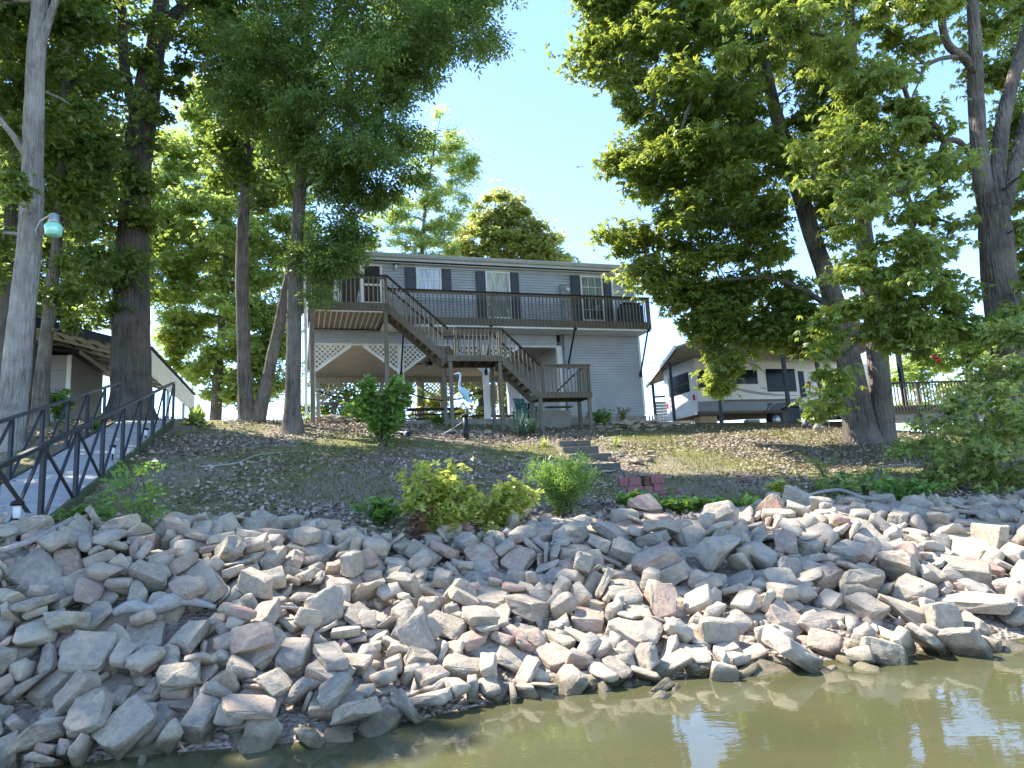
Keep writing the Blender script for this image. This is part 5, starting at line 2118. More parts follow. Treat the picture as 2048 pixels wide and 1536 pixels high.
def place_stones():
    rows = [[float(q) for q in l.split()] for l in STONE_ROWS.strip().split('\n')]
    rows = [[r[0]] + [q / 100 for q in r[1:7]] + list(Quaternion(r[7:11]).normalized()) for r in rows]
    _s = np.array(_shore); rows = [r for r in rows if r[5] > np.interp(r[4], _s[:, 0], _s[:, 1]) - (.17 if r[4] < .6 else .5)]
    bank = build_bank()
    def shown(rw):   # apparent size: large and near first
        P = np.array(rw[4:7]); d = np.linalg.norm(P - EYE); uu = 1024 + FPX * ((P - EYE) @ _R) / ((P - EYE) @ _fw)
        return (rw[1] / d) * (1 if -60 < uu < 2110 else .05)
    rows.sort(key=lambda rw: -shown(rw))
    for rw in rows[:300]:
        o = bpy.data.objects.new('stone', STONES_FINE[int(rw[0])])
        o.scale = rw[1:4]; o.location = rw[4:7]; o.rotation_mode = 'QUATERNION'; o.rotation_quaternion = rw[7:11]
        link(o, bank)
    V = []; Fc = []; hue = []; off = 0
    cache = {}
    for i, rw in enumerate(rows[300:]):
        me = STONES[int(rw[0])]
        if me.name not in cache:
            co = np.empty(len(me.vertices) * 3); me.vertices.foreach_get('co', co)
            fc = np.empty(len(me.polygons) * 3, int); me.polygons.foreach_get('vertices', fc)
            cache[me.name] = (co.reshape(-1, 3), fc.reshape(-1, 3))
        co, fc = cache[me.name]
        R3 = np.array(Quaternion(rw[7:11]).normalized().to_matrix())
        V.append((co * np.array(rw[1:4])) @ R3.T + np.array(rw[4:7])); Fc.append(fc + off); off += len(co)
        hue.append(np.full(len(fc), (i * .61803) % 1))
    # small rubble filling the gaps
    rng = np.random.default_rng(4)
    small = []
    for k in (1, 5, 9, 13):
        me = stone_mesh(k, 0); co = np.empty(len(me.vertices) * 3); me.vertices.foreach_get('co', co)
        fc = np.empty(len(me.polygons) * 3, int); me.polygons.foreach_get('vertices', fc); small.append((co.reshape(-1, 3), fc.reshape(-1, 3)))
        bpy.data.meshes.remove(me)
    sh = np.array(_shore); n = 4000
    xs = rng.uniform(-7.5, 13.5, n); f = rng.random(n) ** .8; y0 = np.interp(xs, sh[:, 0], sh[:, 1]); y1 = np.interp(xs, BANK_X, BANK_Y)
    ys = y0 - .2 + f * (y1 - y0 + .9); zs = gz(xs, ys)
    for i in range(n):
        co, fc = small[i % 4]; s = rng.uniform(.045, .10) + .13 * rng.random() ** 3
        a = Quaternion((rng.normal(), rng.normal(), rng.normal(), rng.normal())).normalized().to_matrix()
        V.append(co * s @ np.array(a).T + np.array([xs[i], ys[i], zs[i] + s * .22])); Fc.append(fc + off); off += len(co); hue.append(np.full(len(fc), rng.random()))
    o = mesh_np('stone_rubble', np.concatenate(V), np.concatenate(Fc), M['stone'], bank, attrs={'stone_hue': np.concatenate(hue)})
    o['kind'] = 'stuff'
_tops = [aty(u, v, y) for u, v, y in [(50, 1085, 7.0), (300, 1078, 8.1), (600, 1062, 9.0), (850, 1130, 8.3), (1000, 1100, 9.2), (1100, 1062, 10.2), (1300, 1025, 11.0), (1700, 1012, 12.0), (2000, 1002, 12.6)]]
BANK_X = np.array([-9] + [t[0] for t in _tops] + [16]); BANK_Y = np.array([6.8] + [t[1] for t in _tops] + [13.5])
def build_bank():
    xs = np.arange(-9, 16.01, .25); fs = np.linspace(0, 1, 24)
    sh = np.array(_shore); y0 = np.interp(xs, sh[:, 0], sh[:, 1]) - .8; y1 = np.interp(xs, BANK_X, BANK_Y)
    Y = y0[:, None] + fs[None] * (y1 - y0)[:, None]; X = np.repeat(xs[:, None], len(fs), 1)
    Z = gz(X.ravel(), Y.ravel()).reshape(X.shape) + .03
    Z[:, 0] -= .3; Z[:, -1] -= .1
    idx = np.arange(X.size).reshape(X.shape)
    Fc = np.stack([idx[:-1, :-1], idx[1:, :-1], idx[1:, 1:], idx[:-1, 1:]], -1).reshape(-1, 4)
    return tag(mesh_np('rock_bank', np.c_[X.ravel(), Y.ravel(), Z.ravel()], Fc, M['gravel'], smooth=True), kind='structure')
place_stones()

# ------------------------------------------------------------------ building materials
M['siding'] = plain('grey_blue_vinyl_siding', (.44, .465, .51), .5, .14, 1.2)
M['trim'] = plain('white_trim', (.76, .77, .76), .5, .12, 2.0)
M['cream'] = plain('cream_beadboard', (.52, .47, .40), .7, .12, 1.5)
M['soffit'] = plain('pale_soffit_panel', (.50, .50, .49), .6, .12, 2)
M['gutter'] = plain('grey_green_gutter', (.42, .45, .43), .45, .12, 2)
M['shutter'] = plain('charcoal_shutter', (.062, .070, .088), .5, .15, 3)
M['shingle'] = plain('grey_shingle', (.10, .10, .10), .9, .3, 8, .4, 60)
M['porch_soffit'] = plain('brown_porch_soffit', (.21, .19, .175), .8, .25, 3)
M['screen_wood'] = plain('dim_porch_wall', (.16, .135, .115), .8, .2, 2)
M['concrete'] = plain('concrete', (.30, .28, .245), .9, .25, 2.5, .35, 60)
M['black'] = plain('black_metal', (.012, .013, .016), .4, .3, 4)
M['steel'] = plain('grey_steel', (.36, .38, .40), .4, .15, 4, metal=.6)
M['dark_wood'] = plain('dark_brown_rail_cap', (.030, .019, .014), .55, .3, 5, .3, 50, (1, 6, 6))
def weathered(name, col, stretch, var=.35):
    t = NT(name); c = t.coord('Object', stretch)
    a = t.noise(c, 6, 6, .7, .8); b = t.noise(t.coord('Object'), 1.3, 4, .6)
    lo = tuple(x * (1 - var) for x in col); hi = tuple(x * (1 + var) for x in col)
    cc = t.mix(t.ramp(b, [(.4, (0, 0, 0)), (.7, (.6, .6, .6))]), t.ramp(a, [(.3, lo), (.7, hi)]), (col[0] * .55, col[1] * .62, col[2] * .5))
    t.set(Base_Color=cc, Roughness=.85, Specular_IOR_Level=.15); t.bump(a, .4, .01); return t.m
M['wood_v'] = weathered('weathered_wood_upright', (.185, .16, .13), (8, 8, 1))
M['wood_x'] = weathered('weathered_wood_plank', (.165, .142, .115), (1, 8, 8))
M['wood_y'] = weathered('weathered_wood_joist', (.19, .16, .13), (8, 1, 8))
def make_glass(name, col, rough=.03, folds=False):
    t = NT(name)
    if folds: col = t.ramp(t.noise(t.coord('Object', (9, 1, .5)), 2.2, 4, .6, .5), [(.35, tuple(x * .55 for x in col)), (.65, tuple(min(1, x * 1.35) for x in col))])
    t.set(Base_Color=col, Roughness=rough, Specular_IOR_Level=.9, IOR=1.5, Coat_Weight=.6, Coat_Roughness=.02)
    t.bump(t.noise(t.coord('Object'), 2.2, 2), .05, .02); return t.m
M['pane_pale'] = make_glass('pale_streaked_window_pane', (.50, .53, .54), .03, True)  # pale pane colour with soft upright streaks
M['pane_mid'] = make_glass('window_pane_over_green_curtain', (.22, .26, .24), .03, True)
M['pane_dark'] = make_glass('dark_window_pane', (.045, .052, .060))
def make_screen():
    t = NT('insect_screen'); tr = t.n('ShaderNodeBsdfTransparent'); mx = t.n('ShaderNodeMixShader'); mx.inputs[0].default_value = .5
    t.set(Base_Color=(.08, .07, .065), Roughness=.9)
    t.l(tr.outputs[0], mx.inputs[1]); t.l(t.b.outputs[0], mx.inputs[2]); t.l(mx.outputs[0], t.out.inputs['Surface']); return t.m
M['screen'] = make_screen()

def siding(name, mat, parent, x0, x1, z0, z1, y, exp=.112, flip=1):
    """lap siding facing -y (flip=1)"""
    m = MB(); z = z0
    while z < z1 - .005:
        zt = min(z + exp, z1)
        m.add([(x0, y - .048 * flip, z), (x1, y - .048 * flip, z), (x1, y - .003 * flip, zt), (x0, y - .003 * flip, zt), (x0, y - .001 * flip, z), (x1, y - .001 * flip, z)],
              [(0, 1, 2, 3), (0, 4, 5, 1)])
        z = zt
    return m.build(name, mat, parent)

# ------------------------------------------------------------------ house
house = empty('house', HO, HYAW, 'grey blue two-storey house with black shutters above an open lattice patio', 'house')
HL = 13.48; HD = 8.0
siding('upper_siding', M['siding'], house, 2.72, HL - .06, 3.46, 6.08, 0)
siding('header_siding', M['siding'], house, .1, 9.72, 2.93, 3.46, 0.002)
siding('lower_siding', M['siding'], house, 9.93, HL - .06, .08, 3.46, 0)
m = MB(); m.box(2.72, HL - .004, .004, .12, 3.46, 6.08); m.box(9.93, HL - .004, .004, .12, 0.0, 3.46); m.box(.1, 9.72, .006, .14, 2.93, 3.46)
m.box(HL - .124, HL - .004, .121, HD, 0.0, 6.08); m.box(.0, .12, .121, HD, 3.46, 6.08); m.box(.12, HL - .124, HD - .12, HD, 3.1, 6.08); m.box(9.93, HL - .124, HD - .12, HD, 0, 3.1)
m.add([(0, .06, 6.08), (0, HD, 6.08), (0, HD / 2, 7.1)], [(0, 1, 2)]); m.add([(HL - .004, .06, 6.08), (HL - .004, HD, 6.08), (HL - .004, HD / 2, 7.1)], [(0, 1, 2)])
m.build('wall', M['siding'], house)
# lower room side wall seen through the patio
m = MB(); z = .02
while z < 3.05:
    zt = min(z + .102, 3.08); m.add([(9.915, .13, z), (9.915, HD - .13, z), (9.927, HD - .13, zt), (9.927, .13, zt)], [(0, 1, 2, 3)]); z = zt
m.build('patio_side_siding', M['siding'], house)
box('corner_trim', M['trim'], house, HL - .07, HL + .02, -.06, .06, .06, 3.44)
box('corner_trim', M['trim'], house, 12.37, 12.46, -.062, -.001, 3.83, 6.06)
box('corner_trim', M['trim'], house, HL - .07, HL + .02, -.061, .061, 3.83, 6.06)
# roof
rf = MB(); ov = .28
prof = [(-ov, 6.30), (HD / 2, 7.28), (HD + ov, 6.30), (HD + ov, 6.42), (HD / 2, 7.40), (-ov, 6.42)]
V = [(-.25, y, z) for y, z in prof] + [(HL + .25, y, z) for y, z in prof]
rf.add(V, [(0, 1, 4, 5), (1, 2, 3, 4), (6, 11, 10, 7), (7, 10, 9, 8), (5, 4, 10, 11), (4, 3, 9, 10), (0, 6, 7, 1), (1, 7, 8, 2), (0, 5, 11, 6), (2, 8, 9, 3)])
roof = rf.build('roof', M['shingle'], house)
box('soffit_panel', M['soffit'], roof, -.24, HL + .24, -ov + .03, .05, 6.085, 6.11)
box('fascia_board', M['soffit'], roof, -.24, HL + .24, -ov, -ov + .028, 6.17, 6.30)
g = MB(); gp = [(-ov - .004, 6.27), (-ov - .09, 6.29), (-ov - .13, 6.37), (-ov - .12, 6.43), (-ov - .10, 6.43), (-ov - .004, 6.41)]
V = [(-.27, y, z) for y, z in gp] + [(HL + .27, y, z) for y, z in gp]; n = len(gp)
g.add(V, [tuple(range(n)), tuple(range(2 * n - 1, n - 1, -1))] + [(i, i + n, (i + 1) % n + n, (i + 1) % n) for i in range(n)])
g.build('gutter', M['gutter'], roof)
box('frieze_board', M['gutter'], house, 2.72, HL - .07, -.065, -.05, 5.99, 6.083)
dp = MB(); dp.beam((-.16, -.30, 6.28), (-.14, -.06, 5.95), .09, .07); dp.beam((-.14, -.06, 5.95), (-.12, -.06, .25), .10, .07, (0, 1, 0)); dp.build('downspout', M['trim'], house)
# screened porch bay
for (a, b) in ((0, .1), (.88, 1.08), (1.86, 2.03), (2.62, 2.72)):
    box('porch_post', M['trim'], house, a, b, -.02, .09, 3.83, 6.0)
box('porch_rail', M['trim'], house, 0, 2.72, -.025, .095, 6.0, 6.10)
box('porch_rail', M['trim'], house, 2.031, 2.619, -.0, .06, 5.22, 5.29)
box('porch_rail', M['trim'], house, .101, .879, 0, .06, 4.52, 4.58); box('porch_rail', M['trim'], house, 2.031, 2.619, 0, .06, 4.50, 4.58)
for (a, b) in ((.1, .88), (1.08, 1.86), (2.03, 2.62)):
    box('screen', M['screen'], house, a, b, .036, .040, 3.83, 6.0)
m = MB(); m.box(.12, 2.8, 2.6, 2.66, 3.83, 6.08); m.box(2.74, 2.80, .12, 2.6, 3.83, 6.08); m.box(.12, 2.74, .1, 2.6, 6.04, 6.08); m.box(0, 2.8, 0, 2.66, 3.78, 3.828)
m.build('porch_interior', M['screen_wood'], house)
# lace brackets of the screen door
m = MB()
for sx, x0 in ((1, 1.10), (-1, 1.84)):
    pts = [(x0 + sx * .03, .02, 5.0), (x0 + sx * .09, .02, 4.55), (x0 + sx * .17, .02, 4.15), (x0 + sx * .32, .02, 3.98)]
    m.tube(pts, .012, 5); m.tube([(x0 + sx * .01, .02, 4.9), (x0 + sx * .05, .02, 4.2), (x0 + sx * .10, .02, 3.95), (x0 + sx * .3, .02, 3.92)], .012, 5)
    for k in range(6):
        z = 4.85 - k * .15; m.tube([(x0 + sx * (.03 + .02 * k), .02, z), (x0 + sx * .02, .02, z - .1)], .008, 4)
m.build('lace_bracket', M['trim'], house)
# windows
def window(x0, x1, z0, z1, top, bot, sh0, sh1, grid=False):
    w = empty('window', (0, -.035, 0), 0, parent=house); f = .055
    fr = MB(); fr.box(x0, x0 + f, -.06, -.002, z0, z1); fr.box(x1 - f, x1, -.06, -.002, z0, z1); fr.box(x0 + f, x1 - f, -.06, -.002, z1 - f, z1); fr.box(x0 + f, x1 - f, -.07, -.002, z0, z0 + f)
    zm = (z0 + z1) / 2; fr.box(x0 + f, x1 - f, -.055, -.02, zm - .025, zm + .025)
    fr.build('frame', M['trim'], w)
    box('pane', top, w, x0 + f, x1 - f, -.032, -.024, zm + .025, z1 - f); box('pane', bot, w, x0 + f, x1 - f, -.038, -.030, z0 + f, zm - .025)
    if grid:
        gm = MB()
        for k in (1, 2): xx = x0 + f + (x1 - x0 - 2 * f) * k / 3; gm.box(xx - .009, xx + .009, -.045, -.0395, z0 + f, z1 - f)
        for zz in (zm + (z1 - zm) * .5, zm - (zm - z0) * .5): gm.box(x0 + f, x1 - f, -.046, -.0405, zz - .009, zz + .009)
        gm.build('muntin', M['trim'], w)
    for a, b in ((sh0, x0 - .015), (x1 + .015, sh1)):
        s = MB(); s.box(a, b, -.085, -.018, z0, z1)
        zc = z0 + (z1 - z0) * .5
        for q0, q1 in ((z0 + .07, zc - .04), (zc + .04, z1 - .07)):
            s.box(a + .055, b - .055, -.102, -.086, q0, q1)
        s.build('shutter', M['shutter'], house)
window(4.01, 5.01, 5.05, 6.0, M['pane_pale'], M['pane_pale'], 3.58, 5.41)
window(6.81, 7.84, 4.02, 5.98, M['pane_pale'], M['pane_mid'], 6.41, 8.22)
window(10.94, 11.95, 4.02, 5.98, M['pane_mid'], M['pane_dark'], 10.50, 12.34, True)
# porch lamp, meter, conduit
lm = empty('wall_lamp', (3.22, 0, 6.0), 0, parent=house)
MB().lathe([(.02, .16), (.05, .15), (.09, .06), (.10, .03), (.02, .03)], 8, (0, -.14, 0)).build('hood', M['black'], lm)
MB().lathe([(.05, -.16), (.075, -.02), (.08, .03)], 8, (0, -.14, 0)).build('lamp_glass', M['pane_pale'], lm)
m = MB(); m.beam((0, -.02, .05), (0, -.14, .1), .03, .03); m.box(-.05, .05, -.03, -.016, -.04, .12); m.build('bracket', M['black'], lm)
mt = empty('meter_box', (10.2, 0, 5.2), 0, parent=house)
box('housing', M['steel'], mt, -.2, .2, -.14, -.02, -.36, .34, .01)
MB().tube([(.08, -.14, .12), (.08, -.22, .12)], .085, 14).build('dial', M['pane_pale'], mt)
MB().tube([(-.12, -.08, -.36), (-.12, -.08, -1.38)], .03, 8).build('conduit', M['steel'], mt)
MB().tube([(9.99, -.09, 3.44), (9.96, -.09, -.3)], .045, 10).build('conduit', M['steel'], house)
# patio level
box('slab', M['concrete'], house, -.05, HL + .02, -.06, HD + .1, -.75, 0.0)
box('foundation_block', M['concrete'], house, 8.15, 9.5, -1.55, -.75, -1.1, .08, .015)
box('patio_ceiling', M['cream'], house, .12, 9.92, .15, HD - .13, 3.10, 3.13)
m = MB()
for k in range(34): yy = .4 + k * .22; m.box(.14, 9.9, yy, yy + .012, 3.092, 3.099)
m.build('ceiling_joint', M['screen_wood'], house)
bb = MB(); bb.box(.12, 9.92, HD - .125, HD - .02, 2.80, 3.09); bb.build('beadboard_band', M['cream'], house)
m = MB()
for k in range(66): xx = .2 + k * .148; m.box(xx, xx + .014, HD - .131, HD - .126, 2.81, 3.09)
m.build('beadboard_groove', M['screen_wood'], house)
box('header_trim', M['trim'], house, .1, 9.72, -.03, .145, 2.885, 2.929)
box('door_jamb', M['trim'], house, 9.72, 9.92, -.035, .14, -.1, 2.95)
posts_f = [(.02, .2), (3.23, 3.45), (6.56, 6.78)]
for a, b in posts_f: box('patio_post', M['trim'], house, a, b, -.02, .16, -.15, 2.884)
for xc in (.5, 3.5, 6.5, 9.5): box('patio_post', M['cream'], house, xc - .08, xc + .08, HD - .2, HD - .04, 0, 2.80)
box('patio_post', M['trim'], house, 9.36, 9.56, 3.9, 4.1, 0.0, 3.09)
def lattice(ax, bx, zt, zb, y, mat, parent):
    """right triangle: upright edge at ax from zt to zb, top edge from ax to bx"""
    lo, hi = min(ax, bx), max(ax, bx); m = MB()
    def inside(x, z):
        f = (x - ax) / (bx - ax); return 0 <= f <= 1 and z <= zt and z >= zb + (zt - zb) * f
    st = .19
    for sgn, yo in ((1, y), (-1, y + .012)):
        for k in range(-30, 60):
            c0 = lo + k * st; run = None; pts = []
            for i in range(0, 161):
                x = lo + (hi - lo) * i / 160; z = zb + sgn * (x - c0) + (0 if sgn > 0 else .9)
                if inside(x, z): pts.append((x, yo, z))
            if len(pts) > 2: m.beam(pts[0], pts[-1], .042, .008, (0, 1, 0)) if False else m.beam(pts[0], pts[-1], .010, .042)
    m.build('lattice_panel', mat, parent)
    t = MB(); t.beam((ax, y - .012, zb), (bx, y - .012, zt - .02), .03, .10); t.build('lattice_trim', mat, parent)
for ax, bx in ((.2, 1.49), (3.23, 1.95), (3.45, 4.75), (6.56, 5.3), (6.78, 8.05)):
    lattice(ax, bx, 2.885, 1.9, .05, M['trim'], house)
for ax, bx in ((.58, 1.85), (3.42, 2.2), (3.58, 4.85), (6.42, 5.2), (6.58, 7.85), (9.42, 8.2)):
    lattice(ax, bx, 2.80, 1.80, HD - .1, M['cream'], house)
fan = empty('ceiling_fan', hw(5.1, 3.5, 3.09), HYAW, 'dark brown five-blade ceiling fan hanging under the patio ceiling', 'ceiling fan')
MB().lathe([(.02, 0), (.07, -.02), (.03, -.06), (.03, -.1), (.13, -.13), (.15, -.2), (.10, -.26), (.03, -.28)], 14).build('motor', M['dark_wood'], fan)
for k in range(5):
    a = k * 2 * math.pi / 5 + .35; d = Vector((math.cos(a), math.sin(a), 0)); s = Vector((-d.y, d.x, .16))
    MB().add([d * .14 + Vector((0, 0, -.2)) - s * .04, d * .14 + Vector((0, 0, -.2)) + s * .04, d * .62 + Vector((0, 0, -.2)) + s * .075, d * .66 + Vector((0, 0, -.2)), d * .62 + Vector((0, 0, -.2)) - s * .075,
              d * .14 + Vector((0, 0, -.19)) - s * .04, d * .14 + Vector((0, 0, -.19)) + s * .04, d * .62 + Vector((0, 0, -.19)) + s * .075, d * .66 + Vector((0, 0, -.19)), d * .62 + Vector((0, 0, -.19)) - s * .075],
             [(0, 1, 2, 3, 4), (9, 8, 7, 6, 5), (0, 5, 6, 1), (1, 6, 7, 2), (2, 7, 8, 3), (3, 8, 9, 4), (4, 9, 5, 0)]).build('blade', M['dark_wood'], fan)
MB().lathe([(.03, -.28), (.09, -.31), (.08, -.37), (.02, -.39)], 12).build('light_bowl', M['pane_pale'], fan)

# ------------------------------------------------------------------ deck on the upper floor
deck = empty('raised_deck', HO, HYAW, 'weathered wooden balcony deck with dark top rail along the upper floor', 'deck')
FX, FY, DY = 2.5, -2.65, -1.05
m = MB(); m.box(-.02, FX - .001, FY + .04, -.035, 3.735, 3.78); m.box(FX, HL + .03, DY + .04, -.035, 3.735, 3.78); m.build('deck_floor', M['wood_x'], deck)
box('rim_board', M['wood_x'], deck, -.06, FX + .04, FY, FY + .038, 3.49, 3.76)
box('rim_board', M['wood_x'], deck, FX + .042, HL + .07, DY, DY + .038, 3.47, 3.76)
box('rim_board', M['wood_y'], deck, -.06, -.022, FY + .04, -.02, 3.49, 3.76); box('rim_board', M['wood_y'], deck, HL + .032, HL + .07, DY + .04, 0, 3.47, 3.76); box('rim_board', M['wood_y'], deck, FX + .003, FX + .04, FY + .04, DY - .003, 3.49, 3.76)
box('under_deck_panel', M['porch_soffit'], deck, .02, FX, FY + .06, -.04, 3.50, 3.53)
for k in range(13):
    x = .1 + k * .188; box('panel_rib', M['soffit'], deck, x, x + .045, FY + .13, -.05, 3.478, 3.499)
box('white_edge_strip', M['trim'], deck, .1, FX - .1, FY + .05, FY + .12, 3.455, 3.489)
s = MB(); s.box(FX + .06, HL + .02, DY + .06, -.03, 3.40, 3.425); s.build('under_deck_panel', M['trim'], deck)
m = MB()
for k in range(88): x = FX + .1 + k * .124; m.box(x, x + .016, DY + .09, -.04, 3.392, 3.3995)
m.build('panel_rib', M['soffit'], deck)
box('white_edge_strip', M['trim'], deck, FX + .06, HL + .05, DY + .02, DY + .058, 3.395, 3.468)
BAL = MB().box(-.018, .018, -.018, .018, 0, 1).build('baluster', M['wood_v'], deck)
BALM = BAL.data; bpy.data.objects.remove(BAL)
def baluster(parent, x, y, z0, z1):
    o = bpy.data.objects.new('baluster', BALM); o.location = (x, y, z0); o.scale = (1, 1, z1 - z0); o.rotation_euler = (random.uniform(-.008, .008), random.uniform(-.01, .01), 0); return link(o, parent)
random.seed(3)
def rail_x(parent, x0, x1, y, zb, zt, step=.15, yout=-.02, cap=M['dark_wood'], ends=True):
    beam('top_rail', cap, parent, (x0 - .05, y, zt + .02), (x1 + .05, y, zt + .02), .14, .04)
    beam('rail_band', M['wood_x'], parent, (x0, y + .012, zt - .055), (x1, y + .012, zt - .055), .036, .085)
    n = max(1, int(round((x1 - x0) / step)))
    for k in range(n + 1):
        if not ends and k in (0, n): continue
        baluster(parent, x0 + (x1 - x0) * k / n, y + yout, zb, zt - .005)
def rail_y(parent, x, y0, y1, zb, zt, step=.15, cap=M['dark_wood']):
    beam('top_rail', cap, parent, (x, y0, zt + .021), (x, y1, zt + .021), .14, .04)
    n = int(round((y1 - y0) / step))
    for k in range(1, n): baluster(parent, x, y0 + (y1 - y0) * k / n, zb, zt)
RT = 4.72
rail_x(deck, -.02, FX + .02, FY, 3.47, RT); rail_x(deck, FX + .15, HL + .04, DY, 3.45, RT + .05)
rail_y(deck, -.045, FY + .12, -.15, 3.5, RT); rail_y(deck, HL + .05, DY + .1, -.15, 3.47, RT + .05)
for x in (-.02, FX + .0): box('rail_post', M['wood_v'], deck, x - .045, x + .045, FY + .042, FY + .132, 3.78, RT)
for x in (6.77, 10.12, HL - .0, 3.45): box('rail_post', M['wood_v'], deck, x - .045, x + .045, DY + .042, DY + .13, 3.78, RT + .05)
for x in (.05, FX - .02):
    P = hw(x, FY, 0); zz = gz1(P[0], P[1]) - HO[2] - .1
    box('support_post', M['wood_v'], deck, x - .07, x + .07, FY - .02, FY + .12, zz, 3.488, .008)
# black struts under the deck
for x, zb in ((3.34, 1.75), (6.67, 1.85), (10.16, 2.1), (13.42, 1.75)):
    st = MB(); st.beam((x, DY + .06, 3.46), (x - .02, -.06, zb), .055, .055); st.box(x - .07, x + .05, -.075, -.02, zb - .12, zb + .08); st.box(x - .06, x + .06, DY + .0, DY + .12, 3.37, 3.50); st.build('strut', M['black'], deck)

# ------------------------------------------------------------------ staircase
stair = empty('staircase', HO, HYAW, 'wooden outdoor staircase with two landings leading up to the deck', 'staircase')
def flight(x0, z0, x1, z1, y0, y1, n):
    dx = (x1 - x0) / n; dz = (z1 - z0) / n
    for y in (y0, y1):
        s = MB(); s.prism([(x0, z0 - .02), (x0, z0 - .36), (x0 + .06, z0 - .40), (x1, z1 - .30), (x1, z1 + .0)], y - .02, y + .02); s.build('stringer', M['wood_x'], stair)
    for k in range(n):
        zz = z0 + dz * (k + 1); xx = x0 + dx * k
        if k < n - 1: box('tread', M['wood_y'], stair, xx + .0, xx + dx + .03, y0 + .021, y1 - .021, zz - .02, zz + .02)
        box('riser', M['wood_y'], stair, xx, xx + .018, y0 + .022, y1 - .022, zz + .0201, zz - dz - .021)
    def slope_rail(y, h, step):
        beam('top_rail', M['dark_wood'], stair, (x0 - .02, y, z0 + h + .03), (x1 + .05, y, z1 + h + .03), .12, .045)
        m_ = int((x1 - x0) / step)
        for k in range(1, m_):
            f = k / m_; zc = z0 + (z1 - z0) * f
            baluster(stair, x0 + (x1 - x0) * f, y - .025, zc - .22, zc + h)
    slope_rail(y0, .95, .145); slope_rail(y1, .95, .19)
def landing(x0, x1, y0, y1, zt, ground_posts):
    box('landing_floor', M['wood_x'], stair, x0 + .041, x1 - .041, y0 + .041, y1 - .041, zt - .04, zt)
    box('rim_board', M['wood_x'], stair, x0, x1, y0, y0 + .04, zt - .22, zt - .005); box('rim_board', M['wood_x'], stair, x0, x1, y1 - .04, y1, zt - .22, zt - .005)
    box('rim_board', M['wood_y'], stair, x0, x0 + .04, y0 + .041, y1 - .041, zt - .22, zt - .005); box('rim_board', M['wood_y'], stair, x1 - .04, x1, y0 + .041, y1 - .041, zt - .22, zt - .005)
    for k in range(4):
        x = x0 + (x1 - x0) * (k + 1) / 5; box('joist', M['wood_y'], stair, x, x + .04, y0 + .041, y1 - .041, zt - .2, zt - .041)
    for x, y in ground_posts:
        P = hw(x, y, 0); zz = gz1(P[0], P[1]) - HO[2] - .1
        box('support_post', M['wood_v'], stair, x - .06, x + .06, y - .06, y + .06, zz, zt - .222, .008)
flight(2.56, 3.76, 4.58, 1.91, -2.68, -1.75, 10)
landing(4.52, 6.5, -2.95, -1.7, 1.91, [(4.62, -2.86), (6.4, -2.86), (4.62, -1.8), (6.4, -1.8)])
rail_x(stair, 4.85, 6.46, -2.95, 1.70, 2.86, .145, cap=M['wood_x']); rail_x(stair, 4.6, 6.4, -1.72, 1.72, 2.86, .19, cap=M['wood_x'])
for x in (4.83, 6.44): box('rail_post', M['wood_v'], stair, x - .045, x + .045, -2.905, -2.82, 1.911, 2.85)
flight(6.48, 1.91, 7.82, .58, -2.95, -1.95, 7)
landing(7.74, 9.8, -3.0, -1.9, .58, [(7.82, -2.92), (9.7, -2.92), (7.82, -1.98), (9.7, -1.98)])
rail_x(stair, 7.98, 9.74, -3.0, .37, 1.54, .148, cap=M['wood_x']); rail_y(stair, 9.76, -2.9, -1.95, .4, 1.54, .15, cap=M['wood_x'])
for x, y in ((7.95, -2.93), (9.74, -2.93), (9.74, -1.96)): box('rail_post', M['wood_v'], stair, x - .045, x + .045, y - .04, y + .045, .581, 1.53)
# short flight from the lower landing back to the house
for k in range(3):
    box('tread', M['wood_x'], stair, 8.5, 9.6, -1.88 + k * .27, -1.60 + k * .27, .40 - k * .19, .44 - k * .19)
beam('hand_rail', M['black'], stair, (9.66, -1.9, 1.45), (9.1, -.7, .75), .05, .05)
P0 = hw(7.72, -3.05, 0)
box('kick_board', M['wood_x'], stair, 7.72, 9.76, -3.06, -2.99, -.98, -.80)

# ------------------------------------------------------------------ gangway on the left
M['rail_steel'] = plain('dark_painted_steel', (.030, .033, .042), .42, .35, 5, .1, 60)
M['plank'] = weathered('grey_composite_plank', (.44, .425, .42), (1, 8, 8), .2)
def make_plank():
    t = NT('grey_gangway_plank'); r = t.n('ShaderNodeObjectInfo').outputs['Random']; n = t.noise(t.coord('Object', (3, 3, 8)), 5, 6, .7, .8)
    col = t.mix(.45, t.ramp(r, [(0, (.30, .285, .28)), (.5, (.43, .415, .40)), (1, (.36, .35, .35))]), t.ramp(n, [(.3, (.22, .21, .20)), (.7, (.54, .52, .50))]))
    t.set(Base_Color=col, Roughness=.8, Specular_IOR_Level=.2); return t.m
M['plank'] = make_plank()
M['green_edge'] = weathered('green_stained_timber', (.10, .11, .06), (8, 1, 8))
RP0 = np.array([-6.33, 9.19, 1.53]); RST = np.array([-.471, 1.434, .381])
RN = np.array([-RST[1], RST[0], 0]); RN = RN / np.linalg.norm(RN)      # towards the left edge
RW = 1.38
gang = empty('gangway', RP0, 0, 'sloping gangway with dark steel truss railings and grey plank floor', 'gangway')
def rp(k, side, h): return tuple(RST * k + RN * (RW * side) + np.array([0, 0, h]))
K0, K1 = -3, 7
_sl = np.linalg.norm(RST); _dir = RST / _sl; _nn = np.cross(_dir, -RN)
PLM = MB().beam((0, 0, 0), tuple(RN * (RW - .08)), .125, .03, tuple(_nn)).build('plank', M['plank'], gang); _pm = PLM.data; bpy.data.objects.remove(PLM)
_n = int((K1 - K0) * _sl / .142)
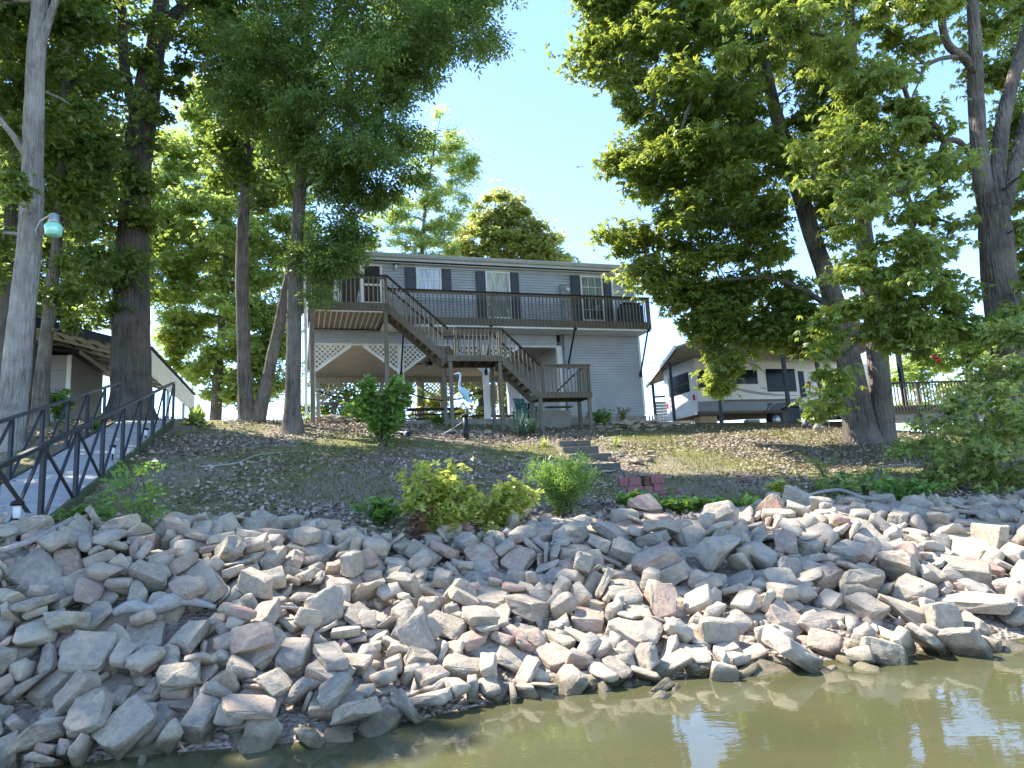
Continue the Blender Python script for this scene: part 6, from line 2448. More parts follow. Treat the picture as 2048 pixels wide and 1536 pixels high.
for k in range(_n):
    o = bpy.data.objects.new('plank', _pm); o.location = tuple(RST * K0 + _dir * (.142 * k + .07) + RN * .04 + _nn * random.uniform(-.002, .002)); link(o, gang)
for side in (0, 1):
    beam('edge_beam', M['green_edge'] if side == 0 else M['rail_steel'], gang, rp(K0, side, -.06), rp(K1, side, -.06), .06, .16)
    beam('top_rail', M['rail_steel'], gang, rp(K0, side, 1.07), rp(K1, side, 1.07), .062, .055)
    for k in range(K0, K1 + 1):
        beam('post', M['rail_steel'], gang, rp(k, side, -.12), rp(k, side, 1.04), .056, .056)
        if k < K1:
            beam('diagonal_brace', M['rail_steel'], gang, rp(k + .04, side, .0), rp(k + .97, side, 1.02), .036, .036)
            if k < 2: beam('diagonal_brace', M['rail_steel'], gang, rp(k + .04, side + .002, 1.0), rp(k + .97, side + .002, .0), .035, .035)

# ------------------------------------------------------------------ shed and metal carport behind the left trees
M['shed'] = plain('grey_shed_panel', (.30, .31, .325), .7, .12, 2, .15, 30)
M['metal_pale'] = plain('pale_ribbed_metal', (.60, .59, .56), .4, .12, 2, metal=.1)
M['dark_fascia'] = plain('dark_fascia', (.018, .022, .035), .5, .2, 3)
def frame_at(name, P, label, cat): return empty(name, P, HYAW, label, cat)
SH = np.array([-15.51, 23.65, 4.45])
shed = frame_at('shed', SH, 'grey panelled garden shed with white corner trim behind the left trees', 'shed')
m = MB(); m.box(-4, -.05, 0, .06, 0, 2.85); m.box(-.06, 0, .05, 4.2, 0, 2.9); m.box(-4, -.06, 4.1, 4.2, 0, 2.9); m.box(-4, -3.95, .06, 4.1, 0, 2.9); m.build('wall', M['shed'], shed)
for k in range(1, 18): box('wall_batten', M['shed'], shed, .001, .012, k * .24, k * .24 + .02, 0, 2.88)
for z in (.9, 1.65, 2.3): box('wall_batten', M['shutter'], shed, -4, -.12, -.006, -.0005, z, z + .012)
for x in (-.62, -1.5): box('wall_batten', M['shutter'], shed, x, x + .012, -.007, -.001, 0, 2.8)
box('corner_trim', M['trim'], shed, -.11, .02, -.025, .06, 0, 2.85)
m = MB(); m.add([(-4.3, -.25, 3.2), (.3, -.25, 2.92), (.3, 4.5, 2.92), (-4.3, 4.5, 3.2), (-4.3, -.25, 3.28), (.3, -.25, 3.0), (.3, 4.5, 3.0), (-4.3, 4.5, 3.28)], [(0, 1, 2, 3), (4, 5, 6, 7), (0, 1, 5, 4), (1, 2, 6, 5), (2, 3, 7, 6), (3, 0, 4, 7)]); m.build('roof', M['dark_fascia'], shed)
box('eave_board', M['trim'], shed, .302, .33, -.2, 4.5, 2.86, 3.0)
CP = np.array([-11.59, 21.44, 4.45]); EZ = 2.4
cp = frame_at('metal_carport', CP, 'pale metal carport with a low gable roof behind the big dark trunk', 'carport')
RX = -3.6; RZ = EZ + 1.0
m = MB()
for a, b in (((0, EZ), (RX, RZ)), ((RX, RZ), (2 * RX, EZ))):
    m.add([(a[0], 0, a[1]), (b[0], 0, b[1]), (b[0], 10, b[1]), (a[0], 10, a[1]), (a[0], 0, a[1] + .04), (b[0], 0, b[1] + .04), (b[0], 10, b[1] + .04), (a[0], 10, a[1] + .04)], [(0, 1, 2, 3), (4, 5, 6, 7), (0, 1, 5, 4), (1, 2, 6, 5), (2, 3, 7, 6), (3, 0, 4, 7)])
m.build('roof', M['metal_pale'], cp)
for k in range(9):
    y = .1 + k * 1.2; b = MB(); b.beam((0, y, EZ - .06), (RX, y, RZ - .06), .05, .09); b.beam((RX, y, RZ - .06), (2 * RX, y, EZ - .06), .05, .09); b.build('rafter', M['metal_pale'], cp)
    if k % 3 == 0:
        for x in (0, 2 * RX): box('post', M['metal_pale'], cp, x - .05, x + .05, y - .05, y + .05, -.3, EZ - .04)
for k in range(7): f = k / 7; beam('purlin', M['dark_wood'], cp, (RX * f, .1, EZ + (RZ - EZ) * f - .02), (RX * f, 9.9, EZ + (RZ - EZ) * f - .02), .04, .03)
m = MB(); z = EZ - .03
for k in range(8):
    m.add([(.06, 0, z), (.06, 10, z), (.085, 10, z - .05), (.085, 0, z - .05), (.06, 0, z - .1), (.06, 10, z - .1)], [(0, 1, 2, 3), (3, 2, 5, 4)]); z -= .1
m.build('side_panel', M['metal_pale'], cp)
beam('eave_trim', M['dark_wood'], cp, (.07, 0, EZ + .05), (.07, 10, EZ + .05), .1, .06)
m = MB(); m.add([(.05, -.06, EZ + .08), (RX, -.06, RZ + .08), (RX, -.06, RZ - .28), (.05, -.06, EZ - .10), (.05, -.02, EZ + .08), (RX, -.02, RZ + .08), (RX, -.02, RZ - .28), (.05, -.02, EZ - .10)], [(0, 1, 2, 3), (4, 5, 6, 7), (0, 1, 5, 4), (2, 3, 7, 6), (3, 0, 4, 7)])
m.add([(2 * RX - .05, -.06, EZ + .08), (RX - .002, -.06, RZ + .08), (RX - .002, -.06, RZ - .28), (2 * RX - .05, -.06, EZ - .10)], [(0, 1, 2, 3)]); m.build('gable_board', M['dark_fascia'], cp)

# ------------------------------------------------------------------ camper under its carport on the right
M['rv_white'] = plain('white_gelcoat', (.85, .85, .85), .3, .05, 2)
M['rv_cream'] = plain('cream_camper_side', (.68, .64, .56), .3, .05, 1)
M['rv_grey'] = plain('grey_camper_skirt', (.17, .175, .185), .35, .15, 2)
M['rv_stripe'] = plain('taupe_stripe', (.30, .275, .23), .4, .1, 2)
M['rv_glass'] = plain('dark_camper_glass', (.008, .010, .012), .12, .3, 3, spec=.12)
M['red_lens'] = plain('red_lens', (.45, .015, .03), .25, .1, 6)
M['tyre'] = plain('tyre_rubber', (.015, .015, .016), .8, .2, 8)
M['under'] = plain('brown_underbody', (.12, .085, .06), .8, .3, 3)
M['teal'] = plain('teal_decal', (.03, .22, .26), .5, .1, 6)
M['red_decal'] = plain('red_decal', (.32, .05, .03), .5, .1, 6)
RVO = np.array([8.38, 31.0, 4.85])
rv = empty('camper', RVO, RAD(18), 'white and cream camper trailer with dark windows parked under the right carport', 'camper')
RL = 9.2
body = MB(); body.box(0, RL, 0, 2.75, .0, 2.52); body.build('body', M['rv_cream'], rv, .05)
box('nose', M['rv_cream'], rv, RL + .002, RL + 2.2, .02, 2.73, .9, 2.4, .12)
box('rear_panel', M['rv_white'], rv, -.03, -.001, .02, 2.73, .0, 2.46, .012)
box('skirt', M['rv_grey'], rv, .02, RL - .1, -.03, -.001, .02, .48, .01)
box('slide_out', M['rv_cream'], rv, 1.15, 5.45, -.30, -.035, .50, 2.3, .02)
box('bumper', M['rv_white'], rv, -.16, -.031, .05, 2.7, -.12, .02)
box('underbody', M['under'], rv, .02, RL - .05, .03, 2.72, -.10, -.002)
def rwin(name, x0, x1, z0, z1, y): 
    b = MB(); b.box(x0, x1, y - .02, y, z0, z1); o = b.build(name, M['rv_glass'], rv, .009); return o
rwin('window', .12, .52, 1.08, 1.94, -.0015); rwin('window', 1.75, 3.14, 1.23, 1.9, -.302); rwin('window', 3.63, 5.28, .86, 1.95, -.302); rwin('door_window', 5.72, 6.05, .62, 1.9, -.0015)
b = MB(); b.box(-.052, -.031, .48, 2.3, 1.02, 1.94); rw = b.build('rear_window', M['rv_glass'], rv, .009)
m = MB(); m.box(-.058, -.053, .5, 2.28, 1.42, 1.44); m.box(-.058, -.053, 1.35, 1.37, 1.03, 1.42); m.build('divider', M['rv_grey'], rw)
for y, z in ((.2, .7), (2.58, .63)):
    b = MB(); b.box(-.05, -.031, y - .09, y + .09, z - .13, z + .13); b.build('tail_light', M['red_lens'], rv, .008)
lad = MB()
for y in (2.12, 2.5): lad.tube([(-.031, y, 2.42), (-.14, y, 2.3), (-.14, y, .08), (-.031, y, .04)], .016, 6)
for k in range(8): lad.tube([(-.14, 2.12, .2 + k * .29), (-.14, 2.5, .2 + k * .29)], .013, 6)
lad.build('ladder', M['rv_white'], rv)
def ribbon(pts, w0, y, mat, name):
    m = MB(); V = []; n = len(pts)
    for i, (x, z) in enumerate(pts):
        w = w0 * (1 - abs(2 * i / (n - 1) - 1) ** 2 * .8); V += [(x, y, z - w / 2), (x, y, z + w / 2)]
    m.add(V, [(2 * i, 2 * i + 2, 2 * i + 3, 2 * i + 1) for i in range(n - 1)]); m.build(name, mat, rv)
ribbon([(1.2, 1.35), (1.7, 1.1), (2.3, .92), (3.2, .78), (4.2, .70), (5.4, .66)], .13, -.303, M['rv_stripe'], 'stripe')
ribbon([(2.6, 2.25), (3.0, 2.15), (3.3, 2.0), (3.62, 1.72)], .16, -.3035, M['rv_stripe'], 'stripe')
ribbon([(3.2, 1.05), (3.4, 1.03), (3.65, 1.0)], .06, -.304, M['rv_grey'], 'stripe')
ribbon([(5.5, .66), (6.2, .74), (7.0, .72), (8.4, .62)], .22, -.003, M['rv_grey'], 'stripe')
# decals: crab, turtle and a line of script
m = MB(); m.tube([(6.31, -.004, 1.3), (6.31, -.012, 1.3)], .11, 10)
for k in range(8):
    a = math.pi * k / 4; m.beam((6.31 + .1 * math.cos(a), -.006, 1.28 + .08 * math.sin(a)), (6.31 + .2 * math.cos(a + .3), -.006, 1.26 + .2 * math.sin(a + .3)), .006, .03)
m.build('decal', M['red_decal'], rv)
m = MB(); m.tube([(6.69, -.004, 1.49), (6.69, -.012, 1.49)], .12, 10)
for a in (.8, 2.3, 3.9, 5.5): m.beam((6.69 + .1 * math.cos(a), -.006, 1.49 + .1 * math.sin(a)), (6.69 + .2 * math.cos(a), -.006, 1.49 + .2 * math.sin(a)), .006, .05)
m.beam((6.69, -.006, 1.6), (6.69, -.006, 1.70), .006, .06); m.build('decal', M['teal'], rv)
m = MB(); m.tube([(6.42, -.006, 1.08), (6.5, -.006, 1.16), (6.6, -.006, 1.1), (6.55, -.006, 1.0), (6.47, -.006, 1.02), (6.5, -.006, 1.14), (6.66, -.006, 1.12), (6.72, -.006, .98), (6.76, -.006, 1.1), (6.9, -.006, 1.12), (7.1, -.006, 1.1)], .014, 5); m.build('decal', M['black'], rv)
m = MB(); m.tube([(-.032, 1.75, .80), (-.034, 1.7, .86), (-.034, 1.62, .78), (-.034, 1.55, .84)], .008, 4); m.tube([(-.034, 1.3, .72), (-.034, 1.18, .84), (-.034, 1.1, .74), (-.034, .98, .78)], .008, 4); m.box(-.034, -.0315, .6, .9, .76, .775); m.build('decal', M['steel'], rv)
for x in (4.2, 5.1):
    w = empty('wheel', (x, .16, -.42), 0, parent=rv)
    MB().tube([(0, -.12, 0), (0, .12, 0)], .40, 24).build('tyre', M['tyre'], w); MB().tube([(0, -.135, 0), (0, -.121, 0)], .22, 16).build('rim', M['steel'], w)
m = MB()
for k in range(9):
    a = math.pi * k / 8; m.beam((4.65 + .95 * math.cos(a), -.04, -.02 + .42 * math.sin(a)), (4.65 + .95 * math.cos(a + math.pi / 8), -.04, -.02 + .42 * math.sin(a + math.pi / 8)), .08, .05) if k < 8 else None
m.build('wheel_arch', M['rv_grey'], rv)
box('wheel_well', M['black'], rv, 3.75, 5.55, -.036, -.031, .0, .36)
for k in range(3): box('entry_step', M['steel'], rv, 5.7, 6.5, -.35 - .22 * k, -.12 - .22 * k, -.08 - .24 * k, -.05 - .24 * k)
# metal carport over the camper
RA = aty(1352, 695, 27.6); RC = np.array([RA[0], RA[1], 3.95]); RCY = RAD(-4)
rc = empty('metal_carport', RC, RCY, 'ribbed metal carport on blue-grey posts sheltering the camper', 'carport')
M['post_blue'] = plain('blue_grey_post', (.055, .066, .095), .5, .2, 4)
ez = RA[2] - 3.95; rx = 4.6; rz = ez + 1.25; ly = 10.5
m = MB()
for a, b in (((0, ez), (rx, rz)), ((rx, rz), (2 * rx, ez))):
    m.add([(a[0], 0, a[1]), (b[0], 0, b[1]), (b[0], ly, b[1]), (a[0], ly, a[1]), (a[0], 0, a[1] + .06), (b[0], 0, b[1] + .06), (b[0], ly, b[1] + .06), (a[0], ly, a[1] + .06)], [(0, 1, 2, 3), (4, 5, 6, 7), (0, 1, 5, 4), (1, 2, 6, 5), (2, 3, 7, 6), (3, 0, 4, 7)])
m.build('roof', M['metal_pale'], rc)
m = MB()
for k in range(34):
    y = .15 + k * .3
    for a, b in (((.05, ez), (rx, rz)), ((rx, rz), (2 * rx - .05, ez))): m.beam((a[0], y, a[1] - .03), (b[0], y, b[1] - .03), .035, .04)
m.build('roof_rib', M['rv_stripe'], rc)
beam('eave_trim', M['trim'], rc, (-.03, -.02, ez + .02), (-.03, ly, ez + .02), .05, .16)
beam('eave_trim', M['under'], rc, (.02, 0, ez - .06), (.02, ly, ez - .06), .06, .06)
for y in (3.4, 9.6): box('post', M['post_blue'], rc, .15, .29, y - .07, y + .07, -.6, ez - .02)
beam('tie_beam', M['post_blue'], rc, (.3, 9.6, ez - .75), (4, 9.6, ez - .75), .06, .1); beam('knee_brace', M['metal_pale'], rc, (.9, 9.5, ez - .8), (1.9, 9.5, ez - 1.7), .06, .06)
m = MB()
for k in range(8): m.box(.3, 5.0, 9.75, 9.79, ez - 1.0 - k * .16 - .145, ez - 1.0 - k * .16)
m.build('end_panel', M['metal_pale'], rc)
for px, dz in ((1444, 0), (1582, 0), (1650, 0)):
    P = aty(px, 852, 28.9) - RC; q = Matrix.Rotation(-RCY, 3, 'Z') @ Vector(P)
    g0 = gz1(*(aty(px, 852, 28.9)[:2])) - RC[2]
    box('post', M['post_blue'], rc, q.x - .075, q.x + .075, q.y - .075, q.y + .075, g0 - .3, 3.6, .006)
edge = empty('timber_edging', aty(1500, 852, 28.0), RAD(-3), 'low brown timber edging along the lawn in front of the camper', 'edging')
for k in range(3): beam('timber', M['under'], edge, (-2.2 + k * 2.3, 0, .03 - (k - 1) * .11), (.06 + k * 2.3, 0, -.08 - (k - 1) * .11), .12, .22)
# white picket fence behind the camper
for nm, u0, u1, yy, lab in (('picket_fence', 1298, 1340, 33.5, 'short run of white picket fence between house and camper'), ('picket_fence', 1362, 1420, 35.5, 'white picket fence glimpsed low beneath the rear of the camper')):
    A = aty(u0, 846, yy); B = aty(u1, 850, yy); pf = empty(nm, A, math.atan2(B[1] - A[1], B[0] - A[0]), lab, 'fence', 'white picket fences behind the camper')
    L = np.linalg.norm((B - A)[:2]); n = int(L / .15)
    for k in range(n):
        MB().prism([(k * .15, -.6), (k * .15 + .09, -.6), (k * .15 + .09, .30), (k * .15 + .045, .42), (k * .15, .30)], 0, .02).build('picket', M['trim'], pf)
    box('rail', M['trim'], pf, 0, L, .021, .05, .05, .12)

# ------------------------------------------------------------------ neighbour's raised deck at the right
RD = aty(1770, 830, 25)
nd = empty('neighbour_deck', (RD[0], RD[1], RD[2]), RAD(10), 'low wooden deck with dark balusters behind the right forked tree', 'deck')
box('deck_floor', M['wood_x'], nd, 0, 8, .04, 4, .25, .33); box('rim_board', M['wood_x'], nd, 0, 8, 0, .039, .05, .33)
beam('top_rail', M['dark_wood'], nd, (0, 0, 1.16), (8, 0, 1.16), .12, .05)
for k in range(58): baluster(nd, .1 + k * .135, -.025, .1, 1.14)
for x in (0.05, 1.6, 3.4, 5.2, 7.9): box('rail_post', M['wood_v'], nd, x - .06, x + .06, .041, .16, -1.5, 1.2)
box('roof_post', M['dark_fascia'], nd, 1.72, 1.86, 1.0, 1.14, .33, 3.6)
box('skirt_board', M['concrete'], nd, .3, 5.2, .17, .19, -.30, .24)

# ------------------------------------------------------------------ foliage
def leaf_mat(name, dark, light, trans, tw=.42, rough=.36, spec=.5):
    t = NT(name); at = t.n('ShaderNodeAttribute', attribute_name='tint')
    col = t.ramp(at.outputs['Fac'], [(0, dark), (.75, light), (1, tuple(min(1, c * 1.5) for c in light))])
    t.set(Base_Color=col, Roughness=rough, Specular_IOR_Level=spec)
    tr = t.n('ShaderNodeBsdfTranslucent'); mx = t.n('ShaderNodeMixShader'); mx.inputs[0].default_value = tw
    tc = t.mix(.6, col, trans); t.l(tc, tr.inputs['Color'])
    t.l(t.b.outputs[0], mx.inputs[1]); t.l(tr.outputs[0], mx.inputs[2]); t.l(mx.outputs[0], t.out.inputs['Surface']); return t.m
M['leaf_maple'] = leaf_mat('maple_leaf', (.052, .098, .034), (.135, .205, .055), (.48, .58, .08), .48)
M['leaf_ash'] = leaf_mat('ash_leaf', (.06, .115, .04), (.15, .235, .065), (.42, .56, .08), .46)
M['leaf_buckeye'] = leaf_mat('palmate_leaf', (.075, .13, .036), (.19, .265, .06), (.56, .62, .07), .46)
M['leaf_hickory'] = leaf_mat('hickory_leaf', (.10, .17, .05), (.27, .35, .085), (.62, .68, .09), .45)
M['leaf_pale'] = leaf_mat('pale_far_leaf', (.15, .22, .065), (.36, .46, .14), (.74, .86, .20), .55)
M['leaf_oak'] = leaf_mat('oak_leaf', (.16, .20, .06), (.37, .40, .13), (.74, .76, .18), .52)
M['leaf_shrub'] = leaf_mat('shrub_leaf', (.18, .25, .075), (.42, .50, .16), (.65, .72, .14))
M['leaf_yellow'] = leaf_mat('yellowing_leaf', (.28, .34, .07), (.58, .62, .17), (.80, .80, .12), .45)
M['leaf_fresh'] = leaf_mat('fresh_green_leaf', (0.098, 0.195, 0.046), (0.234, 0.390, 0.091), (.42, .60, .08))
M['leaf_red'] = leaf_mat('red_brown_leaf', (.18, .08, .05), (.34, .16, .09), (.36, .16, .08))
M['leaf_blue'] = leaf_mat('blue_green_blade', (0.058, 0.098, 0.091), (0.130, 0.195, 0.169), (.15, .25, .15), .25)
def bark(name, a, b, scale=9, bumps=.8):
    t = NT(name); c = t.coord('Object', (1, 1, .13)); n1 = t.noise(c, scale, 6, .7, .8); v = t.n('ShaderNodeTexVoronoi'); v.inputs['Scale'].default_value = scale * 1.6; t.l(c, v.inputs['Vector'])
    n2 = t.noise(t.coord('Object'), 1.1, 4, .6)
    col = t.mix(t.ramp(n2, [(.42, (0, 0, 0)), (.62, (.7, .7, .7))]), t.ramp(n1, [(.32, a), (.66, b)]), tuple(x * 1.25 for x in b))
    t.set(Base_Color=col, Roughness=.95, Specular_IOR_Level=.1)
    t.bump(t.math('ADD', n1, t.math('MULTIPLY', v.outputs['Distance'], .9)), bumps, .09); return t.m
M['bark_pale'] = bark('pale_bark', (.13, .118, .10), (.36, .33, .295), 14, .8)
M['bark_dark'] = bark('dark_furrowed_bark', (.035, .030, .026), (.125, .108, .092))
M['bark_grey'] = bark('grey_bark', (.060, .052, .044), (.23, .195, .16), 12, 1.0)

def leaf_arrays(P, D, N, K, length, width, spread, droop, rng, fan=True):
    """P spray roots, D spray directions, N spray normals -> quads. fan: leaflets radiate; else pinnate along D"""
    n = len(P)
    D = D / np.linalg.norm(D, axis=1, keepdims=True)
    N = N - (N * D).sum(1, keepdims=True) * D; N /= np.linalg.norm(N, axis=1, keepdims=True) + 1e-9
    S = np.cross(D, N)
    V = np.empty((n, K, 4, 3), np.float32)
    for k in range(K):
        if fan:
            a = np.radians((k - (K - 1) / 2) / max(1, (K - 1) / 2) * spread) + rng.normal(0, .12, n); root = P
        else:
            f = k / max(1, K - 1); sgn = 1 if k % 2 else -1
            a = sgn * np.radians(spread * (1 - .75 * (f > .9))) + rng.normal(0, .12, n); root = P + D * (length * 1.7 * f) - N * (length * .5 * f * f)
        L = D * np.cos(a)[:, None] + S * np.sin(a)[:, None] - N * (droop + rng.normal(0, .12, n))[:, None]
        L /= np.linalg.norm(L, axis=1, keepdims=True)
        W = np.cross(L, N); W /= np.linalg.norm(W, axis=1, keepdims=True) + 1e-9
        W = W + N * rng.normal(0, .25, n)[:, None]
        ln = (length * rng.uniform(.7, 1.2, n))[:, None]; wd = (width * rng.uniform(.75, 1.2, n))[:, None] * .5
        V[:, k, 0] = root; V[:, k, 1] = root + L * ln * .45 + W * wd + N * wd * .35
        V[:, k, 2] = root + L * ln - N * ln * .12; V[:, k, 3] = root + L * ln * .45 - W * wd + N * wd * .35
    return V.reshape(-1, 3)
def in_poly(px, py, poly):
    poly = np.asarray(poly, float); x0, y0 = poly[:, 0], poly[:, 1]; x1, y1 = np.roll(x0, -1), np.roll(y0, -1)
    ins = np.zeros(len(px), bool)
    for a, b, c, d in zip(x0, y0, x1, y1):
        cond = ((b > py) != (d > py)); xi = (c - a) * (py - b) / (d - b + 1e-12) + a; ins ^= cond & (px < xi)
    return ins
def edge_dist(px, py, poly):
    poly = np.asarray(poly, float); best = np.full(len(px), 1e9)
    for (a, b), (c, d) in zip(poly, np.roll(poly, -1, 0)):
        vx, vy = c - a, d - b; t = np.clip(((px - a) * vx + (py - b) * vy) / (vx * vx + vy * vy + 1e-9), 0, 1); best = np.minimum(best, np.hypot(px - a - t * vx, py - b - t * vy))
    return best
def crown_clumps(poly, yc, yt, dens, rad, rng, margin=.6, clear=()):
    """clump centres filling an outline surveyed from the photo, with real depth; dens = clumps per square metre of outline"""
    poly = np.asarray(poly, float); lo, hi = poly.min(0), poly.max(0)
    m2 = (yc / FPX) ** 2
    n = int((hi - lo).prod() * m2 * dens * DENS) + 1
    px = rng.uniform(lo[0], hi[0], n); py = rng.uniform(lo[1], hi[1], n)
    ok = in_poly(px, py, poly); px, py = px[ok], py[ok]
    ed = edge_dist(px, py, poly); rp_ = rad * FPX / yc
    ok = ed > rp_ * margin * rng.uniform(.6, 1.1, len(px)); px, py, ed = px[ok], py[ok], ed[ok]
    y = yc + rng.uniform(-1, 1, len(px)) * yt * np.clip(ed / 160, .25, 1)
    vis = (px > -50) & (px < 2100) & (py > -50)
    open_ = np.ones(len(px), bool)
    for a, b, c, d, r in clear:      # gaps where the photo shows bare stem
        t = np.clip(((px - a) * (c - a) + (py - b) * (d - b)) / ((c - a) ** 2 + (d - b) ** 2), 0, 1); open_ &= (np.hypot(px - a - t * (c - a), py - b - t * (d - b)) > r) | (y > 21.9)
    px, py, y, vis = px[open_], py[open_], y[open_], vis[open_]
    keep = vis | (rng.random(len(px)) < .45); px, py, y, vis = px[keep], py[keep], y[keep], vis[keep]
    P = np.array([aty(a, b, c) for a, b, c in zip(px, py, y)])
    return P, vis
def crown_leaves(C, vis, rad, sprays, leaf, rng, flat=.6):
    """leaf = dict(K,length,width,spread,droop,fan)"""
    Vs = []; T = []
    for big in (False, True):
        sel = ~vis if big else vis
        Cc = C[sel]
        if not len(Cc): continue
        cnt = np.maximum(1, (sprays * (.2 if big else 1) * rng.uniform(.6, 1.3, len(Cc))).astype(int)); sc = 2.0 if big else 1.0
        ci = np.repeat(np.arange(len(Cc)), cnt); n = len(ci)
        d = rng.normal(size=(n, 3)); d /= np.linalg.norm(d, axis=1, keepdims=True); d[:, 2] = np.where(d[:, 2] < 0, d[:, 2] * .75, d[:, 2])
        r = rad * rng.uniform(.5, 1.3, len(Cc))[ci] * (rng.random(n) ** .5) * np.where(rng.random(n) < .18, 1.7, 1.0)
        P = Cc[ci] + d * r[:, None] * np.array([1, 1, flat])
        D = d * np.array([1, 1, .45]) + rng.normal(0, .45, (n, 3)) - np.array([0, 0, .12]); N = np.array([0, 0, 1.0]) + rng.normal(0, .42, (n, 3))
        V = leaf_arrays(P, D, N, leaf['K'], leaf['length'] * sc, leaf['width'] * sc, leaf['spread'], leaf['droop'], rng, leaf.get('fan', True))
        Vs.append(V); ct = rng.normal(.42, .14, len(Cc)); T.append(np.repeat(np.clip(ct[ci] + rng.normal(0, .14, n), 0, 1), leaf['K']))
    V = np.concatenate(Vs); Fc = np.arange(len(V)).reshape(-1, 4)
    return V, Fc, np.concatenate(T)
def spline(pts, n=6):
    pts = np.asarray(pts, float); out = []
    for i in range(len(pts) - 1):
        p0 = pts[max(i - 1, 0)]; p1 = pts[i]; p2 = pts[i + 1]; p3 = pts[min(i + 2, len(pts) - 1)]
        for t in np.linspace(0, 1, n, endpoint=False):
            out.append(.5 * ((2 * p1) + (-p0 + p2) * t + (2 * p0 - 5 * p1 + 4 * p2 - p3) * t * t + (-p0 + 3 * p1 - 3 * p2 + p3) * t ** 3))
    out.append(pts[-1]); return np.array(out)
def trunk_tube(m, path, ns=14, seed=0):
    """path rows: x,y,z,r"""
    q = spline(path); pts = [Vector(p[:3]) for p in q]; V = []; F = []; ref = None; n = len(q)
    for i, p in enumerate(pts):
        d = (pts[min(i + 1, n - 1)] - pts[max(i - 1, 0)]).normalized()
        if ref is None: ref = Vector((1, 0, 0))
        ref = (ref - d * ref.dot(d)).normalized(); b = d.cross(ref)
        for k in range(ns):
            a = 2 * math.pi * k / ns; r = max(.006, q[i, 3]) * (1 + .13 * mnoise.noise((math.cos(a) * 1.6 + seed, math.sin(a) * 1.6, p.z * .9)) + .06 * mnoise.noise((math.cos(a) * 5, math.sin(a) * 5 + seed, p.z * 2)))
            V.append(p + (ref * math.cos(a) + b * math.sin(a)) * r)
    for i in range(n - 1):
        for k in range(ns): F.append((i * ns + k, i * ns + (k + 1) % ns, (i + 1) * ns + (k + 1) % ns, (i + 1) * ns + k))
    F.append(tuple((n - 1) * ns + k for k in range(ns))); F.append(tuple(range(ns))[::-1])
    m.add(V, F, True); return q
def stem(rows, ybase=None):
    """rows of (u, v, y, width px) -> x,y,z,r"""
    out = []
    for u, v, y, w in rows:
        P = aty(u, v, y); out.append((P[0], P[1], P[2], .45 * w * y / FPX))
    return out
DENS = 3.95
def tree(name, label, stems, crowns, leafmat, barkmat, leaf, seed, group=None, flare=True, twigs=True, cat='tree'):
    rng = np.random.default_rng(seed); st = [stem(s) for s in stems]
    base = st[0][0]; gzb = gz1(base[0], base[1])
    root = empty(name, (base[0], base[1], gzb), 0, label, cat, group); off = np.array([base[0], base[1], gzb])
    m = MB(); nodes = []; 
    for i, s in enumerate(st):
        s = [list(r) for r in s]
        if i == 0 or abs(s[0][2] - gzb) < 1.2:
            g0 = gz1(s[0][0], s[0][1])
            if flare: s = [[s[0][0], s[0][1], g0 - .15, s[0][3] * 1.5], [s[0][0], s[0][1], g0 + .06, s[0][3] * 1.18]] + ([[s[0][0] * .7 + s[1][0] * .3, s[0][1], max(g0 + .4, s[0][2] * .7 + s[1][2] * .3), s[0][3] * 1.02]] if s[1][2] > g0 + .9 else []) + s[1:]
            else: s[0][2] = g0 - .1
        q = trunk_tube(m, [[r[0] - off[0], r[1] - off[1], r[2] - off[2], r[3]] for r in s], 14 if i == 0 else 10, seed + i)
        nodes.append(q)
    m.build('trunk', barkmat, root)
    nodes = np.concatenate(nodes)
    C = []; vis = []; L = []
    Vs = []; Ts = []
    for cr in crowns:
        P, vv = crown_clumps(cr['poly'], cr['y'], cr['t'], cr['dens'], cr['rad'], rng, cr.get('margin', .6), cr.get('clear', ()))
        if not len(P): continue
        V, Fc, T = crown_leaves(P, vv, cr['rad'], cr['sprays'], cr.get('leaf', leaf), rng, cr.get('flat', .6))
        Vs.append(V - off); Ts.append(T); C.append(P - off)
    V = np.concatenate(Vs); T = np.concatenate(Ts); C = np.concatenate(C)
    o = mesh_np('crown', V, np.arange(len(V)).reshape(-1, 4), leafmat, root, attrs={'tint': T}); o['kind'] = 'stuff'
    if twigs:
        d0 = np.sqrt(((C[:, None] - nodes[None, :, :3]) ** 2).sum(-1)).min(1); order = np.argsort(d0)
        N3 = [tuple(x[:3]) for x in nodes]; par = [-1] * len(N3); cnt = [0] * len(N3)
        arr = np.array(N3 + [tuple(C[i]) for i in order]); nt = len(N3)
        for k, i in enumerate(order):
            dd = ((arr[:nt + k] - C[i]) ** 2).sum(1) ** .5; rise = np.maximum(0, arr[:nt + k, 2] - C[i][2]) * .5
            j = int(np.argmin(dd * np.where(np.arange(nt + k) < nt, .8, 1) + rise)); par.append(j); cnt.append(1)
        for k in range(len(order) - 1, -1, -1):
            j = par[nt + k]
            if j >= nt: cnt[j] += cnt[nt + k]
        bmh = MB()
        for k in range(len(order)):
            a = arr[par[nt + k]]; b = arr[nt + k]; r1 = .010 + .010 * math.sqrt(cnt[nt + k]); ln = np.linalg.norm(b - a)
            mid = (a + b) / 2 + np.array([rng.normal(0, .07), rng.normal(0, .07), -.02]) * ln + np.array([0, 0, .08 * ln])
            r0 = min(r1 * 1.35, nodes[par[nt + k], 3] * .7) if par[nt + k] < nt else r1 * 1.15
            bmh.tube([a, mid, b], [max(r0, .01), r1, r1 * .6], 5, caps=False)
        bmh.build('branches', barkmat, root)['kind'] = 'stuff'
    return root
LF_MAPLE = dict(K=3, length=.135, width=.105, spread=62, droop=.25)
LF_ASH = dict(K=5, length=.165, width=.062, spread=58, droop=.35, fan=False)
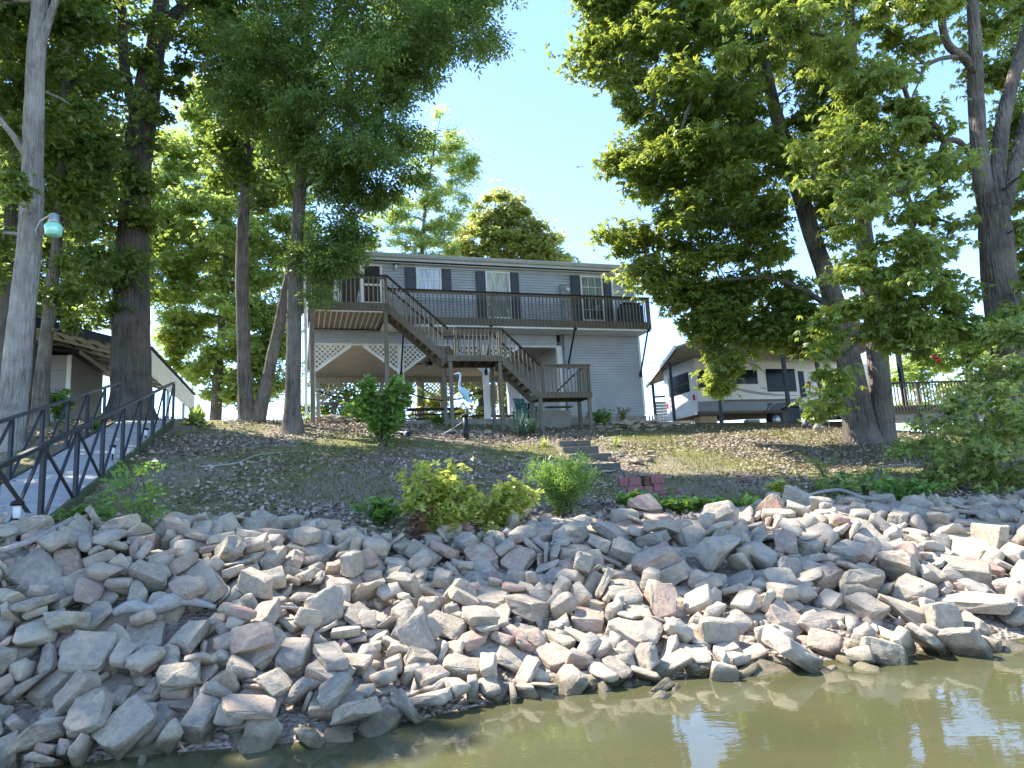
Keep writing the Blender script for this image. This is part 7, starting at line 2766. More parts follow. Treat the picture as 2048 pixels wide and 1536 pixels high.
LF_PALM = dict(K=5, length=.19, width=.075, spread=95, droop=.35)
LF_HICK = dict(K=5, length=.165, width=.062, spread=80, droop=.5)
LF_FAR = dict(K=4, length=.22, width=.11, spread=90, droop=.2)
LF_SMALL = dict(K=5, length=.10, width=.05, spread=85, droop=.15)

tree('pale_barked_tree', 'pale grey trunk in the left foreground carrying the green glass lamp',
     [[(16, 897, 14.5, 64), (28, 790, 14.5, 57), (42, 650, 14.5, 54), (60, 470, 14.5, 50), (66, 300, 14.5, 46), (70, 150, 14.4, 41), (80, 0, 14.3, 36), (84, -150, 14.2, 30), (92, -320, 14, 16)],
      [(72, 135, 14.4, 26), (88, 70, 14.3, 20), (118, -20, 14.2, 14), (150, -130, 14, 8)], [(58, 320, 14.5, 18), (25, 270, 14.3, 14), (-20, 215, 14, 10)]],
     [dict(poly=[(-420, -520), (330, -520), (340, -60), (250, 60), (140, 120), (230, 250), (130, 330), (-10, 300), (-420, 420)], y=16.0, t=1.6, dens=1.05, rad=.62, sprays=120),
      dict(poly=[(-1000, -500), (-120, -500), (-160, 60), (-500, 250), (-1000, 200)], y=10.5, t=2.5, dens=1.3, rad=.8, sprays=130), dict(poly=[(-30, 250), (60, 260), (60, 420), (-30, 440)], y=13.6, t=.8, dens=.9, rad=.4, sprays=70), dict(poly=[(-200, 430), (30, 440), (30, 600), (-200, 620)], y=15.5, t=1.5, dens=.5, rad=.5, sprays=90)],  # first crown here: unseen lobe, added left of view to shade the rocks
     M['leaf_maple'], M['bark_pale'], LF_MAPLE, 11)
tree('dark_barked_tree', 'nearly black trunk directly behind the pale foreground trunk',
     [[(38, 815, 19.5, 86), (36, 700, 19.5, 74), (38, 560, 19.5, 66), (42, 400, 19.5, 60), (50, 200, 19.5, 52), (60, 0, 19.5, 44), (60, -250, 19.5, 24)]],
     [dict(poly=[(-300, -350), (240, -350), (220, 100), (190, 350), (110, 480), (-20, 640), (-300, 600)], y=19.5, t=2.6, dens=.85, rad=.75, sprays=150)],
     M['leaf_maple'], M['bark_dark'], LF_MAPLE, 12)
tree('slender_grey_tree', 'slender grey-barked tree between the pale trunk and the shed corner',
     [[(80, 812, 18, 34), (88, 720, 18, 28), (100, 610, 18, 26), (114, 480, 18, 22), (126, 320, 18, 20), (132, 150, 18, 16), (138, -60, 18, 9)]],
     [dict(poly=[(85, 60), (215, 40), (240, 300), (230, 500), (200, 640), (150, 700), (80, 640), (75, 400)], y=18, t=1.6, dens=1.0, rad=.55, sprays=110)],
     M['leaf_maple'], M['bark_grey'], LF_MAPLE, 13)
tree('big_dark_tree', 'thickest dark trunk beside the top of the gangway, forking high up',
     [[(262, 838, 20.6, 96), (262, 770, 20.6, 84), (262, 650, 20.6, 77), (266, 500, 20.6, 70), (272, 350, 20.6, 64), (288, 220, 20.6, 60), (306, 120, 20.6, 56)],
      [(306, 128, 20.6, 44), (318, 50, 20.5, 40), (324, -40, 20.4, 34), (330, -260, 20, 16)], [(304, 120, 20.6, 40), (340, 45, 20.5, 34), (386, -10, 20.3, 28), (450, -160, 20, 12)], [(280, 260, 20.6, 30), (252, 150, 20.7, 24), (244, 20, 20.8, 20), (238, -120, 21, 10)]],
     [dict(poly=[(110, -420), (560, -420), (560, 0), (470, 90), (400, 120), (430, 200), (360, 220), (340, 330), (330, 450), (290, 560), (310, 620), (240, 690), (160, 700), (120, 560), (150, 300), (120, 100)], y=20.2, t=2.8, dens=.8, rad=.72, sprays=140)],
     M['leaf_maple'], M['bark_dark'], LF_MAPLE, 14)
tree('straight_grey_tree', 'straight thin trunk sharing a base with a leaning stem left of the house',
     [[(493, 843, 21.8, 36), (488, 720, 21.8, 30), (483, 560, 21.8, 28), (488, 420, 21.8, 25), (500, 280, 21.8, 20), (512, 120, 21.8, 12)],
      [(516, 843, 21.8, 32), (538, 745, 21.8, 27), (563, 625, 21.9, 24), (588, 500, 22, 18), (604, 400, 22, 12)]],
     [dict(poly=[(390, 140), (520, 100), (640, 200), (640, 400), (570, 430), (520, 440), (440, 430), (380, 380)], y=21.8, t=1.8, dens=.75, rad=.62, sprays=110)],
     M['leaf_maple'], M['bark_grey'], LF_MAPLE, 15)
tree('tall_house_tree', 'tall slim tree whose crown hangs over the left end of the house',
     [[(586, 868, 19.5, 44), (586, 800, 19.5, 36), (588, 650, 19.5, 33), (592, 500, 19.5, 31), (600, 380, 19.5, 28), (606, 250, 19.4, 26), (612, 100, 19.3, 24), (604, -100, 19, 18), (596, -330, 18.6, 8)],
      [(612, 150, 19.3, 18), (650, 80, 19, 14), (700, 10, 18.6, 10), (760, -60, 18, 5)], [(606, 285, 19.4, 14), (640, 230, 19.2, 10), (700, 170, 19, 6)]],
     [dict(poly=[(400, -430), (960, -430), (1080, -60), (1066, 10), (1036, 90), (1026, 122), (985, 150), (935, 158), (890, 175), (862, 212), (868, 300), (852, 382), (802, 405), (770, 440), (740, 430), (650, 430), (560, 330), (420, 250), (390, 80)], y=19.2, t=2.6, dens=1.25, rad=.60, sprays=105, margin=.8),
      dict(poly=[(640, 400), (790, 400), (760, 470), (730, 505), (690, 540), (640, 560), (600, 600), (560, 560), (600, 480)], y=19.4, t=1.3, dens=1.3, rad=.40, sprays=75),
      dict(poly=[(610, 480), (730, 480), (735, 530), (690, 560), (640, 605), (605, 590)], y=19.0, t=.8, dens=1.5, rad=.34, sprays=60)],
     M['leaf_ash'], M['bark_grey'], LF_ASH, 16)
tree('forked_tree', 'fork-trunked shade tree in front of the camper with big palm-shaped leaves',
     [[(1726, 890, 21.5, 72), (1712, 810, 21.5, 60), (1698, 720, 21.5, 53), (1672, 620, 21.5, 44), (1648, 540, 21.5, 41), (1612, 430, 21.4, 37), (1580, 320, 21.2, 33), (1550, 220, 21, 29), (1530, 130, 20.8, 25), (1508, -10, 20.6, 18), (1490, -240, 20, 8)],
      [(1762, 882, 21.7, 60), (1761, 780, 21.7, 50), (1754, 700, 21.7, 44), (1740, 580, 21.8, 40), (1726, 440, 21.9, 36), (1716, 300, 22, 30), (1706, 150, 22, 27), (1700, 50, 22, 24), (1694, -180, 22, 12)],
      [(1580, 320, 21.2, 16), (1500, 240, 20.8, 12), (1420, 200, 20.3, 8), (1340, 180, 20, 5)], [(1672, 620, 21.5, 14), (1560, 560, 21, 10), (1440, 560, 20.5, 6)]],
     [dict(poly=[(1170, -380), (1140, 0), (1165, 60), (1122, 110), (1140, 150), (1192, 170), (1222, 222), (1236, 262), (1196, 312), (1192, 332), (1218, 380), (1262, 402), (1260, 430), (1192, 442), (1184, 500), (1216, 524), (1250, 570), (1310, 590), (1480, 560), (1640, 540), (1700, 500), (1740, 400), (1750, 0), (1700, -380)], y=21.2, t=3.0, dens=1.45, rad=.62, sprays=88, margin=.6, clear=[(1600, 395, 1662, 580, 44), (1535, 150, 1572, 270, 30), (1700, 40, 1708, 110, 30), (1742, 740, 1750, 885, 58), (1725, 430, 1730, 480, 25)]),
      dict(poly=[(1290, 560), (1640, 540), (1660, 640), (1640, 700), (1590, 740), (1540, 700), (1480, 720), (1470, 790), (1440, 800), (1410, 760), (1400, 700), (1360, 680), (1335, 650)], y=21.6, t=1.6, dens=2.4, rad=.5, sprays=66, margin=.2, clear=[(1600, 395, 1662, 580, 44), (1535, 150, 1572, 270, 30), (1700, 40, 1708, 110, 30), (1742, 740, 1750, 885, 58), (1725, 430, 1730, 480, 25)])],
     M['leaf_buckeye'], M['bark_grey'], LF_PALM, 17)
tree('sunlit_tree', 'massive many-stemmed tree at the right edge with bright sunlit tiers of leaves',
     [[(2010, 942, 17, 92), (2013, 800, 17, 78), (2010, 650, 17, 74), (1996, 520, 17, 69), (1985, 420, 17, 62)],
      [(1980, 440, 17, 40), (1962, 330, 17, 38), (1952, 200, 17, 34), (1950, 80, 16.9, 29), (1938, -80, 16.8, 20), (1930, -260, 16.6, 8)], [(1990, 440, 17, 40), (1996, 330, 17, 34), (2010, 220, 17, 32), (2040, 110, 17, 28), (2076, -20, 17, 20), (2120, -220, 17, 8)],
      [(2000, 450, 17, 34), (2030, 330, 17.2, 30), (2060, 220, 17.4, 26), (2110, 80, 17.6, 18)],
      [(1960, 160, 17, 22), (1930, 118, 16.7, 20), (1898, 92, 16.5, 19), (1884, 45, 16.3, 17), (1878, -30, 16, 12)], [(1925, 112, 16.7, 12), (1880, 118, 16.4, 10), (1850, 135, 16.2, 9), (1838, 165, 16, 6)],
      [(1955, 330, 17, 14), (1920, 285, 16.6, 14), (1890, 285, 16.3, 14), (1882, 320, 16.2, 12), (1878, 345, 16.2, 8)]],
     [dict(poly=[(1500, -360), (1940, -360), (1935, 40), (1870, 110), (1905, 200), (1930, 330), (1925, 480), (1975, 600), (1960, 640), (1920, 690), (1860, 715), (1800, 690), (1760, 620), (1680, 560), (1600, 480), (1545, 340), (1560, 280), (1680, 200), (1620, 140), (1380, 160), (1380, 120), (1480, 60)], y=15.9, t=2.2, dens=1.6, rad=.52, sprays=74, flat=.42, clear=[(1600, 395, 1662, 580, 44), (1535, 150, 1572, 270, 30), (1700, 40, 1708, 110, 30), (1742, 740, 1750, 885, 58), (1725, 430, 1730, 480, 25)]),
      dict(poly=[(1880, -360), (2350, -360), (2350, 660), (2070, 660), (1990, 560), (1930, 400), (1920, 100)], y=19.0, t=1.3, dens=1.5, rad=.5, sprays=66, flat=.45),
      dict(poly=[(1950, 590), (2030, 560), (2040, 300), (2120, 300), (2120, 680), (1900, 720)], y=15.6, t=.6, dens=1.5, rad=.4, sprays=50, flat=.45),
      dict(poly=[(1620, 660), (1700, 560), (1800, 600), (1960, 640), (1880, 720), (1790, 720), (1760, 740), (1700, 800), (1640, 850), (1600, 840), (1640, 740)], y=16.5, t=1.0, dens=2.6, rad=.42, sprays=56, flat=.5, margin=.2, clear=[(1600, 395, 1662, 580, 44), (1535, 150, 1572, 270, 30), (1700, 40, 1708, 110, 30), (1742, 740, 1750, 885, 58), (1725, 430, 1730, 480, 25)])],
     M['leaf_hickory'], M['bark_grey'], LF_HICK, 18)
tree('leaning_thicket', 'loose pale-leaved thicket of bare twigs at the foot of the right-edge trunk',
     [[(1985, 960, 14.5, 12), (1960, 860, 14.3, 9), (1930, 800, 14.1, 7), (1880, 830, 13.8, 5), (1840, 850, 13.6, 3)], [(2020, 970, 14.6, 12), (2030, 860, 14.4, 9), (2035, 740, 14.3, 7), (2040, 640, 14.2, 4)], [(1940, 985, 14.3, 10), (1880, 940, 13.9, 7), (1800, 930, 13.5, 5), (1740, 940, 13.2, 3)]],
     [dict(poly=[(1990, 640), (2130, 600), (2130, 1010), (1960, 1000), (1840, 1010), (1720, 1005), (1650, 985), (1640, 950), (1740, 920), (1800, 870), (1860, 820), (1890, 760), (1940, 740)], y=14.0, t=1.2, dens=3.4, rad=.33, sprays=46)],
     M['leaf_shrub'], M['bark_pale'], LF_SMALL, 19, flare=False)
# trees behind
tree('pale_far_tree', 'bright backlit pale green tree far behind the thin left trunks',
     [[(430, 840, 38, 24), (440, 700, 38, 18), (450, 560, 38, 14), (455, 430, 38, 8)]],
     [dict(poly=[(240, 480), (300, 320), (380, 150), (620, 150), (640, 470), (600, 640), (590, 800), (480, 830), (390, 820), (330, 740), (300, 620)], y=38, t=3.5, dens=.55, rad=.95, sprays=160)],
     M['leaf_pale'], M['bark_grey'], LF_FAR, 21)
tree('feathery_far_tree', 'tall feathery pale tree rising behind the house roof',
     [[(840, 800, 44, 16), (842, 560, 44, 11), (850, 420, 44, 7), (868, 300, 44, 4), (880, 240, 44, 1)]],
     [dict(poly=[(690, 540), (720, 430), (800, 380), (845, 250), (884, 188), (894, 240), (940, 262), (952, 300), (992, 330), (986, 372), (955, 410), (920, 460), (910, 540)], y=44, t=2.6, dens=.7, rad=.7, sprays=90, margin=.35)],
     M['leaf_pale'], M['bark_grey'], dict(LF_FAR, length=.18, width=.06), 22)
tree('yellowish_oak', 'round yellow-green oak behind the middle of the roof',
     [[(1010, 800, 48, 30), (1010, 600, 48, 22), (1012, 480, 48, 12)]],
     [dict(poly=[(870, 560), (905, 470), (950, 400), (1000, 378), (1035, 392), (1060, 425), (1105, 455), (1145, 488), (1150, 560)], y=48, t=3.2, dens=.85, rad=.8, sprays=130, margin=.4)],
     M['leaf_oak'], M['bark_dark'], LF_FAR, 23)
for i, (pl, yy, mt_, lab) in enumerate([
        ([(-120, 240), (60, 200), (300, 260), (310, 640), (200, 700), (60, 690), (-120, 720)], 33, 'leaf_maple', 'dark far tree filling the gap behind the shed roof'),
        ([(590, 700), (760, 690), (840, 740), (840, 880), (590, 880)], 42, 'leaf_maple', 'dark green far tree seen through the left patio bay'),
        ([(830, 740), (960, 700), (1080, 720), (1100, 880), (830, 880)], 45, 'leaf_oak', 'yellow-green far tree seen through the right patio bays'),
        ([(1760, 690), (1850, 640), (1960, 650), (2100, 600), (2160, 900), (1780, 880)], 40, 'leaf_pale', 'pale yellow far tree behind the neighbouring low deck'),
        ([(1240, 900), (1262, 800), (1250, 720), (1180, 700), (1120, 900)], 55, 'leaf_oak', 'far tree hidden low behind the right half of the house')]):
    cx = np.mean([p[0] for p in pl]); bt = max(p[1] for p in pl); tp = min(p[1] for p in pl)
    tree('far_tree', lab, [[(cx, bt, yy, 20), (cx + 4, (bt + tp) / 2, yy, 14), (cx, tp + 50, yy, 5)]], [dict(poly=pl, y=yy, t=2.5, dens=.45, rad=.95, sprays=110)], M[mt_], M['bark_dark'], LF_FAR, 30 + i, group='far trees behind the buildings')

#print('TRIS', sum(len(o.data.polygons) * 2 for o in bpy.data.objects if o.type == 'MESH' and o.name.startswith('crown')))

# ------------------------------------------------------------------ low plants
def shrub(name, label, P, stems, height, spread, leaf, mat, seed, lean=(0, 0), per=26, cat='shrub', bark='bark_grey', up=.5, tip=.25, group=None, r0=.010, low=.12, hmin=.5):
    """stems fan out from the base, leaf sprays sit along them"""
    rng = np.random.default_rng(seed); root = empty(name, P, 0, label, cat, group); m = MB(); Q = []; D = []
    for k in range(stems):
        a = rng.uniform(0, 2 * math.pi); s = spread * rng.uniform(.25, 1.0); h = height * rng.uniform(hmin, 1.05)
        tipv = np.array([math.cos(a) * s + lean[0], math.sin(a) * s * .8 + lean[1], h]); midv = tipv * np.array([.35, .35, .6]) + rng.normal(0, .05, 3) * height
        b0 = np.array([rng.normal(0, .05), rng.normal(0, .04), -.04]); pts = spline(np.array([b0, midv, tipv]), 5)
        m.tube([tuple(p) for p in pts], list(np.linspace(r0, .003, len(pts))), 5, caps=False)
        for j in range(per):
            f = low + (1 - low) * rng.random() ** .75; i = min(int(f * (len(pts) - 1)), len(pts) - 2); t = f * (len(pts) - 1) - i
            Q.append(pts[i] * (1 - t) + pts[i + 1] * t + rng.normal(0, .04 * height + .01, 3)); dv = rng.normal(0, 1, 3); dv[2] = abs(dv[2]) * up; D.append(dv + (pts[i + 1] - pts[i]) * 2)
    m.build('stems', M[bark], root)['kind'] = 'stuff'
    Q = np.array(Q); D = np.array(D); N = np.array([0, 0, 1.0]) + rng.normal(0, .4, Q.shape)
    V = leaf_arrays(Q, D, N, leaf['K'], leaf['length'], leaf['width'], leaf['spread'], leaf['droop'], rng, leaf.get('fan', True))
    o = mesh_np('foliage', V, np.arange(len(V)).reshape(-1, 4), M[mat], root, attrs={'tint': np.repeat(np.clip(rng.normal(.45, .2, len(Q)), 0, 1), leaf['K'])}); o['kind'] = 'stuff'
    return root
def blades(name, label, P, n, length, width, mat, seed, up=1.0, cat='plant', group=None, bend=.5, fans=1):
    """rosette of long arching blades"""
    rng = np.random.default_rng(seed); root = empty(name, P, 0, label, cat, group); V = []; F = []
    for k in range(n):
        a = rng.uniform(0, 2 * math.pi); e = rng.uniform(.25, 1.45) * up; L = length * rng.uniform(.7, 1.1); d = np.array([math.cos(a) * math.cos(e), math.sin(a) * math.cos(e), math.sin(e)]); s = np.array([-math.sin(a), math.cos(a), 0]) * width / 2
        b = np.array([rng.normal(0, .04), rng.normal(0, .04), 0]); o = len(V)
        for f, w in ((0, .6), (.35, 1), (.7, .8), (1, .05)):
            p = b + d * L * f + np.array([0, 0, -bend * L * f * f * math.cos(e)]); V += [p - s * w, p + s * w]
        F += [(o, o + 1, o + 3, o + 2), (o + 2, o + 3, o + 5, o + 4), (o + 4, o + 5, o + 7, o + 6)]
    o = mesh_np('blades', V, F, M[mat], root, attrs={'tint': np.repeat(np.clip(rng.normal(.5, .2, n), 0, 1), 3)}); o['kind'] = 'stuff'
    return root
G = lambda u, v: ground_at(u, v)
R1 = dict(K=3, length=.10, width=.055, spread=60, droop=.25)
shrub('sapling', 'leafy round green sapling standing in front of the patio', G(764, 893), 34, 1.62, .95, dict(K=3, length=.14, width=.11, spread=65, droop=.25), 'leaf_fresh', 51, per=34, cat='sapling', r0=.018, low=.3, hmin=.3)
shrub('vine_shrub', 'tall yellow-green viny shrub at the top of the rocks in the centre', G(885, 1078), 56, 1.0, .62, dict(K=3, length=.085, width=.05, spread=65, droop=.4), 'leaf_yellow', 52, per=40, lean=(-.05, .0), hmin=.3)
shrub('spreading_shrub', 'broad green and yellow shrub right of the tall yellow one', G(985, 1065), 36, .66, .7, dict(K=3, length=.10, width=.06, spread=65, droop=.4), 'leaf_yellow', 53, per=26, hmin=.3)
shrub('withered_shrub', 'small patch of withered red-brown leaves at the foot of the yellow shrub', G(835, 1085), 10, .42, .25, dict(K=2, length=.08, width=.05, spread=50, droop=.6), 'leaf_red', 54, per=10)
shrub('feathery_shrub', 'grey-green feathery weed clump with upright stems above the rocks', G(1130, 1035), 60, .86, .62, dict(K=5, length=.065, width=.016, spread=45, droop=.05, fan=False), 'leaf_fresh', 55, per=34, up=1.5)
shrub('seedling', 'light green compound-leaved seedling among the rocks on the left', G(280, 1085), 7, .85, .42, dict(K=5, length=.085, width=.05, spread=60, droop=.15, fan=False), 'leaf_fresh', 56, per=9, cat='seedling')
shrub('weed_clump', 'small dark green weed clump between lawn and rocks left of the yellow shrub', G(765, 1050), 14, .34, .45, R1, 'leaf_fresh', 57, per=20, cat='weed')
shrub('weed_clump', 'tiny weed sprig sprouting below the yellow shrub', G(990, 1095), 5, .30, .12, R1, 'leaf_yellow', 58, per=8, cat='weed')
for i, (u, v, lab) in enumerate([(1285, 1020, 'leafy vine mat left of the brick stack on the rocks'), (1370, 1030, 'leafy vine mat right below the brick stack'), (1455, 1030, 'rightmost leafy vine mat on the crest of the rocks')]):
    shrub('vine_mat', lab, G(u, v), 22, .24, .55, dict(K=2, length=.11, width=.10, spread=60, droop=.1), 'leaf_fresh', 60 + i, per=16, cat='vine', group='vine mats on the rock crest')
shrub('weed_clump', 'bright green weed clump at the rock crest left of the right thicket', G(1560, 1000), 12, .36, .25, R1, 'leaf_yellow', 64, per=16, cat='weed')
shrub('weed_clump', 'dark green weeds in front of the right thicket', G(1800, 1010), 26, .45, .8, R1, 'leaf_fresh', 65, per=24, cat='weed')
shrub('weed_clump', 'green weeds beside the lower end of the gangway', G(175, 1050), 12, .25, .5, R1, 'leaf_fresh', 66, per=14, cat='weed')
shrub('fern_clump', 'thin feathery green weed on the lawn below the forked tree', G(1650, 960), 12, .55, .45, dict(K=5, length=.05, width=.012, spread=45, droop=.05, fan=False), 'leaf_fresh', 67, per=18, cat='weed')
shrub('porch_shrub', 'low green shrub at the right side of the lower landing', hw(10.35, -2.3, -.75), 16, .75, .5, R1, 'leaf_fresh', 68, per=26)
shrub('dry_shrub', 'small brownish shrub under the right end of the house wall', hw(12.0, -.9, -.35), 14, .6, .4, dict(K=3, length=.06, width=.03, spread=60, droop=.2), 'leaf_oak', 69, per=18)
shrub('porch_shrub', 'low green clump left of the patio slab behind the sapling', hw(4.6, -.7, -.28), 14, .4, .6, R1, 'leaf_fresh', 70, per=18)
shrub('patio_shrub', 'dark shrub on the patio edge left of the sapling', hw(1.7, -.9, -.3), 12, .9, .5, dict(K=3, length=.12, width=.10, spread=60, droop=.2), 'leaf_maple', 71, per=16)
blades('yucca', 'spiky blue-green yucca beside the staircase posts', G(1040, 872), 230, .95, .035, 'leaf_blue', 72, bend=.18, cat='yucca')
shrub('weed_clump', 'light green weed leaning on the right side of the yucca', G(1066, 868), 9, .45, .3, R1, 'leaf_fresh', 73, per=18, cat='weed')
blades('lily_clump', 'pale striped grass clump left of the timber steps', G(1088, 893), 60, .34, .03, 'leaf_shrub', 74, bend=.5, cat='plant')
blades('lily_clump', 'pale striped grass clump right of the timber steps', G(1232, 893), 50, .34, .03, 'leaf_shrub', 75, bend=.5, cat='plant')
blades('hosta', 'hosta clump at the top right of the gangway', G(392, 850), 90, .75, .15, 'leaf_shrub', 76, bend=.7, cat='hosta')
blades('hosta', 'hosta clump behind the gangway left rail', G(200, 860), 60, .55, .13, 'leaf_fresh', 77, bend=.7, cat='hosta')
shrub('broad_leaf_shrub', 'broad-leaved shrub in front of the shed corner', G(118, 835), 10, .95, .5, dict(K=3, length=.2, width=.1, spread=70, droop=.2), 'leaf_fresh', 78, per=16)

# ------------------------------------------------------------------ yard lamp on the pale tree
M['lamp_green'] = make_glass('sea_green_lamp_glass', (.30, .74, .58), .25)
M['galv'] = plain('galvanised_metal', (.42, .43, .44), .45, .2, 5, metal=.5)
LP = aty(107, 455, 14.1); TP = aty(70, 462, 14.4)
lamp = empty('yard_lamp', TP, 0, 'sea-green glass yard lamp on a curved arm fixed to the pale trunk', 'lamp')
q = np.array(LP) - np.array(TP)
MB().tube([(.05, 0, -.18), (.05, -.05, 0), (q[0] * .35, q[1] * .5, .15), (q[0] * .8, q[1] * .9, .22), (q[0], q[1], .22)], .022, 8).build('arm', M['galv'], lamp)
MB().lathe([(.05, .32), (.09, .30), (.10, .16), (.13, .10), (.04, .10)], 12, tuple(q)).build('ballast', M['galv'], lamp)
MB().lathe([(.11, .10), (.165, .05), (.185, .0), (.15, -.17), (.13, -.19), (.02, -.19)], 12, tuple(q)).build('shade', M['lamp_green'], lamp)

# ------------------------------------------------------------------ heron statue on a black pipe
M['heron'] = plain('pale_blue_paint', (.36, .56, .68), .55, .12, 6)
HP = G(934, 880); bol = empty('black_pipe', HP, 0, 'upright black drain pipe holding the heron figure', 'pipe')
MB().tube([(0, 0, -.2), (-.03, 0, .70)], .085, 16).build('tube', M['black'], bol); MB().lathe([(.105, 0), (.105, .07), (.06, .08)], 16, (-.03, 0, .68)).build('cap', M['black'], bol)
MB().tube([(-.1, .02, .55), (-.45, .2, .36), (-.8, .4, .22)], .009, 6).build('rope', M['trim'], bol)
her = empty('heron_statue', HP + np.array([-.03, 0, .765]), 0, 'pale blue heron garden statue standing on a black pipe', 'statue')
k = .0166     # metres per photo pixel at this distance
b = MB(); b.tube([(-.28 * 1, 0, 1.22), (-.2, 0, 1.225), (-.13, 0, 1.235), (-.09, 0, 1.20), (-.09, 0, 1.08), (-.12, 0, .95), (-.13, 0, .85), (-.09, 0, .76), (-.02, 0, .68), (.05, 0, .60), (.08, 0, .48), (.12, 0, .38)], [.006, .016, .034, .038, .030, .028, .035, .07, .11, .11, .07, .02], 10); b.build('body', M['heron'], her)
MB().tube([(.03, -.02, .56), (.035, -.02, .3), (.01, -.02, 0)], [.018, .010, .009], 6).build('leg', M['trim'], her); MB().tube([(.05, .03, .56), (.05, .03, .3), (.02, .02, 0)], [.018, .010, .009], 6).build('leg', M['trim'], her)
w = MB()
for j in range(5): w.beam((.03, -.07 + .03 * j, .62), (.15 + .02 * j, -.04 + .02 * j, .36 - .03 * (j % 2)), .02, .045)
w.build('wing_feathers', M['heron'], her)

# ------------------------------------------------------------------ solar lights beside the gangway
for u, v, lab in ((30, 1087, 'solar path light at the foot of the gangway'), (224, 934, 'solar path light halfway up beside the gangway'), (291, 892, 'short path stake light near the top of the gangway')):
    P = G(u, v); sl = empty('path_light', P, 0, lab, 'path light', 'solar lights beside the gangway')
    MB().tube([(0, 0, -.1), (0, 0, .24)], .016, 8).build('stake', M['black'], sl)
    MB().lathe([(.02, .24), (.034, .25), (.036, .36), (.03, .37)], 10).build('lens', M['trim'], sl); MB().lathe([(.062, .37), (.062, .41), (.03, .425)], 12).build('cap', M['black'], sl)

# ------------------------------------------------------------------ brick stack, timber steps, edging stones
M['brick'] = plain('red_paving_block', (.27, .115, .11), .9, .3, 7, .4, 50)
M['block_spot'] = plain('speckled_brown_block', (.15, .08, .05), .9, .6, 14, .4, 50)
M['dark_timber'] = weathered('dark_garden_timber', (.115, .108, .098), (1, 8, 8))
BP = G(1290, 990); brk = empty('brick_stack', BP, RAD(8), 'small stack of weathered red retaining blocks on the slope', 'brick stack')
for x0, x1, z0, z1, y0, mt_ in ((-.5, -.32, .18, .37, 0, 'brick'), (-.312, -.06, .18, .37, .01, 'brick'), (.02, .15, .17, .37, .03, 'block_spot'), (.16, .42, .20, .38, 0, 'brick'), (-.36, -.02, .0, .172, -.02, 'brick'), (.0, .19, .0, .165, 0, 'brick'), (.2, .44, .05, .195, -.01, 'brick'), (.06, .4, -.08, .04, -.14, 'brick'), (.41, .72, -.08, .035, -.14, 'brick')):
    box('block', M[mt_], brk, x0, x1, y0, y0 + .2, z0, z1, .012)
for i, (u0, u1, v) in enumerate([(1114, 1176, 877), (1118, 1180, 893), (1126, 1196, 906), (1140, 1222, 921), (1160, 1240, 942), (1190, 1330, 943)]):
    A = G(u0, v); B = G(u1, v); 
    if i == 5: continue
    s = empty('timber_step', (A + B) / 2, math.atan2((B - A)[1], (B - A)[0]), ['topmost', 'second from the top', 'middle', 'second from the bottom', 'lowest'][i] + ' of the earth-and-timber garden steps below the landing', 'step', 'timber garden steps')
    L = np.linalg.norm((B - A)[:2]) / 2
    box('riser_timber', M['dark_timber'], s, -L, L, -.08, .06, -.15, .17, .015); box('tread_soil', M['ground'], s, -L + .02, L - .02, .061, .62, -.2, .14)
def stone_row(name, label, pts, n, smin, smax, seed, cat='stone row', flat=.6, jit=.15, layers=1, lz=None):
    rng = random.Random(seed); A = np.array(pts); root = empty(name, A[0], 0, label, cat)
    for i in range(n):
        f = rng.random() * (len(A) - 1); j = min(int(f), len(A) - 2); p = A[j] + (A[j + 1] - A[j]) * (f - j); x = p[0] + rng.gauss(0, jit); y = p[1] + rng.gauss(0, jit); s = rng.uniform(smin, smax)
        o = bpy.data.objects.new('stone', STONES[rng.randrange(NSTONE)]); o.scale = (s, s, s * flat); o.location = tuple(np.array([x, y, gz1(x, y) + s * .12 + (i % layers) * (lz or smax * .32)]) - A[0]); o.rotation_euler = (rng.gauss(.1, .15), rng.gauss(0, .15), rng.uniform(0, 6.28)); link(o, root)
stone_row('stone_edging', 'loose pale stones edging the bed under the staircase', [G(818, 862), G(900, 868), G(1000, 868)], 60, .14, .36, 81, jit=.22)
stone_row('stone_edging', 'stacked grey stones at the right corner of the house', [G(1205, 862), G(1260, 862), G(1338, 858)], 70, .18, .4, 82, jit=.25, layers=3)
stone_row('flat_stone_wall', 'low stack of flat brown stones left of the sapling', [hw(.2, -2.2, 0), hw(2.6, -2.0, 0)], 26, .35, .5, 83, flat=.45, jit=.12, layers=3, lz=.085)
stone_row('path_stones', 'flat stones lying beside the timber steps', [G(1090, 915), G(1115, 945), G(1240, 905), G(1300, 960)], 26, .18, .42, 84, flat=.45, jit=.5)
dpn = G(815, 872); dr = empty('drain_pipe', dpn, 0, 'black corrugated drain pipe end with a white collar beside the sapling', 'pipe')
MB().tube([(-.55, .5, .16), (-.2, .15, .10), (.08, -.12, .04)], .065, 12).build('hose', M['black'], dr); MB().tube([(-.06, .02, .075), (.02, -.06, .055)], .073, 12).build('collar', M['trim'], dr)
stp = G(1622, 915); MB().lathe([(.14, -.1), (.13, .16), (.11, .17), (.02, .15)], 12).build('tree_stump', M['bark_grey']).location = stp
tag(bpy.data.objects['tree_stump'], 'short brown stump on the lawn below the camper', 'stump')

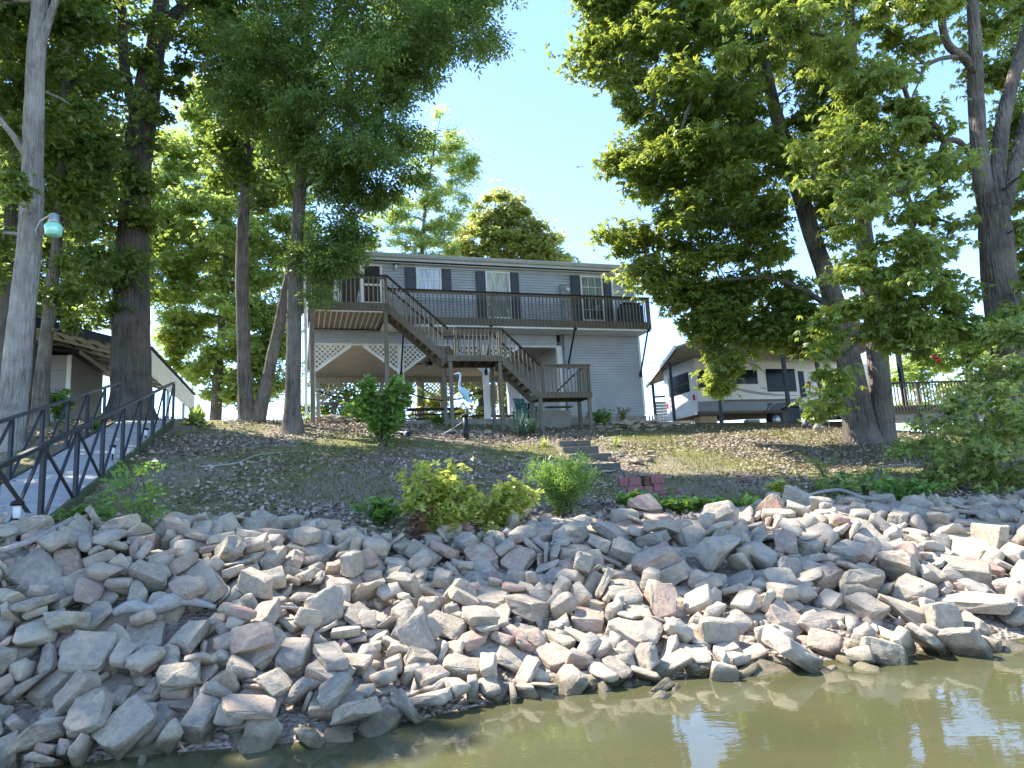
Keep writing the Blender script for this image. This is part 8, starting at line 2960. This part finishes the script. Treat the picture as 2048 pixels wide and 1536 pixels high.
# ------------------------------------------------------------------ driftwood, sticks, bottle
M['drift'] = weathered('grey_driftwood', (.34, .31, .28), (2, 9, 9))
def log(name, label, pts, rad, cat, lift=.0, seed=0):
    P = np.array(pts); m = MB(); trunk_tube(m, [[p[0] - P[0][0], p[1] - P[0][1], p[2] - P[0][2] + lift, r] for p, r in zip(P, rad)], 9, seed)
    o = m.build(name, M['drift'], None); o.location = tuple(P[0]); return tag(o, label, cat)
def GU(u, v, h=.2): return G(u, v) + np.array([0, 0, h])
log('driftwood_log', 'knobbly grey driftwood log lying across the left rocks', [GU(222, 1292, .22), GU(262, 1284, .24), GU(300, 1280, .24), GU(335, 1270, .26), GU(372, 1268, .24), GU(430, 1270, .22)], [.03, .06, .045, .08, .05, .02], 'driftwood', seed=3)
log('driftwood_stick', 'long thin bleached stick lying on the rocks left of centre', [GU(405, 1322, .24), GU(470, 1312, .26), GU(540, 1286, .27), GU(610, 1282, .25)], [.012, .02, .018, .008], 'stick', seed=4)
log('driftwood_pole', 'straight bleached pole leaning on the far left rocks', [GU(-5, 1198, .35), GU(70, 1150, .33), GU(142, 1098, .3)], [.025, .03, .022], 'stick', seed=5)
log('dead_branch', 'thin dead branch lying across the slope left of the sapling', [GU(398, 938, .04), GU(470, 935, .07), GU(520, 915, .06), GU(610, 905, .04)], [.012, .02, .016, .006], 'branch', seed=6)
log('dead_branch', 'grey fallen branch on top of the right rocks', [GU(1610, 1022, .25), GU(1680, 1012, .28), GU(1750, 1030, .25), GU(1800, 1012, .2)], [.02, .035, .03, .01], 'branch', seed=7)
bt = empty('brown_bottle', GU(1146, 1131, .26), RAD(20), 'dark brown glass bottle lying on the rocks', 'bottle'); bb_ = MB().lathe([(.012, .24), (.014, .17), (.033, .13), (.033, 0), (.02, -.003)], 12).build('glass', make_glass('brown_glass', (.03, .008, .006)), bt); bb_.rotation_euler = (0, RAD(-82), 0)

# ------------------------------------------------------------------ patio and deck furniture
M['teal_chair'] = plain('teal_plastic', (.02, .17, .17), .5, .1, 4)
def picnic(name, label, x, y, rz):
    t = empty(name, hw(x, y, 0), HYAW + rz, label, 'picnic table', 'dark picnic tables on the patio')
    for k in range(5): box('table_plank', M['dark_wood'], t, -1.1, 1.1, -.38 + k * .155, -.24 + k * .155, .73, .77)
    for s in (-1, 1): box('bench_plank', M['dark_wood'], t, -1.1, 1.1, s * .74 - .14, s * .74 + .14, .42, .46)
    for s in (-.8, .8):
        beam('leg', M['dark_wood'], t, (s, -.68, 0), (s, -.22, .73), .04, .09); beam('leg', M['dark_wood'], t, (s, .68, 0), (s, .22, .73), .04, .09); box('cross_beam', M['dark_wood'], t, s - .06, s - .021, -.8, .8, .33, .418)
picnic('picnic_table', 'dark picnic table in the middle patio bay', 5.0, 2.6, .0); picnic('picnic_table', 'dark picnic table deep in the patio behind the yucca', 8.3, 5.4, .15)
def chair(name, label, x, y, rz, mat):
    c = empty(name, hw(x, y, 0), HYAW + rz, label, 'chair', 'patio chairs')
    for i in range(4): beam('seat_slat', mat, c, (-.27, -.25 + i * .15, .38 - i * .02), (.27, -.25 + i * .15, .38 - i * .02), .12, .025)
    for i in range(5): beam('back_slat', mat, c, (-.24 + i * .12, .25, .34), (-.26 + i * .13, .48, 1.0), .095, .02)
    for s in (-1, 1):
        beam('armrest', mat, c, (s * .33, -.3, .58), (s * .33, .38, .56), .1, .025); beam('leg', mat, c, (s * .31, -.27, 0), (s * .31, -.27, .57), .05, .08); beam('leg', mat, c, (s * .29, .42, 0), (s * .3, .2, .42), .05, .08)
chair('patio_chair', 'teal slatted patio chair at the right of the patio', 8.6, 1.0, .4, M['teal_chair']); chair('patio_chair', 'dark slatted patio chair behind the teal one', 8.9, 2.6, -.5, M['dark_wood'])
pb = empty('pedestal_table', hw(1.0, 2.5, 0), HYAW, 'dark pedestal table at the left end of the patio', 'table')
MB().lathe([(.28, 0), (.26, .06), (.07, .12), (.06, .8), (.15, .95), (.2, 1.0)], 14).build('pedestal', M['shutter'], pb); box('table_top', M['shutter'], pb, -.45, .45, -.3, .3, 1.001, 1.06, .01)
for x0, x1, zz in ((.24, 3.24, 1.22), (3.46, 6.57, 1.16)):
    c = MB(); n = 12; c.tube([(x0 + (x1 - x0) * i / n, .2, zz - .38 * (1 - (2 * i / n - 1) ** 2)) for i in range(n + 1)], .028, 6); o = c.build('hanging_rope', M['black']); o.location = tuple(HO); o.rotation_euler = (0, 0, HYAW)
    tag(o, 'sagging black rope across the ' + ('left' if x0 < 1 else 'middle') + ' patio bay', 'rope', 'sagging patio ropes')
gr = empty('covered_grill', hw(12.9, -.55, 3.78), HYAW, 'dark covered grill at the right end of the balcony', 'grill')
m = MB(); m.box(-.5, .5, -.3, .3, 0, .78); m.build('cover', M['shutter'], gr, .06); MB().box(-.42, .42, -.25, .25, .781, .90).build('lid', M['black'], gr, .05)

# ------------------------------------------------------------------ things round the camper
P = aty(1412, 845, 29.6); P[2] = gz1(P[0], P[1]); wb = empty('wooden_box', P, RAD(18), 'tan wooden crate under the rear of the camper', 'crate'); box('sides', plain('tan_board', (.42, .30, .17), .8, .2, 4), wb, -.4, .4, -.25, .25, 0, .42, .01); box('lid', M['under'], wb, -.5, .5, -.32, .32, .421, .50, .01)
P = aty(1567, 846, 29.2); P[2] = gz1(P[0], P[1]); bk = empty('blue_bucket', P, 0, 'small blue bucket beside the carport post', 'bucket'); MB().lathe([(.10, 0), (.14, .28), (.15, .3), (.13, .3), (.09, .02)], 14).build('pail', plain('blue_plastic', (.03, .16, .27), .5, .1, 5), bk)
P = aty(1585, 846, 29.9); P[2] = gz1(P[0], P[1]); bn = empty('blue_bin', P, 0, 'tall dark blue bin behind the middle carport post', 'bin'); MB().box(-.3, .3, -.3, .3, 0, .95).build('body', M['post_blue'], bn, .04); MB().box(-.33, .33, -.33, .33, .951, 1.02).build('lid', M['post_blue'], bn, .02)
P = aty(1504, 846, 29.4); P[2] = gz1(P[0], P[1]); cb = empty('cooler', P, RAD(12), 'pale cooler box in the shade under the camper', 'cooler'); MB().box(-.28, .28, -.2, .2, 0, .30).build('body', M['concrete'], cb, .02); MB().box(-.29, .29, -.21, .21, .301, .36).build('lid', M['trim'], cb, .015)
for u, v, lab, mt_ in ((1613, 858, 'seated garden gnome with a green hat on the lawn edge', 'leaf_fresh'), (1637, 862, 'seated garden gnome with a dark hat beside the green-hatted one', 'shutter')):
    P = G(u, v); gn = empty('garden_gnome', P, RAD(random.uniform(-20, 20)), lab, 'gnome', 'garden gnomes')
    body = MB(); body.lathe([(.16, 0), (.19, .06), (.15, .2), (.09, .30), (.06, .33)], 12); body.tube([(.1, -.05, .2), (.16, -.16, .1), (.06, -.2, .1)], .04, 6); body.tube([(-.1, -.05, .2), (-.16, -.16, .1), (-.06, -.2, .1)], .04, 6); body.build('body', M['post_blue'] if mt_ == 'leaf_fresh' else M['concrete'], gn)
    MB().lathe([(.03, .31), (.075, .35), (.085, .41), (.06, .47), (.02, .49)], 12).build('head', M['cream'], gn); MB().lathe([(.10, .43), (.085, .47), (.05, .54), (.012, .58)], 12).build('hat', plain('green_hat', (.06, .09, .03), .7) if mt_ == 'leaf_fresh' else M['shutter'], gn)
P = aty(1874, 718, 15.8); fd = empty('hummingbird_feeder', P, 0, 'red hummingbird feeder hanging below the right tree', 'feeder')
for dx, dz in ((-.05, .05), (.035, -.03)): MB().lathe([(.01, .06), (.04, .045), (.05, 0), (.04, -.04), (.01, -.05)], 10, (dx, 0, dz)).build('red_globe', M['red_lens'], fd)
MB().tube([(.04, 0, -.02), (.13, 0, -.04), (.24, 0, .05), (.2, 0, .35)], .006, 5).build('hook', M['black'], fd)
A = hw(13.5, .1, 2.2); B = aty(1420, 690, 36); c = MB(); c.tube([tuple(A + (B - A) * f - np.array([0, 0, .5 * f * (1 - f)]) - A) for f in np.linspace(0, 1, 9)], .012, 5); o = c.build('service_cable', M['black']); o.location = tuple(A); tag(o, 'thin black service cable from the house corner towards the camper carport', 'cable')

# ------------------------------------------------------------------ leaf litter and grass
def litter():
    rng = np.random.default_rng(7); n = 90000
    x = rng.uniform(-13, 16, n); y = rng.uniform(6.5, 29, n)
    ok = y > np.interp(x, BANK_X, BANK_Y) - .4
    d = np.array([mnoise.noise((a * .35, b * .35, 5)) for a, b in zip(x, y)]); ok &= rng.random(n) < np.clip(.5 + d * 1.9, .05, 1)
    lx = (np.c_[x, y] - HO[:2]) @ HX[:2]; ly = (np.c_[x, y] - HO[:2]) @ HY[:2]; ok &= ~((lx > -.1) & (lx < 13.6) & (ly > -.1))
    x, y = x[ok], y[ok]; z = gz(x, y) + rng.uniform(.025, .075, len(x)); n = len(x)
    P = np.c_[x, y, z]; D = rng.normal(0, 1, (n, 3)); D[:, 2] *= .25; N = np.array([0, 0, 1.0]) + rng.normal(0, .45, (n, 3))
    V = leaf_arrays(P, D, N, 1, .105, .06, 0, 0, rng)
    t = NT('dry_fallen_leaf'); at = t.n('ShaderNodeAttribute', attribute_name='tint'); t.set(Base_Color=t.ramp(at.outputs['Fac'], [(0, (.18, .14, .105)), (.45, (.31, .25, .195)), (.8, (.40, .33, .26)), (1, (.47, .40, .32))]), Roughness=.8, Specular_IOR_Level=.2)
    o = mesh_np('fallen_leaves', V, np.arange(len(V)).reshape(-1, 4), t.m, attrs={'tint': rng.random(n)}); tag(o, 'brown dry leaves littering the slope', 'leaves', kind='stuff')
litter()
def grass():
    rng = np.random.default_rng(8); n = 150000
    x = rng.uniform(-9, 17, n); y = rng.uniform(9, 29, n)
    ok = y > np.interp(x, BANK_X, BANK_Y) + .2
    d = np.array([mnoise.noise((a * .35, b * .35, 5)) + .5 * mnoise.noise((a * 1.1, b * 1.1, 9)) for a, b in zip(x, y)])
    right = np.clip((x - 3) / 3, 0, 1) * np.clip((y - 13) / 3, 0, 1); left = np.exp(-((x + 3.2) ** 2 / 3.5 + (y - 14) ** 2 / 8))
    ok &= rng.random(n) < np.clip(-d * 1.6 + .02 + right * .6 + left * .9, .02, 1)
    lx = (np.c_[x, y] - HO[:2]) @ HX[:2]; ly = (np.c_[x, y] - HO[:2]) @ HY[:2]; ok &= ~((lx > -.1) & (lx < 13.6) & (ly > -.1))
    px, py = x, y; A2 = G(1145, 878); B2 = G(1215, 960); tt = np.clip(((px - A2[0]) * (B2 - A2)[0] + (py - A2[1]) * (B2 - A2)[1]) / ((B2 - A2)[:2] ** 2).sum(), 0, 1); ok &= np.hypot(px - A2[0] - tt * (B2 - A2)[0], py - A2[1] - tt * (B2 - A2)[1]) > .75
    x, y = x[ok], y[ok]; n = len(x); z = gz(x, y) + .01; P = np.c_[x, y, z]
    D = rng.normal(0, .45, (n, 3)); D[:, 2] = 1; N = rng.normal(0, 1, (n, 3)); N[:, 2] *= .2
    V = leaf_arrays(P, D, N, 1, .085, .014, 0, 0, rng)
    t = leaf_mat('lawn_grass', (.055, .075, .022), (.19, .19, .07), (.35, .36, .10), .3, .7, .1)
    o = mesh_np('grass', V, np.arange(len(V)).reshape(-1, 4), t, attrs={'tint': rng.random(n)}); tag(o, 'thin short grass growing in patches on the slope', 'grass', kind='stuff')
grass()
